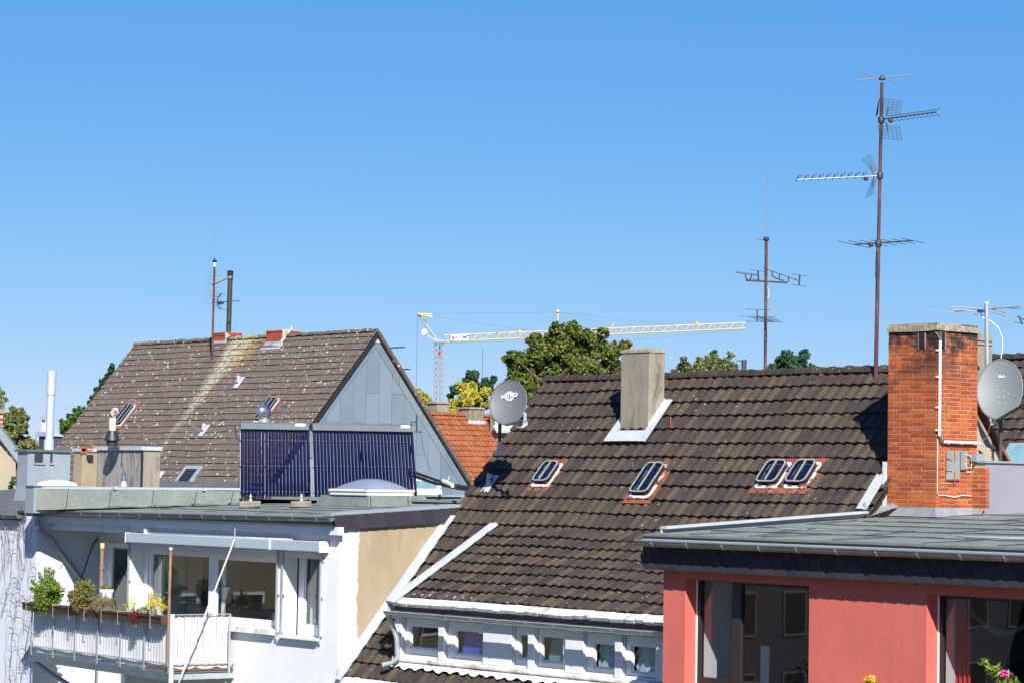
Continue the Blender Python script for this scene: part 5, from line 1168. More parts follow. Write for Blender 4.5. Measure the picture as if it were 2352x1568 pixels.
# ------------------------------------------------------------ flower boxes along the front rail
zbx=ztA-.02
segs=[(.02,.43,'at the far left end of the railing, holding the big round bush'),(.45,.66,'second from the left on the railing, holding the bushy mixed plant'),(.68,.86,'third from the left on the railing, holding the heather'),(.88,1.0,'at the right end of the railing beside the corner pole')]
segs=[(.0,.31,'leftmost flower box, under the round green bush'),(.315,.545,'flower box under the bushy plant left of the white pot'),(.55,.78,'flower box with heather right of the white pot'),(.785,.99,'rightmost flower box, with yellow flowers')]
for t0,t1,lb in segs:
    p=cL+fd*(L_*t0)+fo_*.05; q=cL+fd*(L_*t1-.02)+fo_*.05
    bx=thing('flower_box',(p+q)/2+Z_*(zbx-.15-bz),('brown '+lb),'flower box','flower boxes on the balcony railing')
    m=MB(); d=q-p; zb_=zbx-.15
    def P_(b,o,z): return V((b.x,b.y,z))+fo_*o
    A=[P_(p,.02,zb_),P_(q,.02,zb_),P_(q,.14,zb_),P_(p,.14,zb_),P_(p,0,zbx),P_(q,0,zbx),P_(q,.17,zbx),P_(p,.17,zbx)]
    m.add(A,[(0,1,2,3),(0,4,5,1),(1,5,6,2),(2,6,7,3),(3,7,4,0)]); m.bar(A[7]+Z_*-.01,A[6]+Z_*-.01,.02,.025); m.build('trough',M['planter'],bx)
    m=MB(); e=.02; m.poly([A[4]+V((0,0,-e)),A[5]+V((0,0,-e)),A[6]+V((0,0,-e)),A[7]+V((0,0,-e))]); m.build('soil',M['soil'],bx)
    nh=3 if t1-t0>.25 else 2
    for i in range(nh):
        c=p+d*((i+.35)/nh); c=V((c.x,c.y,0)); pts=[c+Z_*(zbx+.01)+fo_*.0,c+Z_*(zbx+.01)+fo_*.178,c+Z_*(zbx-.22)+fo_*.178,c+fd*.0+Z_*(zbx-.22)+fo_*.178+fd*.07]
        m=MB(); 
        for a_,b_ in zip(pts,pts[1:]): m.bar(a_,b_,.02,.006,up=fo_)
        m.build('hook',M['galv'],bx)
def bush(name,label,px,py,rx,rz_,mat,n,leaf,off=.13,cat='plant',stems=True,asp=.6,dense=.8,droop=0,sub=9,spk=1):
    t=(px-70)/325; base=cL+fd*(L_*t)+fo_*off; c=V((base.x,base.y,zpx(px,py,base))); k=base.length/FPX; RX=rx*k;RZ=rz_*k
    root=thing(name,(base.x,base.y,zbx-.02),label,cat); RX*=1.12;RZ*=1.1;bl=[(c,RX*.85,min(RX,.26)*.9,RZ*.85)]
    for i in range(sub): a=random.uniform(0,6.28);e=random.uniform(-1,1.2); bl.append((c+V((math.cos(a)*math.cos(e)*RX*.7,math.sin(a)*math.cos(e)*min(RX,.22)*.7,math.sin(e)*RZ*.7)),RX*.32,RX*.32,RZ*.32))
    for i in range(int(14*spk)):
        a=random.uniform(0,6.28);e=random.uniform(-.2,1.4); dv=V((math.cos(a)*math.cos(e),math.sin(a)*math.cos(e)*.6,math.sin(e)))
        for f in (.9,1.05,1.2,1.32): q_=c+V((dv.x*RX*f,dv.y*RX*f,dv.z*RZ*f)); bl.append((q_,RX*.11,RX*.11,RZ*.10))
    m=cloud(bl,n,leaf,dense,droop=droop,aspect=asp); m.build('foliage',M[mat],root)
    m=MB()
    for i in range(8): m.tube([(base.x+random.gauss(0,.03),base.y+random.gauss(0,.02),zbx-.03),c+V((random.gauss(0,RX*.5),random.gauss(0,.05),random.uniform(-.3,.5)*RZ))],.005,4)
    m.build('stems',M['bark'],root); return root
bush('round_bush','large round bright green bush in the leftmost flower box',121,1366,37,42,'leaf_bush',8000,.04)
bush('mixed_shrub','leafy shrub with green top and reddish lower leaves left of the white pot',202,1374,28,29,'leaf_mix',4500,.042)
bush('leafy_plant','bright green leafy plant rising behind the reddish shrub',198,1362,24,22,'leaf_bush',2600,.04,off=.02)
bush('heather','pale heather tuft right of the white hanging pot',258,1389,24,19,'leaf_heather',3000,.04,asp=.22,droop=-1.2)
bush('red_heather','dark red heather sprigs hanging over the rightmost flower box',338,1418,13,16,'leaf_red',1200,.035,off=.22,asp=.25,droop=.6)
bush('low_plant','low brownish plant at the far left end of the flower boxes',86,1397,13,9,'leaf_mix',700,.03,asp=.3)
bush('dry_tuft','pale dry tuft between the heather and the yellow flowers',292,1401,16,9,'leaf_heather',900,.03,asp=.2)
for px,py,rx,rz_,n,lb in ((318,1388,17,17,900,'small yellow flowering plant left of the tall yellow blooms'),(372,1390,22,19,2200,'broad yellow flowering plant next to the bamboo pole'),(360,1374,8,20,700,'tall spike of yellow blooms above the broad yellow plant')):
    bush('yellow_flowers',lb,px,py,rx,rz_,'leaf_flower',int(n*.6),.026,asp=.45,spk=1.8,sub=3)
bush('trailing_plant','reddish green trailing plant at the foot of the white pot',228,1398,14,10,'leaf_mix',800,.035)
bush('small_heather','small reddish heather between the yellow flowers and the dark red sprigs',345,1402,14,9,'leaf_mix',800,.03,asp=.3)
# white hanging pot
pp=cL+fd*(L_*.515)-fo_*.10; zt_=zpx(237,1352,pp); zb_=zpx(237,1376,pp)
pt=thing('hanging_pot',(pp.x,pp.y,zb_),'white ribbed hanging pot with small plant beside the wooden pole','flower pot')
m=MB(); h=zt_-zb_; m.lathe((pp.x,pp.y,zb_),[(.06,-.05),(.085,-.02),(.09,0),(.115,h*.35),(.125,h*.7),(.137,h*.72),(.138,h),(.122,h),(.11,h*.8)],24); m.build('pot',M['white_pvc'],pt,smooth=True)
m=MB()
for i in range(3): t=2*math.pi*i/3; m.tube([(pp.x+.12*math.cos(t),pp.y+.12*math.sin(t),zt_),(pp.x-.02,pp.y+.05,zpx(231,1310,pp))],.003,4)
m.build('hanger',M['galv'],pt); cloud([(V((pp.x,pp.y,zt_+.03)),.12,.12,.04)],260,.04).build('plant',M['leaf_mix'],pt)
# outdoor lamp on the neighbour's corner
# ============================================================ neighbour on the far left with climbing vine
nb=thing('neighbour_house',(-50,31,GZ),'white house at the left edge with dark felt roof and bare climbing vine','house')
m=MB(); m.box(xin-9,xin,yN,yN+7,GZ,-.80); m.build('wall',M['white_render_cool'],nb)
gz1=at(20,1182,Y=yN-.12).z
gutter((xin-9,yN-.12,gz1),(at(44,1184,Y=yN-.12).x,yN-.12,gz1),.07,nb,brackets=8,mat=M['zinc_dark'])
m=MB(); m.prism([(xin-9,yN-.06,gz1+.0),(xin-9,yN+7,gz1+.75),(xin-9,yN+7,-.8),(xin-9,yN-.06,gz1-.10)],(9-.42,0,0)); m.build('roof',M['felt_dark'],nb)
dpp=[at(75,1180,Y=26.86),at(84,1203,Y=26.86),at(85,1215,Y=26.9)]
e1=V((xin+.12,yN+.05,0)); 
m=MB(); P1=at(84,1188,Y=26.80); P2=at(86,1212,Y=26.80); P3=V((xin+.06,yN+.12,0)); P3.z=zpx(96,1226,P3)
pA_=at(196,1342,X=xin+.07); m.tube([P1,P2,V((xin+.08,yN+.25,zpx(100,1232,V((xin+.08,yN+.25,0))))),pA_],.05,12); m.build('downpipe',M['galv_green'],wh,smooth=True)
m=MB(); m.tube([P2+Z_*.05,P2-Z_*.02],.058,12); m.build('pipe_collar',M['galv'],wh)
# vine
random.seed(21)
m=MB(); vy=yN-.03
def twig(px,py,pts,r0):
    P=[at(px+dx_,py+dy_,Y=vy-random.uniform(0,.06)) for dx_,dy_ in pts]; n=len(P); m.tube(P,[r0*(1-.8*i/(n-1))+.0015 for i in range(n)],4)
for sx,sy in ((2,1415),(26,1568),(47,1560)):
    x,y=sx,sy; path=[(0,0)]
    for i in range(14): x+=random.gauss(2.2,3); y-=random.uniform(14,24); path.append((x-sx,y-sy))
    twig(sx,sy,path,.007)
    for (dx_,dy_) in path[1:]:
        for s_ in (-1,1):
            if random.random()<.8:
                ln=random.uniform(12,30); q=[(0,0),(s_*ln*.3,-ln*.25),(s_*ln*.62,-ln*.1),(s_*ln*.8,ln*.6),(s_*ln*.85+random.gauss(0,3),ln*random.uniform(1.2,2.4))]; twig(sx+dx_,sy+dy_,q,.0035)
for i in range(16):
    x=random.uniform(-5,76); y=1196+random.uniform(0,14); q=[(0,0)]; 
    for j in range(5): q.append((random.gauss(0,4)+q[-1][0],q[-1][1]+random.uniform(8,34)))
    twig(x,y,q,.004)
tag(m.build('climbing_vine',M['vine'],None,loc=at(40,1560,Y=vy)),'bare climbing vine with drooping dry tendrils on the white wall at the left edge','vine')
random.seed(11)
# ============================================================ house with the zinc gable
zh=thing('zinc_gable_house',(ZA.x-8,ZA.y,GZ),'house with lichen spotted brown tile roof and zinc clad gable behind the white house','house')
ZT=R(50); zD=V((0,-math.cos(ZT),-math.sin(ZT))); zN=V((0,-math.sin(ZT),math.cos(ZT)))
zL=at(312,795,Y=ZA.y).x; zw=ZA.x+.18-zL
m=MB(); o=V((zL,ZA.y,ZA.z-.05)); m.prism([o,o+zD*11,o+zD*11-zN*.1,o-zN*.1],(zw,0,0)); zr=m.build('roof',M['black'],zh)
me_z=tile_mesh('roof_tile',.30,.42,.015,4,th=.03,lift=.05,mat=M['tile_grey'],seg=3)
nu=int(zw/.30); 
cz=[(zr,c,Mx) for c,Mx in roof_cells(V((zL,ZA.y,ZA.z)),X_,zD,zw/nu,.322,nu,31,lambda c:True,jit=.006)]
put_tiles(cz,me_z,300)
m=MB(); zb2=V((0,math.cos(ZT),-math.sin(ZT))); m.prism([o,o+zb2*11,o+zb2*11-V((0,math.sin(ZT),math.cos(ZT)))*.1,o-Z_*.12],(zw,0,0)); m.build('rear_roof',M['tile_grey'],zh)
me_zr=ridge_tile_mesh(.42,.13,.115,M['tile_grey'])
x=zL
while x<ZA.x+.0: inst('ridge_tile',me_zr,zr,Matrix.Translation(V((x,ZA.y,ZA.z-.03+random.gauss(0,.012))))@Matrix.Rotation(random.gauss(0,.03),4,'Y')); x+=.385
# verge tiles on the visible edge
m=MB()
for k_ in range(30):
    q=V((ZA.x+.06,ZA.y,ZA.z-.02))+zb2*(k_*.33); m.obox(q-Z_*.12,X_*.16,zb2*.32,Z_*.20)
m.build('verge_tiles',M['tile_grey'],zh,kind='stuff')
# gable wall
hw_=7.2; tz=math.tan(ZT)
m=MB(); m.prism([(ZA.x-.2,ZA.y-hw_,GZ),(ZA.x-.2,ZA.y-hw_,ZA.z-.1-hw_*tz),(ZA.x-.2,ZA.y,ZA.z-.16),(ZA.x-.2,ZA.y+hw_,ZA.z-.1-hw_*tz),(ZA.x-.2,ZA.y+hw_,GZ)],(.2,0,0)); m.build('gable_wall',M['zinc_dark'],zh)
m=MB(); m.box(zL+.02,ZA.x-.21,ZA.y-hw_+.3,ZA.y-hw_+.5,GZ,ZA.z-hw_*tz); m.build('wall',M['beige_wall'],zh)
pw_=.62; rows=[]
k_=0; y=-hw_
while y<hw_-.05:
    y0=y; y1=min(hw_,y+pw_); y+=pw_
    top=lambda yy: ZA.z-.55-abs(yy)*tz
    zc=[GZ*.25]; zz=-1.2+ (0 if k_%2 else 1.15); 
    ztop0,ztop1=top(y0),top(y1); zt_m=max(ztop0,ztop1)
    cuts=[-3.0]+[c for c in (zz,zz+2.3,zz+4.6) if c<zt_m-.4]
    for i,c0 in enumerate(cuts):
        c1=cuts[i+1] if i+1<len(cuts) else None
        X0=ZA.x+.004+.003*(k_%2)
        if c1 is not None and c1<min(ztop0,ztop1): pts=[(X0,ZA.y+y0+.008,c0+.006),(X0,ZA.y+y1-.008,c0+.006),(X0,ZA.y+y1-.008,c1-.006),(X0,ZA.y+y0+.008,c1-.006)]
        else:
            pts=[(X0,ZA.y+y0+.008,c0+.006),(X0,ZA.y+y1-.008,c0+.006)]
            if ztop1>c0: pts.append((X0,ZA.y+y1-.008,ztop1))
            if y0<0<y1: pts.append((X0,ZA.y,ZA.z-.55))
            if ztop0>c0: pts.append((X0,ZA.y+y0+.008,ztop0))
            if len(pts)<3: continue
        if len(pts)==3 and (ztop1<=c0 and ztop0<=c0): continue
        if len(pts)<3: continue
        m=MB(); m.prism(pts,(.012,0,0)); m.build('cladding_panel',M['zinc_panel'],zh)
        if c1 is None or c1>=min(ztop0,ztop1): break
    k_+=1
for sg in (-1,1):
    nseg=6
    for i in range(nseg):
        a0,a1=hw_*i/nseg,hw_*(i+1)/nseg; m=MB()
        m.prism([(ZA.x+.02,ZA.y+sg*(a0+.01),ZA.z-.14-a0*tz),(ZA.x+.02,ZA.y+sg*(a1-.01),ZA.z-.14-a1*tz),(ZA.x+.02,ZA.y+sg*(a1-.01),ZA.z-.62-a1*tz),(ZA.x+.02,ZA.y+sg*(a0+.01),ZA.z-.62-a0*tz)],(.02,0,0)); m.build('verge_panel',M['zinc_panel'],zh)
m=MB(); c=at(862,768,X=ZA.x+.05); m.prism([(ZA.x+.04,ZA.y-.3,ZA.z-.45),(ZA.x+.04,ZA.y+.3,ZA.z-.45),(ZA.x+.04,ZA.y+.09,ZA.z-.08),(ZA.x+.04,ZA.y-.09,ZA.z-.08)],(.03,0,0)); m.build('apex_cap',M['lead_white'],zh)
# bathroom window low on the gable
c=at(977,1115,X=ZA.x+.03); m=MB(); m.box(ZA.x+.02,ZA.x+.05,c.y-.6,c.y+.65,c.z-.5,c.z+.28); w_=m.build('gable_window',M['white_pvc'],zh); m=MB(); m.box(ZA.x+.051,ZA.x+.055,c.y-.5,c.y+.55,c.z-.1,c.z+.2); m.build('pane',M['teal_blind'],w_)
# brick chimneys on the ridge
def small_chimney(px0,pxc,px1,pyb,pyt,name='brick_chimney'):
    B=cbox(px0,pxc,px1,pyb,pyt,c=at(pxc,pyb,pl=(ZA,zN))+zN*.05); m=MB(); m.box(B[0]+.01,B[1]-.01,B[2]+.01,B[3]-.01,B[4]-1.0,B[5]-.02); ch=m.build(name,M['mortar'],zh)
    m=MB(); z=B[4]-.75; k_=0
    while z<B[5]-.05:
        for ax,lo,hi in (('x',B[0],B[1]),('y',B[2],B[3])):
            t=lo-(.12 if k_%2 else 0)
            while t<hi-.02:
                a,b=max(t,lo),min(t+.24,hi); gr=.02 if z>B[5]-.15 else 0
                if b-a>.03:
                    if ax=='x': m.box(a,b-.012,B[2]-gr,B[2]+.1,z,z+.06)
                    else: m.box(B[1]-.1,B[1]+gr,a+.1*0+.0,b-.012,z,z+.06) if a>B[2]+.09 else None
                t+=.25
        z+=.0725; k_+=1
    m.build('chimney_bricks',M['brick_far'],ch,kind='stuff'); return B,ch
B,c1_=small_chimney(490,519,556,787,763)
m=MB(); m.box(B[0]-.03,B[1]+.03,B[2]-.04,B[2]-.022,B[4]-.15,B[4]+.06); m.box(B[1]+.022,B[1]+.04,B[2]-.02,B[2]+.6,B[4]-.1,B[4]+.12); m.build('chimney_flashing',M['lead_white'],c1_)
fx,fy=B[0]*.45+B[1]*.55,(B[2]+B[3])/2; ft=at(528,641,Y=fy).z
m=MB(); m.tube([(fx,fy,B[5]-.1),(fx+.03,fy,ft)],.105,14); fp=m.build('dark_flue_pipe',M['flue_dark'],c1_,smooth=True)
m=MB()
for i in range(8): t=2*math.pi*i/8; m.box(fx+.03+.11*math.cos(t)-.014,fx+.03+.11*math.cos(t)+.014,fy+.11*math.sin(t)-.014,fy+.11*math.sin(t)+.014,ft-.02,ft+.30)
m.lathe((fx+.03,fy,ft+.30),[(.13,0),(.14,.02),(.05,.06)],14); m.lathe((fx+.03,fy,ft-.03),[(.13,0),(.13,.06)],14); m.build('flue_cowl',M['dark_metal'],fp,kind='stuff')
B,c2_=small_chimney(611,650,686,787,755)
m=MB(); m.box(B[0]-.03,B[1]+.03,B[2]-.04,B[2]-.022,B[4]-.15,B[4]+.03); m.obox((B[1]+.022,B[2]-.1,B[4]-.1),(0,.55,.62),X_*.03,Z_*.16); m.obox((B[0]-.1,B[2]-.22,B[4]-.28),X_*(B[1]-B[0]+.2),(0,.2,.22),Z_*.02); m.build('chimney_flashing',M['lead_white'],c2_)
PZ=(ZA,zN)
for px,py,w,h in ((288,955,.55,1.05),(616,943,.55,1.1)):
    skylight(zh,at(px,py,pl=PZ)+zN*.02,zN,zD,w,h,lift=.12,scale=1.3,plate=M['rust_plate'],curb=M['lead_white'])
for px,py in ((552,881),(472,991),(368,1098)): vent(zh,at(px,py,pl=PZ)+zN*.03,zN,zD,1.5)
c=at(430,1101,pl=PZ); T=frame_mat(X_,-zD,zN,c+zN*.06); m=MB(); ring(m,[(-.55,-.6),(.55,-.6),(.55,.6),(-.55,.6)][::-1],[(-.42,-.48),(.42,-.48),(.42,.44),(-.42,.44)][::-1],T,0,.08); w_=m.build('roof_window',M['zinc'],zh)
m=MB(); m.poly([T@V(p) for p in ((-.43,-.49,.05),(.43,-.49,.05),(.43,.45,.05),(-.43,.45,.05))]); m.build('pane',M['black'],w_)
# ============================================================ orange tiled house
oh=thing('orange_roof_house',at(1100,1000,d=108),'house with orange clay tile roof and grey chimneys beyond the zinc gable','house')
o0=at(985,951,d=112); OT=R(44)
oD=V((math.cos(OT),0,-math.sin(OT))); oN=V((math.sin(OT),0,math.cos(OT)))
oU=V((0,1,0)); 
m=MB(); a=V((o0.x,o0.y-5,o0.z)); m.prism([a-oN*.02,a+oD*9-oN*.02,a+oD*9-oN*.12,a-oN*.12],(0,26,0)); orf=m.build('roof',M['black'],oh)
m=MB(); m.box(o0.x-5,o0.x+5.8,o0.y-4.5,o0.y+20,GZ,o0.z-6.2); m.build('wall',M['beige_wall'],oh)
me_o=tile_mesh('roof_tile',.235,.42,.03,1,th=.03,lift=.05,mat=M['tile_orange'],seg=6)
# U must satisfy U x (-D) = N
co=[]
for c,Mx in roof_cells(V((o0.x,o0.y-4,o0.z)),oU,oD,.235,.33,70,24,lambda c:True,jit=.006):
    px=(c-V((0,0,0))); zc=px.dot(FW); sx=1176+FPX*px.dot(RT)/zc; sy=784-FPX*px.dot(UP)/zc
    if 970<sx<1215 and sy<1125: co.append((orf,c,Mx))
put_tiles(co,me_o,300)
me_or=ridge_tile_mesh(.40,.13,.115,M['tile_orange'])
for i in range(60): inst('ridge_tile',me_or,orf,Matrix.Translation(V((o0.x,o0.y-4+i*.37,o0.z)))@Matrix.Rotation(math.pi/2,4,'Z'))
for x0,xc,x1,yb,yt in ((982,1003,1031,953,926),(1053,1078,1110,962,938),(1126,1140,1170,962,938)):
    B=cbox(x0,xc,x1,yb,yt,d=113); cm=flatbox(B,'rendered_chimney',M['concrete'],oh,B[4]-1.2,.0)
    m=MB(); m.box(B[0]-.05,B[1]+.05,B[2]-.05,B[3]+.05,B[5]+.001,B[5]+.08); m.build('chimney_cap',M['cap_concrete'],cm)
    if xc!=1003: m=MB(); m.obox((B[1]+.02,B[2]-.2,B[4]-.35),(0,B[3]-B[2]+.5,0),oD*.35,Z_*.10); m.box(B[1]+.002,B[1]+.05,B[2]-.1,B[3]+.1,B[4]-.5,B[4]-.05); m.build('chimney_flashing',M['lead_white'],cm)
# ============================================================ dark tiled roof at the right edge
rh=thing('tiled_house',at(2340,1000,d=62),'brown tiled house at the right edge behind the large satellite dish','house')
r0=at(2300,823,d=62); m=MB(); ra=V((r0.x-1.0,r0.y,r0.z)); 
m.prism([ra-NM*.03,ra+D*9-NM*.03,ra+D*9-NM*.12,ra-NM*.12],(8,0,0)); rrf=m.build('roof',M['black'],rh)
m=MB(); m.box(ra.x,ra.x+7.9,ra.y-5,ra.y+5,GZ,ra.z-6.3); m.build('wall',M['beige_wall'],rh)
cr=[(rrf,c,Mx) for c,Mx in roof_cells(ra+D*.05,X_,D,.30,.335,24,20,lambda c:True)]
me_t2=tile_mesh('roof_tile',.30,.42,.04,1,mat=M['tile_brown'],seg=8)
put_tiles(cr,me_t2,300)
for i in range(20): inst('ridge_tile',me_r,rrf,Matrix.Translation(V((ra.x+i*.375,ra.y,ra.z-.02)))@Matrix.Diagonal(V((1,1.2,1.2,1))))
c=at(2345,1062,pl=(ra,NM)); T=frame_mat(X_,-D,NM,c+NM*.06); m=MB(); m.prism([T@V(p) for p in ((-.5,-.5,0),(.5,-.5,0),(.5,.5,0),(-.5,.5,0))],NM*.08); w_=m.build('roof_window',M['zinc'],rh); m=MB(); m.poly([T@V(p) for p in ((-.42,-.42,.09),(.42,-.42,.09),(.42,.42,.09),(-.42,.42,.09))]); m.build('pane',M['teal_blind'],w_)
# ============================================================ far left buildings
fb=thing('beige_gable_house',at(10,1100,d=75),'beige rendered house with pale zinc verge and red brick chimney at the left edge','house')
g=lambda x,y,d=75: at(x,y,d=d)
gx_=g(10,1060).x
P=lambda x,y: at(x,y,X=gx_)
m=MB(); m.prism([P(-150,850),P(36,1062),P(36,1160),P(-150,1160)],(-3,0,0)); m.build('wall',M['beige_wall'],fb)
m=MB(); a,b=P(-20,985)+X_*.02,P(37,1060)+X_*.02; m.obox(a,b-a,Z_*.36,X_*.06); m.obox(a+Z_*.36-X_*2,b-a,X_*2.1,Z_*.03); m.build('verge_flashing',M['zinc'],fb)
B=cbox(-14,-6,5,1010,948,d=78); m=MB(); m.box(B[0]-.4,B[1],B[2],B[3],B[4]-2,B[5]); bcx=m.build('brick_chimney',M['mortar'],fb)
m=MB(); z=B[4]-.9
while z<B[5]-.1:
    t=B[2]+(.12 if int(z*100)%2 else 0)
    while t<B[3]-.1: m.box(B[1]-.05,B[1]+.015,t,min(t+.235,B[3]),z,z+.058); t+=.25
    z+=.072
m.build('chimney_bricks',M['brick_far'],bcx,kind='stuff'); m=MB(); m.box(B[0]-.45,B[1]+.06,B[2]-.06,B[3]+.06,B[5]+.001,B[5]+.12); m.build('chimney_cap',M['cap_concrete'],bcx)
sh=thing('slate_roof_house',at(130,1010,d=190),'dark slate clad house with pale parapet and white chimney far off behind the steel flue','house')
B=cbox(88,106,158,1060,1001,d=190); m=MB(); m.box(B[0],B[1],B[2],B[3],GZ,B[5]); m.build('wall',M['slate_far'],sh)
m=MB(); m.box(B[0]-.15,B[1]+.15,B[2]-.15,B[3]+.15,B[5]+.01,B[5]+.35); m.build('parapet',M['awning_box'],sh)
B3=cbox(93,97,104,1000,963,d=195); m=MB(); m.box(B3[0],B3[1],B3[2],B3[3],-1,B3[5]); w_=m.build('white_chimney',M['white_trim'],sh); m=MB(); m.tube([at(100,963,d=195),at(100,953,d=195)],.14,8); m.build('chimney_pot',M['galv'],w_)
for x0,xc,x1,yt,dd,mt,lb in ((62,66,88,1003,420,'awning_box','pale office block on the horizon seen left of the steel flue'),(80,84,100,996,400,'awning_box','pale grey far building beside the white chimney on the horizon'),(-40,-20,64,1018,380,'beige_wall','low beige building on the horizon behind the left trees')):
    B=cbox(x0,xc,x1,1040,yt,d=dd); t_=thing('far_building',(B[1],B[2],GZ),lb,'building'); m=MB(); m.box(B[0],B[1],B[2],B[3],GZ,B[5]); m.build('wall',M[mt],t_)
    n_=5
    for i in range(n_): yy=B[2]+(B[3]-B[2])*(i+.3)/n_; m=MB(); m.box(B[1]+.01,B[1]+.05,yy,yy+(B[3]-B[2])*.4/n_,B[5]-2.2,B[5]-1); m.build('window',M['black'],t_)
# ============================================================ trees
random.seed(5)
def blobset(pts): return pts
tree('walnut_tree','large dark green tree with autumn tinges between the crane tower and the rendered chimney','tree',[(1290,790,45),(1240,815,42),(1350,790,42),(1190,830,30),(1200,880,40),(1270,860,55),(1340,860,55),(1400,810,32),(1405,860,35),(1180,870,22),(1320,757,20),(1280,757,18),(1385,765,16),(1430,800,17),(1445,790,8),(1230,775,15),(1215,905,30),(1175,815,12)],165,.25,'leaf_walnut',52000,.35,dj=.35,sub=8,dense=.8,rpx=1)
tree('yellow_birch','yellow leaved birch with pale trunk left of the satellite dish','tree',[(1075,915,30),(1045,935,25),(1100,925,28),(1115,900,16),(1060,890,16),(1090,950,22),(1030,950,15),(1085,885,14)],150,.17,'leaf_yellow',11000,.12,bark=M['bark_pale'],dj=.5,sub=7,droop=.8)
tree('small_yellow_tree','small yellow leaved tree at the foot of the crane tower, beside the zinc gable','tree',[(972,915,16),(960,900,10),(985,925,12),(965,925,14)],150,.20,'leaf_yellow',1100,.1,dj=.5,droop=.8)
tree('larch','dark green feathery conifer rising behind the yellow leaved birch','tree',[(1085,865,18),(1075,880,18),(1100,890,16),(1045,895,14),(1120,885,18),(1135,870,9),(1035,910,10)],170,.17,'leaf_conifer',11000,.15,dj=.4,sub=9,dense=.6)
tree('loose_tree','loose pale green tree showing above the dark ridge right of the rendered chimney','tree',[(1575,845,18),(1600,850,20),(1635,835,22),(1665,840,22),(1685,850,16),(1640,812,10),(1678,815,9),(1570,825,8),(1610,830,12),(1550,855,10),(1700,862,10)],140,.17,'leaf_thin',6500,.12,dj=.5,sub=7,dense=.6)
tree('bluish_tree','bluish green tree above the dark ridge between the two tall antenna masts','tree',[(1805,818,17),(1795,835,18),(1845,815,16),(1840,835,20),(1865,845,12),(1775,845,12),(1820,845,18),(1768,855,8)],140,.16,'leaf_blue',6500,.12,dj=.5,sub=7,dense=.65)
tree('spruce','dark spruce rising behind the left verge of the spotted roof','tree',[(258,836,3),(257,843,5),(256,853,8),(250,866,10),(245,875,9),(240,885,13),(222,893,6),(228,900,11),(232,905,13),(213,915,7),(262,880,10),(225,925,14),(206,925,6),(268,862,7)],135,.2,'leaf_conifer',7000,.15,dj=.3,sub=7,sq=1.0,dense=.9)
tree('maple_tree','bright green leafy tree below the spruce, beside the left verge of the spotted roof','tree',[(165,960,15),(150,975,14),(185,950,16),(200,955,16),(175,975,18),(205,975,16),(150,990,10),(190,990,15)],130,.2,'leaf_green',6000,.14,dj=.4,sub=7)
tree('broadleaf_tree','tree with pale and orange tinged leaves at the left edge behind the brick chimney','tree',[(35,955,24),(15,965,22),(50,985,18),(20,995,28),(45,1015,22),(70,1020,16),(10,1030,25),(60,1040,22),(30,1050,25),(85,1030,10)],110,.17,'leaf_thin',15000,.2,dj=.5,sub=7,dense=.85)
tree('birch_tree','hanging birch twigs reaching in at the left edge above the orange tinged tree','tree',[(0,905,11),(8,900,6),(12,918,7),(-10,895,14),(4,925,7)],95,.10,'leaf_thin',700,.08,dj=.5,sub=6,droop=1.2,dense=.5)
tree('garden_shrub','small dark shrub against the beige wall beside the metal clad chimney','shrub',[(28,1108,8),(24,1120,8),(31,1098,5),(25,1132,6)],70,.08,'leaf_conifer',420,.03,dj=.3,sub=6)
wood=MB()
for i in range(60):
    a=i/60; x=-200+2800*a; c=at(x,1032+random.uniform(-4,4),d=random.uniform(300,420)); wood.add(*(lambda mm:(mm.v,mm.f))(cloud([(c-Z_*3,7,7,4.2)],140,1.0)))
wood.build('distant_treeline',M['leaf_conifer'],None,loc=(-250,220,GZ),kind='stuff',label='low distant treeline along the horizon',cat='trees')
# ============================================================ tower crane
CD=350; kc=CD/FPX
cr=thing('tower_crane',at(1008,1040,d=CD),'yellow and grey tower crane with a white sign board on its long jib','crane')
hx=V((RT0.x,RT0.y,0)).normalized(); hy=V((FW.x,FW.y,0)).normalized()
def lattice(mb,a,b,w,n,r,rd,u,v,tri=False,start=0):
    d=b-a; cor=[(-.5,-.5),(.5,-.5),(.5,.5),(-.5,.5)] if not tri else [(-.5,0),(.5,0),(0,1)]
    for c in cor: mb.tube([a+u*c[0]*w+v*c[1]*w,b+u*c[0]*w+v*c[1]*w],r,5)
    k=len(cor)
    for i in range(n):
        p=a+d*(i/n); q=a+d*((i+1)/n); mid=a+d*((i+.5)/n)
        for j in range(k):
            c,e=cor[j],cor[(j+1)%k]; P0=p+u*c[0]*w+v*c[1]*w; P1=(mid if tri else q)+u*e[0]*w+v*e[1]*w; P2=(q)+u*c[0]*w+v*c[1]*w
            if tri: mb.tube([P0,P1,P2],rd,4)
            else:
                mb.tube([P0,P1],rd,4); mb.tube([p+u*e[0]*w+v*e[1]*w,P2],rd,4)
ta=at(1007,1060,d=CD); tb=at(1008,784,d=CD); m=MB(); u=(hx*.8+hy*.6).normalized(); v_=(hy*.8-hx*.6).normalized()
lattice(m,ta,tb,1.0,20,.07,.03,u,v_); m.build('tower',M['crane_grey'],cr)
m=MB(); m.bar(at(999,783,d=CD),at(1020,783,d=CD),1.1,.35); m.build('slewing_platform',M['crane_grey'],cr)
ja=at(1021,784,d=CD); jb=at(1722,754,d=CD+6); jd=(jb-ja); m=MB()
upj=Z_; lattice(m,ja+jd*.0,ja+jd*.985,.8,27,.065,.03,hy,upj*1.05,tri=True); m.build('jib',M['crane_yellow'],cr)
m=MB(); m.tube([at(960,720,d=CD),at(1002,780,d=CD)],.13,6); m.tube([at(962,720,d=CD)+hy*.7,at(1004,780,d=CD)+hy*.7],.13,6); m.build('rear_strut',M['crane_grey'],cr)
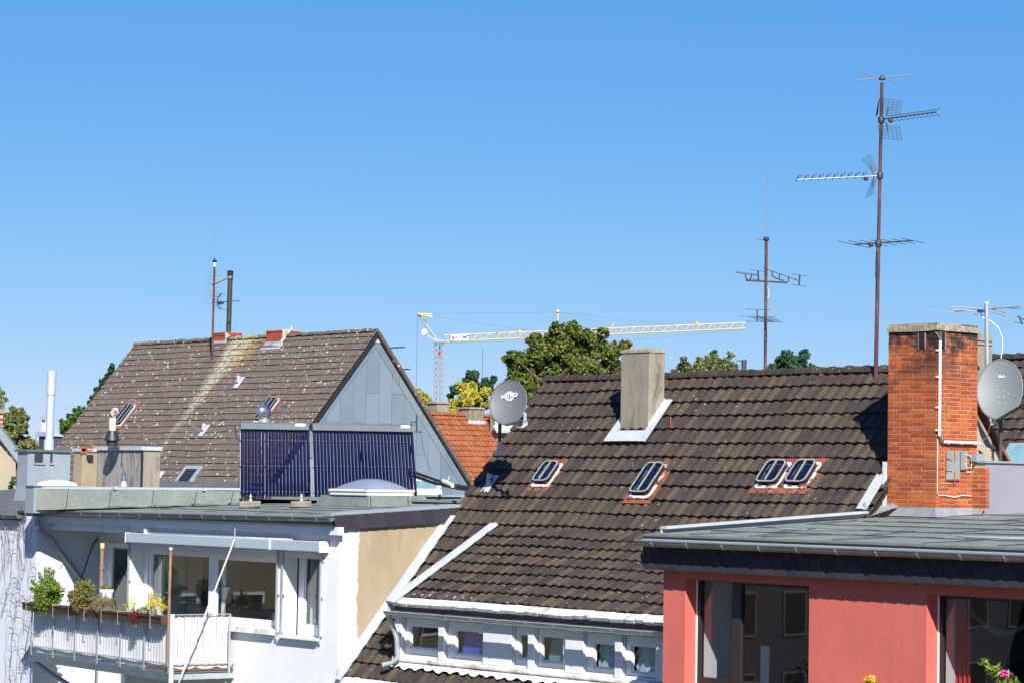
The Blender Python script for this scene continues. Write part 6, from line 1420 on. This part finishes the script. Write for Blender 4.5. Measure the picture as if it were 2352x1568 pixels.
m=MB(); m.bar(at(970,765,d=CD),at(1001,781,d=CD),.2,.25); m.build('counter_arm',M['crane_grey'],cr); m=MB(); m.lathe(at(975,763,d=CD)-hy*.4,[(.1,0),(.42,.02),(.42,.7),(.1,.72)],14,axis=hy); m.build('winch_drum',M['white_trim'],cr)
m=MB(); m.tube([at(1281,742,d=CD+2),at(1281,714,d=CD+2)],.13,6); m.lathe(at(1281,716,d=CD+2),[(.05,-.3),(.25,-.1),(.25,.1),(.05,.3)],8); m.build('mast_head',M['crane_yellow'],cr)
def cab(a,b,name='stay_cable',r=.028,mat='crane_cable'): m=MB(); m.tube([at(*a,d=CD),at(*b,d=CD)],r,4); m.build(name,M[mat],cr)
cab((962,721),(1281,717)); cab((962,722),(1227,761)); cab((1281,717),(1405,748),r=.018); cab((1281,717),(1545,747)); cab((1281,718),(1200,760),r=.012); cab((959,722),(955,955),r=.03); cab((1018,788),(1220,783),r=.014); cab((1441,783),(1718,756),r=.018); cab((1480,748),(1598,739),r=.015)
for a,b in (((960,721),(993,722)),((962,722),(993,728))): m=MB(); m.tube([at(*a,d=CD-.3),at(*b,d=CD-.3)],.11,5); m.build('stay_bar',M['crane_yellow'],cr)
m=MB(); c=at(1221,781,d=CD+1); m.box(c.x-.8,c.x+.8,c.y-.6,c.y+.6,c.z-.4,c.z+.15); m.build('trolley',M['rust'],cr)
for px,py in ((1192,762),(1405,747),(1600,744)): m=MB(); c=at(px,py,d=CD+1); m.box(c.x-.16,c.x+.16,c.y-.16,c.y+.16,c.z-.2,c.z+.25); m.build('joint_plate',M['crane_yellow'],cr)
m=MB(); m.tube([at(1600,744,d=CD+5),at(1600,739,d=CD+5)],.25,6); m.build('tip_joint',M['crane_yellow'],cr)
s0=at(1036,782,d=CD-1.2); s1=at(1076,780,d=CD-1.2); sg=s1-s0; up_=V((0,0,1)); fo2=-hy
m=MB(); m.obox(s0,sg,Z_*.72,hy*.04); sb=m.build('sign_board',M['white_trim'],cr)
T=frame_mat(sg.normalized(),Z_,sg.normalized().cross(Z_),s0+sg*.60+Z_*.36-hy*.03)
text_obj('ARCOMET',.62,T,M['black'],sb,xs=.78)
m=MB(); m.obox(s0+sg*.05+Z_*.16-hy*.03,sg.normalized()*.34,Z_*.4,-hy*.02); m.build('red_logo',M['red'],sb)
m=MB(); c=at(1010,810,d=CD-1); m.box(c.x-.16,c.x+.16,c.y-.1,c.y+.1,c.z-.25,c.z+.25); m.build('warning_board',M['red'],cr)
# ============================================================ satellite dishes
def dish(name,lab,cx,cy,rx,ry,dep,nvec,mat,polebase=None):
    c=at(cx,cy,d=dep); k=dep/FPX; n=V(nvec).normalized(); u=(Z_.cross(n)).normalized(); v=n.cross(u); RX=rx*k;RY=ry*k
    root=thing(name,c-Z_*ry*k*1.3,lab,'satellite dish'); m=MB(); N_=40; vs=[];rings=8
    for s_ in (0,1):
        for j in range(rings+1):
            f=j/rings
            for i in range(N_):
                t=2*math.pi*i/N_; p=c+(u*math.cos(t)*RX+v*math.sin(t)*RY)*f+n*(.16*RX*(f*f-1))-n*(.012*s_); vs.append(p)
    fs=[]
    for j in range(rings):
        for i in range(N_): a=j*N_+i;b=j*N_+(i+1)%N_; fs.append((a,b,b+N_,a+N_)); o_=(rings+1)*N_; fs.append((b+o_,a+o_,a+N_+o_,b+N_+o_))
    m.add(vs,fs); rim=[c+(u*math.cos(2*math.pi*i/N_)*RX+v*math.sin(2*math.pi*i/N_)*RY) for i in range(N_+1)]; r_=m.build('reflector',M[mat],root,smooth=True)
    m=MB(); m.tube([p-n*.006 for p in rim],.012,6,cap=False); m.build('rim',M[mat],r_,smooth=True)
    return root,c,n,u,v,RX,RY
root,c,n,u,v,RX,RY=dish('satellite_dish','dark grey satellite dish with white round logo beside the left verge of the dark roof',1167,923,44,53,45.2,(.52,-.83,.28),'dish_grey')
def onface(a,b,off=.004): 
    f2=(a*a/RX**2+b*b/RY**2); return c+u*a+v*b+n*(.16*RX*(f2-1)+off)
lg=MB(); lc=(-.0,.13)
for r_,w_ in ((.052,.009),(.068,.005),(.081,.005)):
    n_=36
    for i in range(n_):
        t0,t1=2*math.pi*i/n_,2*math.pi*(i+1)/n_
        pts=[onface(lc[0]+rr*math.cos(t),lc[1]+rr*math.sin(t)) for rr,t in ((r_,t0),(r_,t1),(r_+w_,t1),(r_+w_,t0))]; lg.poly(pts)
lg.build('logo_rings',M['white_print'],root,kind='stuff')
txu=(u*.985+v*.17).normalized(); txv=n.cross(txu); T=frame_mat(txu,txv,n,onface(lc[0],lc[1],.024)); text_obj('ASTRO',.098,T,M['white_print'],root,ext=.001)
m=MB()
for a_,b_ in ((-.05,-.04),(.0,-.045),(.05,-.04),(-.02,-.30),(.07,-.31)): m.lathe(onface(a_,b_,.002),[(.009,0),(.006,.006)],6,axis=n)
m.build('bolts',M['galv'],root,kind='stuff')
lnb=at(1206,957,d=44.3); arm0=c-v*RY*1.02-n*.02; m=MB(); m.bar(arm0,lnb-Z_*.05,.05,.03); m.build('feed_arm',M['dish_light'],root)
m=MB(); m.tube([lnb-Z_*.07,lnb+Z_*.07],.032,10); d_=(c-lnb).normalized(); m.tube([lnb+Z_*.04,lnb+Z_*.04+d_*.07],[.02,.034],10); m.build('receiver',M['galv'],root,smooth=True)
m=MB()
for i in range(4): a=lnb-Z_*.07+hx*(.02*i-.03); m.tube([a,a-Z_*.06+hx*.01,a-Z_*.11-hx*(.03+.015*i),arm0.lerp(lnb,.5)-Z_*.1],.007,5)
m.build('cables',M['white_trim'],root,kind='stuff')
m=MB(); pb=at(1147,1045,d=45.8); ptop=c-n*.14-v*.1; m.tube([ptop,V((pb.x,pb.y,ptop.z-.12)),V((pb.x,pb.y,pb.z+.25))],.033,10); m.build('mast',M['dark_metal'],root,smooth=True)
m=MB(); m.tube([V((pb.x,pb.y,pb.z+.25)),pb],.036,10); m.tube([V((pb.x-.05,pb.y,pb.z+.22)),pb-X_*.045],.012,6); m.build('lower_mast',M['lead_white'],root,smooth=True)
root,c,n,u,v,RX,RY=dish('satellite_dish','large pale grey satellite dish right of the brick chimney',2296,893,52,73,40.9,(.45,-.78,.30),'dish_light')
m=MB()
for a_,b_ in ((-.05,.0),(.05,.0),(-.02,-.11),(.06,-.11),(.13,-.05),(.0,-.22),(.10,-.22)): m.lathe(onface(a_,b_,.002),[(.010,0),(.006,.008)],6,axis=n)
m.build('bolts',M['white_trim'],root,kind='stuff')
pA_,pB_=onface(-.04,.21,.004),onface(.07,.21,.004); m=MB(); m.obox(pA_,(pB_-pA_)*.45,v*.045,n*.003); m.build('label_light',M['galv'],root); m=MB(); m.obox(pA_+(pB_-pA_)*.46,(pB_-pA_)*.54,v*.045,n*.003); m.build('label_dark',M['crane_grey'],root)
T=frame_mat(u,v,n,pA_.lerp(pB_,.72)+v*.022+n*.006); text_obj('Sat',.035,T,M['white_print'],root,ext=.0005) if False else None
a0=at(2290,965,d=40.5); a1=at(2375,915,d=39.4); m=MB(); m.bar(a0,a1,.045,.035); m.bar(a0-hx*.06,a0+hx*.03,.05,.06); m.build('feed_arm',M['dark_metal'],root)
m=MB(); pb=c-n*.15; m.tube([V((pb.x,pb.y,pb.z)),V((pb.x,pb.y,-.6))],.03,10); m.build('mast',M['dark_metal'],root,smooth=True)
m=MB(); m.tube([a0-Z_*.02,at(2275,975,d=40.5),at(2272,985,d=40.6),at(2268,1003,d=40.8),at(2255,1012,d=40.9)],.008,6); m.tube([at(2248,1018,d=40.9),at(2268,1028,d=40.8),at(2281,1034,d=40.8),at(2279,1056,d=40.8)],.008,6); m.build('cables',M['galv'],root,kind='stuff')
# ============================================================ antennas
def tb(par,name,a,b,r,mat,n=6): m=MB(); m.tube([a,b],r,n); return m.build(name,M[mat],par,smooth=True)
def mastpts(x0,y0,x1,y1,d): return at(x0,y0,d=d),at(x1,y1,d=d)
# 1 tall mast on the dark roof
d1_=41.8
a,b=mastpts(2011,845,2026,190,d1_); am=thing('antenna_mast',a,'tallest rusty antenna mast with several aerials behind the dark roof ridge','antenna')
m=MB(); m.tube([a-Z_*.6,a.lerp(b,.45)],.034,10); m.tube([a.lerp(b,.45),b],.028,10); m.build('mast',M['rust_mast'],am,smooth=True)
t=at(2026,180,d=d1_); m=MB(); m.lathe(t-Z_*.03,[(.05,0),(.055,.02),(.04,.06),(.01,.08)],12); cr_=m.build('cross_dipole',M['dark_metal'],am)
for (x0,y0),(x1,y1),dd in (((1966,185),(2099,171),.15),((1972,163),(2080,197),-.3)):
    p,q=at(x0,y0,d=d1_+dd),at(x1,y1,d=d1_-dd); tb(cr_,'dipole_rod',p,q,.008,'alu')
    
def yagi(par,name,p,q,edir,lens,r=.006,bmat='dark_metal',emat='dark_metal',rb=.011):
    y=tb(par,name,p,q,rb,bmat); e=V(edir).normalized(); n=len(lens)
    for i,L in enumerate(lens):
        c_=p.lerp(q,i/(n-1)); tb(y,'element',c_-e*L/2,c_+e*L/2,r,emat,4)
    return y
def mesh_reflector(par,x0,y0,x1,y1,x2,y2,x3,y3,d,nx=5,ny=9,dd=.0):
    A,B_,C_,D_=at(x0,y0,d=d),at(x1,y1,d=d+dd),at(x2,y2,d=d+dd),at(x3,y3,d=d); m=MB()
    for i in range(nx+1): f=i/nx; m.tube([A.lerp(B_,f),D_.lerp(C_,f)],.0028,3)
    for j in range(ny+1): f=j/ny; m.tube([A.lerp(D_,f),B_.lerp(C_,f)],.0028,3)
    m.build('grid_reflector',M['dark_metal'],par)
# upper uhf aerial, pointing right
u1=tb(am,'uhf_aerial',at(2016,276,d=d1_),at(2150,258,d=d1_-.3),.011,'dark_metal')
for i in range(12):
    f=.18+.82*i/11; px=2016+134*f; py=276-18*f; s_=1.0
    c_=at(px,py,d=d1_-.3*f); m=MB(); w=.075; h=.05
    for sg in (-1,1):
        m.tube([c_,c_+Z_*h*.8*sg+hx*.0,c_+Z_*h*sg+hx*.05],.005,4); m.tube([c_+Z_*h*sg+hx*.05-hy*w,c_+Z_*h*sg+hx*.05+hy*w],.004,4)
    m.build('director',M['dark_metal'],u1)
mesh_reflector(u1,2021,226,2073,232,2067,262,2016,262,d1_-.1); mesh_reflector(u1,2016,288,2067,290,2072,324,2022,318,d1_-.1); mesh_reflector(u1,2021,226,2016,262,2011,270,2018,232,d1_+.25,2,6)
m=MB(); m.tube([at(2041,247,d=d1_-.2),at(2036,268,d=d1_-.2)],.012,5); m.tube([at(2036,282,d=d1_-.2),at(2040,300,d=d1_-.2)],.012,5); m.build('reflector_brace',M['rust_mast'],u1)
m=MB(); c_=at(2046,278,d=d1_-.25); m.lathe(c_-Z_*.03,[(.03,0),(.04,.03),(.03,.06)],8); m.build('dipole_box',M['dark_metal'],u1)
# lower uhf aerial, pointing left
u2=tb(am,'uhf_aerial',at(2022,404,d=d1_),at(1830,413,d=d1_-.2),.009,'alu')
for i in range(10):
    f=.22+.78*i/9; c_=at(2022-192*f,404+9*f,d=d1_-.2*f); m=MB(); m.tube([c_-hx*.01-Z_*.03,c_+Z_*.06+hx*.03],.008,4); m.tube([c_+Z_*.06+hx*.03,c_+Z_*.075+hx*.08],.005,4); m.tube([c_+hx*.02+Z_*.02,c_+hx*.08+Z_*.05],.004,4); m.tube([c_+Z_*.07+hx*.08-hy*.06,c_+Z_*.075+hx*.08+hy*.06],.005,4); m.build('director',M['dark_metal'],u2)
mesh_reflector(u2,1978,366,1998,354,2015,390,2003,396,d1_+.1,4,9); mesh_reflector(u2,2003,412,2013,412,2006,446,1987,456,d1_+.1,4,9)
m=MB(); m.tube([at(1999,377,d=d1_),at(2008,404,d=d1_)],.011,5); m.tube([at(2008,404,d=d1_),at(2003,432,d=d1_)],.011,5); m.build('reflector_brace',M['rust_mast'],u2)
m=MB(); c_=at(1989,411,d=d1_); m.lathe(c_-Z_*.03,[(.03,0),(.045,.03),(.03,.06)],8); m.build('dipole_box',M['dark_metal'],u2)
for py in (404,276,560): m=MB(); c_=at(2011+15*(845-py)/655,py,d=d1_); m.lathe(c_-Z_*.05,[(.05,0),(.055,.05),(.05,.10)],10); m.build('clamp',M['dark_metal'],am)
e1=at(1930,557,d=d1_)-at(1997,571,d=d1_-.5)
yg=yagi(am,'vhf_yagi',at(1962,562,d=d1_+.2),at(2097,553,d=d1_-.2),e1,[.75,.70,.62,.58,.55,.52,.50]); m=MB(); c_=at(2000,562,d=d1_); m.lathe(c_-Z_*.04,[(.03,0),(.04,.04),(.03,.08)],8); m.build('dipole_box',M['dark_metal'],yg)
m=MB(); m.tube([at(2013,572,d=d1_-.1),at(2010,620,d=d1_-.1),at(2013,665,d=d1_-.05)],.004,4); m.build('cable',M['black_rubber'],am)
# 2 mast further back
d2_=62; a,b=mastpts(1758,860,1760,549,d2_); am=thing('antenna_mast',a,'dark antenna mast with a tall thin whip, left of the tallest mast','antenna')
m=MB(); m.tube([a-Z_*2,b],.038,8); m.build('mast',M['rust_mast'],am,smooth=True); m=MB(); m.lathe(b-Z_*.05,[(.05,0),(.07,.03),(.07,.09),(.02,.10)],10); m.build('whip_base',M['dark_metal'],am)
tb(am,'whip',b,at(1764,355,d=d2_),.006,'alu',4); tb(am,'short_rod',at(1739,549,d=d2_),at(1758,552,d=d2_),.009,'dark_metal',4)
xb_=tb(am,'cross_boom',at(1713,644,d=d2_),at(1808,649,d=d2_),.022,'rust_mast')
def frameant(p0,p1,hangs,tail):
    y=tb(am,'aerial_boom',at(*p0,d=d2_),at(*p1,d=d2_),.017,'dark_metal')
    for pts in hangs: m=MB(); m.tube([at(*q,d=d2_) for q in pts],.014,6); m.build('boom_bracket',M['dark_metal'],y,smooth=True)
    m=MB(); m.tube([at(*tail[0],d=d2_),at(*tail[1],d=d2_)],.020,6); m.build('tail_bar',M['dark_metal'],y)
    for q in tail: c_=at(*q,d=d2_); tb(y,'element',c_-hx*.22-hy*.3,c_+hx*.22+hy*.3,.006,'dark_metal',4)
    for i in range(5): f=(i+.5)/5; c_=at(p0[0]+(p1[0]-p0[0])*f,p0[1]+(p1[1]-p0[1])*f,d=d2_); tb(y,'element',c_-hx*.03-hy*.35,c_+hx*.03+hy*.35,.006,'dark_metal',4)
frameant((1690,625),(1742,632),[[(1711,627),(1714,640),(1718,644)],[(1727,630),(1724,640),(1720,644)]],[(1741,622),(1742,643)])
frameant((1754,615),(1836,645),[[(1773,622),(1774,634),(1782,639),(1800,645)],[(1790,628),(1790,643)],[(1812,638),(1811,647),(1804,650),(1795,646)]],[(1837,632),(1835,656)])
e=(hx*.55-hy*.2-Z_*.01)
yg=yagi(am,'lower_yagi',at(1741,727,d=d2_+.4),at(1776,740,d=d2_-.6),hx,[.9,.62,.58,.55,.55,.52,.50,.48]); tb(yg,'tail_bar',at(1739,712,d=d2_+.3),at(1739,738,d=d2_+.3),.016,'dark_metal'); tb(yg,'element',at(1713,710,d=d2_+.3),at(1768,712,d=d2_+.3),.008,'dark_metal',4); tb(yg,'element',at(1712,738,d=d2_+.3),at(1765,739,d=d2_+.3),.008,'dark_metal',4)
m=MB(); m.tube([at(1761,655,d=d2_),at(1767,672,d=d2_),at(1765,683,d=d2_),at(1760,686,d=d2_)],.008,5); m.build('cable',M['white_trim'],am)
# 3 grey pole with fm aerial, right of the brick chimney
d3_=41.9; a,b=mastpts(2269,870,2266,698,d3_); am=thing('aerial_pole',a,'light grey pole with horizontal folded dipole aerial above the large satellite dish','antenna')
m=MB(); m.tube([a-Z_*.8,b],.036,12); m.build('pole',M['galv'],am,smooth=True); m=MB(); m.tube([b-Z_*.0,b+Z_*.03],.038,12); m.build('pole_cap',M['white_trim'],am)
yg=tb(am,'boom',at(2192,715,d=d3_+.3),at(2345,704,d=d3_-.3),.013,'alu'); tb(yg,'element',at(2129,710,d=d3_+.1),at(2272,726,d=d3_+.2),.006,'alu',4); tb(yg,'element',at(2278,704,d=d3_),at(2400,716,d=d3_-.5),.006,'alu',4)
m=MB(); m.tube([at(2245,715,d=d3_),at(2186,711,d=d3_),at(2181,708,d=d3_),at(2184,705,d=d3_),at(2230,707,d=d3_),at(2262,712,d=d3_)],.008,6); m.build('folded_dipole',M['alu'],yg,smooth=True)
m=MB(); m.tube([at(2270,715,d=d3_),at(2312,727,d=d3_-.2),at(2317,724,d=d3_-.2),at(2313,720,d=d3_-.2),at(2275,709,d=d3_)],.008,6); m.build('folded_dipole',M['alu'],yg,smooth=True)
m=MB(); c_=at(2253,714,d=d3_-.05); m.box(c_.x-.05,c_.x+.05,c_.y-.03,c_.y+.03,c_.z-.03,c_.z+.02); m.build('connector_box',M['blue_box'],yg)
m=MB(); m.tube([at(2253,718,d=d3_),at(2255,728,d=d3_),at(2262,733,d=d3_),at(2275,737,d=d3_),at(2293,752,d=d3_),at(2302,775,d=d3_),at(2303,800,d=d3_),at(2299,822,d=d3_)],.008,6); m.build('cable',M['fabric'],am,smooth=True)
# 4 aerial half in frame at the right edge
c_=at(2345,738,d=60); am=thing('roof_aerial',c_,'small dark aerial cut off by the right edge of the view','antenna'); tb(am,'boom',at(2336,727,d=60),at(2365,740,d=60),.018,'dark_metal'); tb(am,'element',at(2340,725,d=60),at(2348,745,d=60),.018,'dark_metal'); tb(am,'element',at(2330,740,d=60),at(2360,744,d=60),.010,'dark_metal'); tb(am,'mast',at(2372,740,d=60),at(2374,900,d=60),.03,'galv')
# 5 left mast on the spotted roof
d5=(at(487,824,pl=PZ)).dot(FW)-.15; a,b=mastpts(487,826,493,600,d5); am=thing('antenna_mast',a,'thin rusty antenna mast standing beside the left brick chimney of the spotted roof','antenna')
m=MB(); m.tube([a,b],.045,8); m.build('mast',M['rust_mast'],am,smooth=True); m=MB(); m.lathe(b-Z_*.05,[(.06,0),(.12,.06),(.03,.12),(.02,.2)],10); m.build('mast_top',M['dark_metal'],am)
tb(am,'whip',b,at(496,505,d=d5),.006,'alu',4); tb(am,'white_collar',at(493,613,d=d5),at(493,603,d=d5),.055,'white_trim')
yg=yagi(am,'uhf_aerial',at(487,654,d=d5+.3),at(529,636,d=d5-1.2),(hy*.3+hx*.5),[.25]*12,r=.012,bmat='crane_yellow_pale',emat='alu',rb=.035)
for x0 in (482,494): 
    m=MB()
    for j in range(9): p=at(x0-1,625+9*j,d=d5); m.tube([p-hx*.18,p+hx*.18],.007,3)
    m.tube([at(x0+3,627,d=d5),at(x0-2,655,d=d5),at(x0+3,684,d=d5)],.013,4); m.build('grid_reflector',M['alu'],yg)
yg=tb(am,'vhf_boom',at(486,695,d=d5),at(550,691,d=d5),.018,'dark_metal'); m=MB(); m.tube([at(509,675,d=d5),at(501,683,d=d5),at(499,695,d=d5),at(501,704,d=d5),at(508,710,d=d5)],.025,5); m.build('curved_reflector',M['dark_metal'],yg)
for px,py in ((508,675),(500,682),(498,689),(498,701),(500,706),(509,711)): c_=at(px,py,d=d5); tb(yg,'element',c_-hx*.16-hy*.2,c_+hx*.16+hy*.2,.010,'dark_metal',4)
m=MB(); c_=at(506,696,d=d5); m.box(c_.x-.14,c_.x+.14,c_.y-.08,c_.y+.08,c_.z-.06,c_.z+.06); m.build('dipole_box',M['dark_metal'],yg)
# 6 two small aerials behind the zinc gable
for x0,x1,y0,lb in ((897,928,798,'small dark aerial poking out behind the upper gable edge'),(918,940,848,'small dark aerial poking out behind the lower gable edge')):
    a=at(x0-14,y0+60,d=125); am=thing('small_aerial',a,lb,'antenna'); c_=at(x0+8,y0+2,d=125); tb(am,'mast',a,at(x0-8,y0+2,d=125),.03,'dark_metal'); yagi(am,'boom',at(x0-8,y0+1,d=125),at(x1,y0-1,d=125),hy+hx*.3,[.5]*9,r=.02,rb=.035)
c_=at(1709,826,d=120); am=thing('small_aerial',c_-Z_*3,'tiny flat aerial on a stub just above the dark ridge, left of the whip mast','antenna'); tb(am,'boom',at(1692,828,d=120),at(1716,828,d=120),.03,'dark_metal'); tb(am,'stub',c_-Z_*3,c_,.12,'dark_metal')
tb_=thing('thin_whip_aerial',at(1109,862,d=160),'very thin whip aerial rising behind the yellow birch','antenna'); tb(tb_,'whip',at(1108,880,d=160),at(1109,800,d=160),.012,'dark_metal',4)
# blossoms in the foreground in front of the salmon house
random.seed(3)
def sprig(px,py,d,lab,cat,name,path,leafmat,fl=None):
    base=at(px,py+60,d=d); root=thing(name,base,lab,cat); m=MB(); pts=[at(*q,d=d) for q in path]; m.tube([base]+pts,.006,5); m.build('stem',M['bark'],root)
    m=MB()
    for p in pts:
        for _ in range(9): 
            c_=p+V((random.gauss(0,.035),random.gauss(0,.03),random.gauss(0,.03))); cloud([(c_,.02,.02,.02)],2,.09,mb=m,aspect=.3)
    m.build('leaves',M[leafmat],root)
    if fl:
        m=MB(); cloud([(at(*fl[1],d=d),.05,.05,.035)],160,.03,mb=m,aspect=.8); m.build('blossom',M[fl[0]],root)
sprig(2330,1568,22,'arching leafy sprig with magenta blossoms before the right dark window','plant','blossom_sprig',[(2328,1575),(2316,1563),(2305,1553),(2292,1545),(2278,1535),(2268,1524)],'leaf_bush',('magenta',(2308,1548)))
sprig(2000,1570,22,'small orange yellow flower head at the bottom before the salmon wall','flower','orange_flower',[(2000,1585),(2000,1572)],'leaf_green',('orange_petal',(2000,1560)))

# ============================================================ houses across the courtyard (seen mirrored in the window panes)
random.seed(9)
for (x0,x1,y0,y1,zt_,wm,rmt,lb) in ((-84,-72,-14,9,1.6,'cream_far','tile_orange','cream house with two rows of dark windows across the courtyard, outside the view'),(-78,-66,-36,-15,2.4,'slate_far','slate_far','dark slate clad house with steep roof across the courtyard, outside the view'),(-66,-52,-58,-40,1.0,'cream_far','slate_far','cream house farthest along the courtyard, outside the view')):
    t_=thing('courtyard_house',(x1,(y0+y1)/2,GZ),lb,'house'); m=MB(); m.box(x0,x1,y0,y1,GZ,zt_); m.build('wall',M[wm],t_); fm='white_trim' if wm!='slate_far' else 'far_frame'
    m=MB(); m.prism([(x0-.4,y0-.3,zt_+.01),(x1+.4,y0-.3,zt_+.01),((x0+x1)/2,y0-.3,zt_+5)],(0,y1-y0+.6,0)); m.build('roof',M[rmt],t_)
    for zz in (-8.5,-5.5,-2.5):
        yy=y0+1.5
        while yy<y1-2: m=MB(); m.box(x1+.005,x1+.05,yy,yy+1.3,zz,zz+1.7); w_=m.build('window',M[fm],t_); m=MB(); m.box(x1+.051,x1+.06,yy+.1,yy+1.2,zz+.1,zz+1.6); m.build('pane',M['black'],w_); yy+=2.7
        xx=x0+1.5
        while xx<x1-2: m=MB(); m.box(xx,xx+1.3,y1+.005,y1+.05,zz,zz+1.7); m.build('window',M['black'],t_); xx+=2.7
for i,(x,y,r_,h) in enumerate(((-64,10,2.8,-7.5),(-60,-3,2.6,-8),(-60,-20,3.0,-9),(-50,-30,3,-9),(-52,8,2.2,-8))):
    t_=thing('courtyard_tree',(x,y,GZ),'leafy courtyard tree number %s from the white house, outside the view'%('one','two','three','four','five')[i] if False else ['broad leafy tree before the cream house in the courtyard, outside the view','rounder leafy tree in the middle of the courtyard, outside the view','low leafy tree before the dark slate clad house, outside the view','leafy tree at the far end of the courtyard, outside the view','low leafy tree nearest the white house in the courtyard, outside the view'][i],'tree')
    bl=[(V((x,y,h)),r_,r_,r_*.9)]+[(V((x+random.uniform(-r_,r_),y+random.uniform(-r_,r_),h+random.uniform(-1,2))),r_*.5,r_*.5,r_*.5) for _ in range(5)]
    cloud(bl,5000,.28).build('crown',M['leaf_green'],t_); m=MB(); m.tube([(x,y,GZ),(x,y,h)],[.25,.12],8); m.build('trunk',M['bark'],t_)
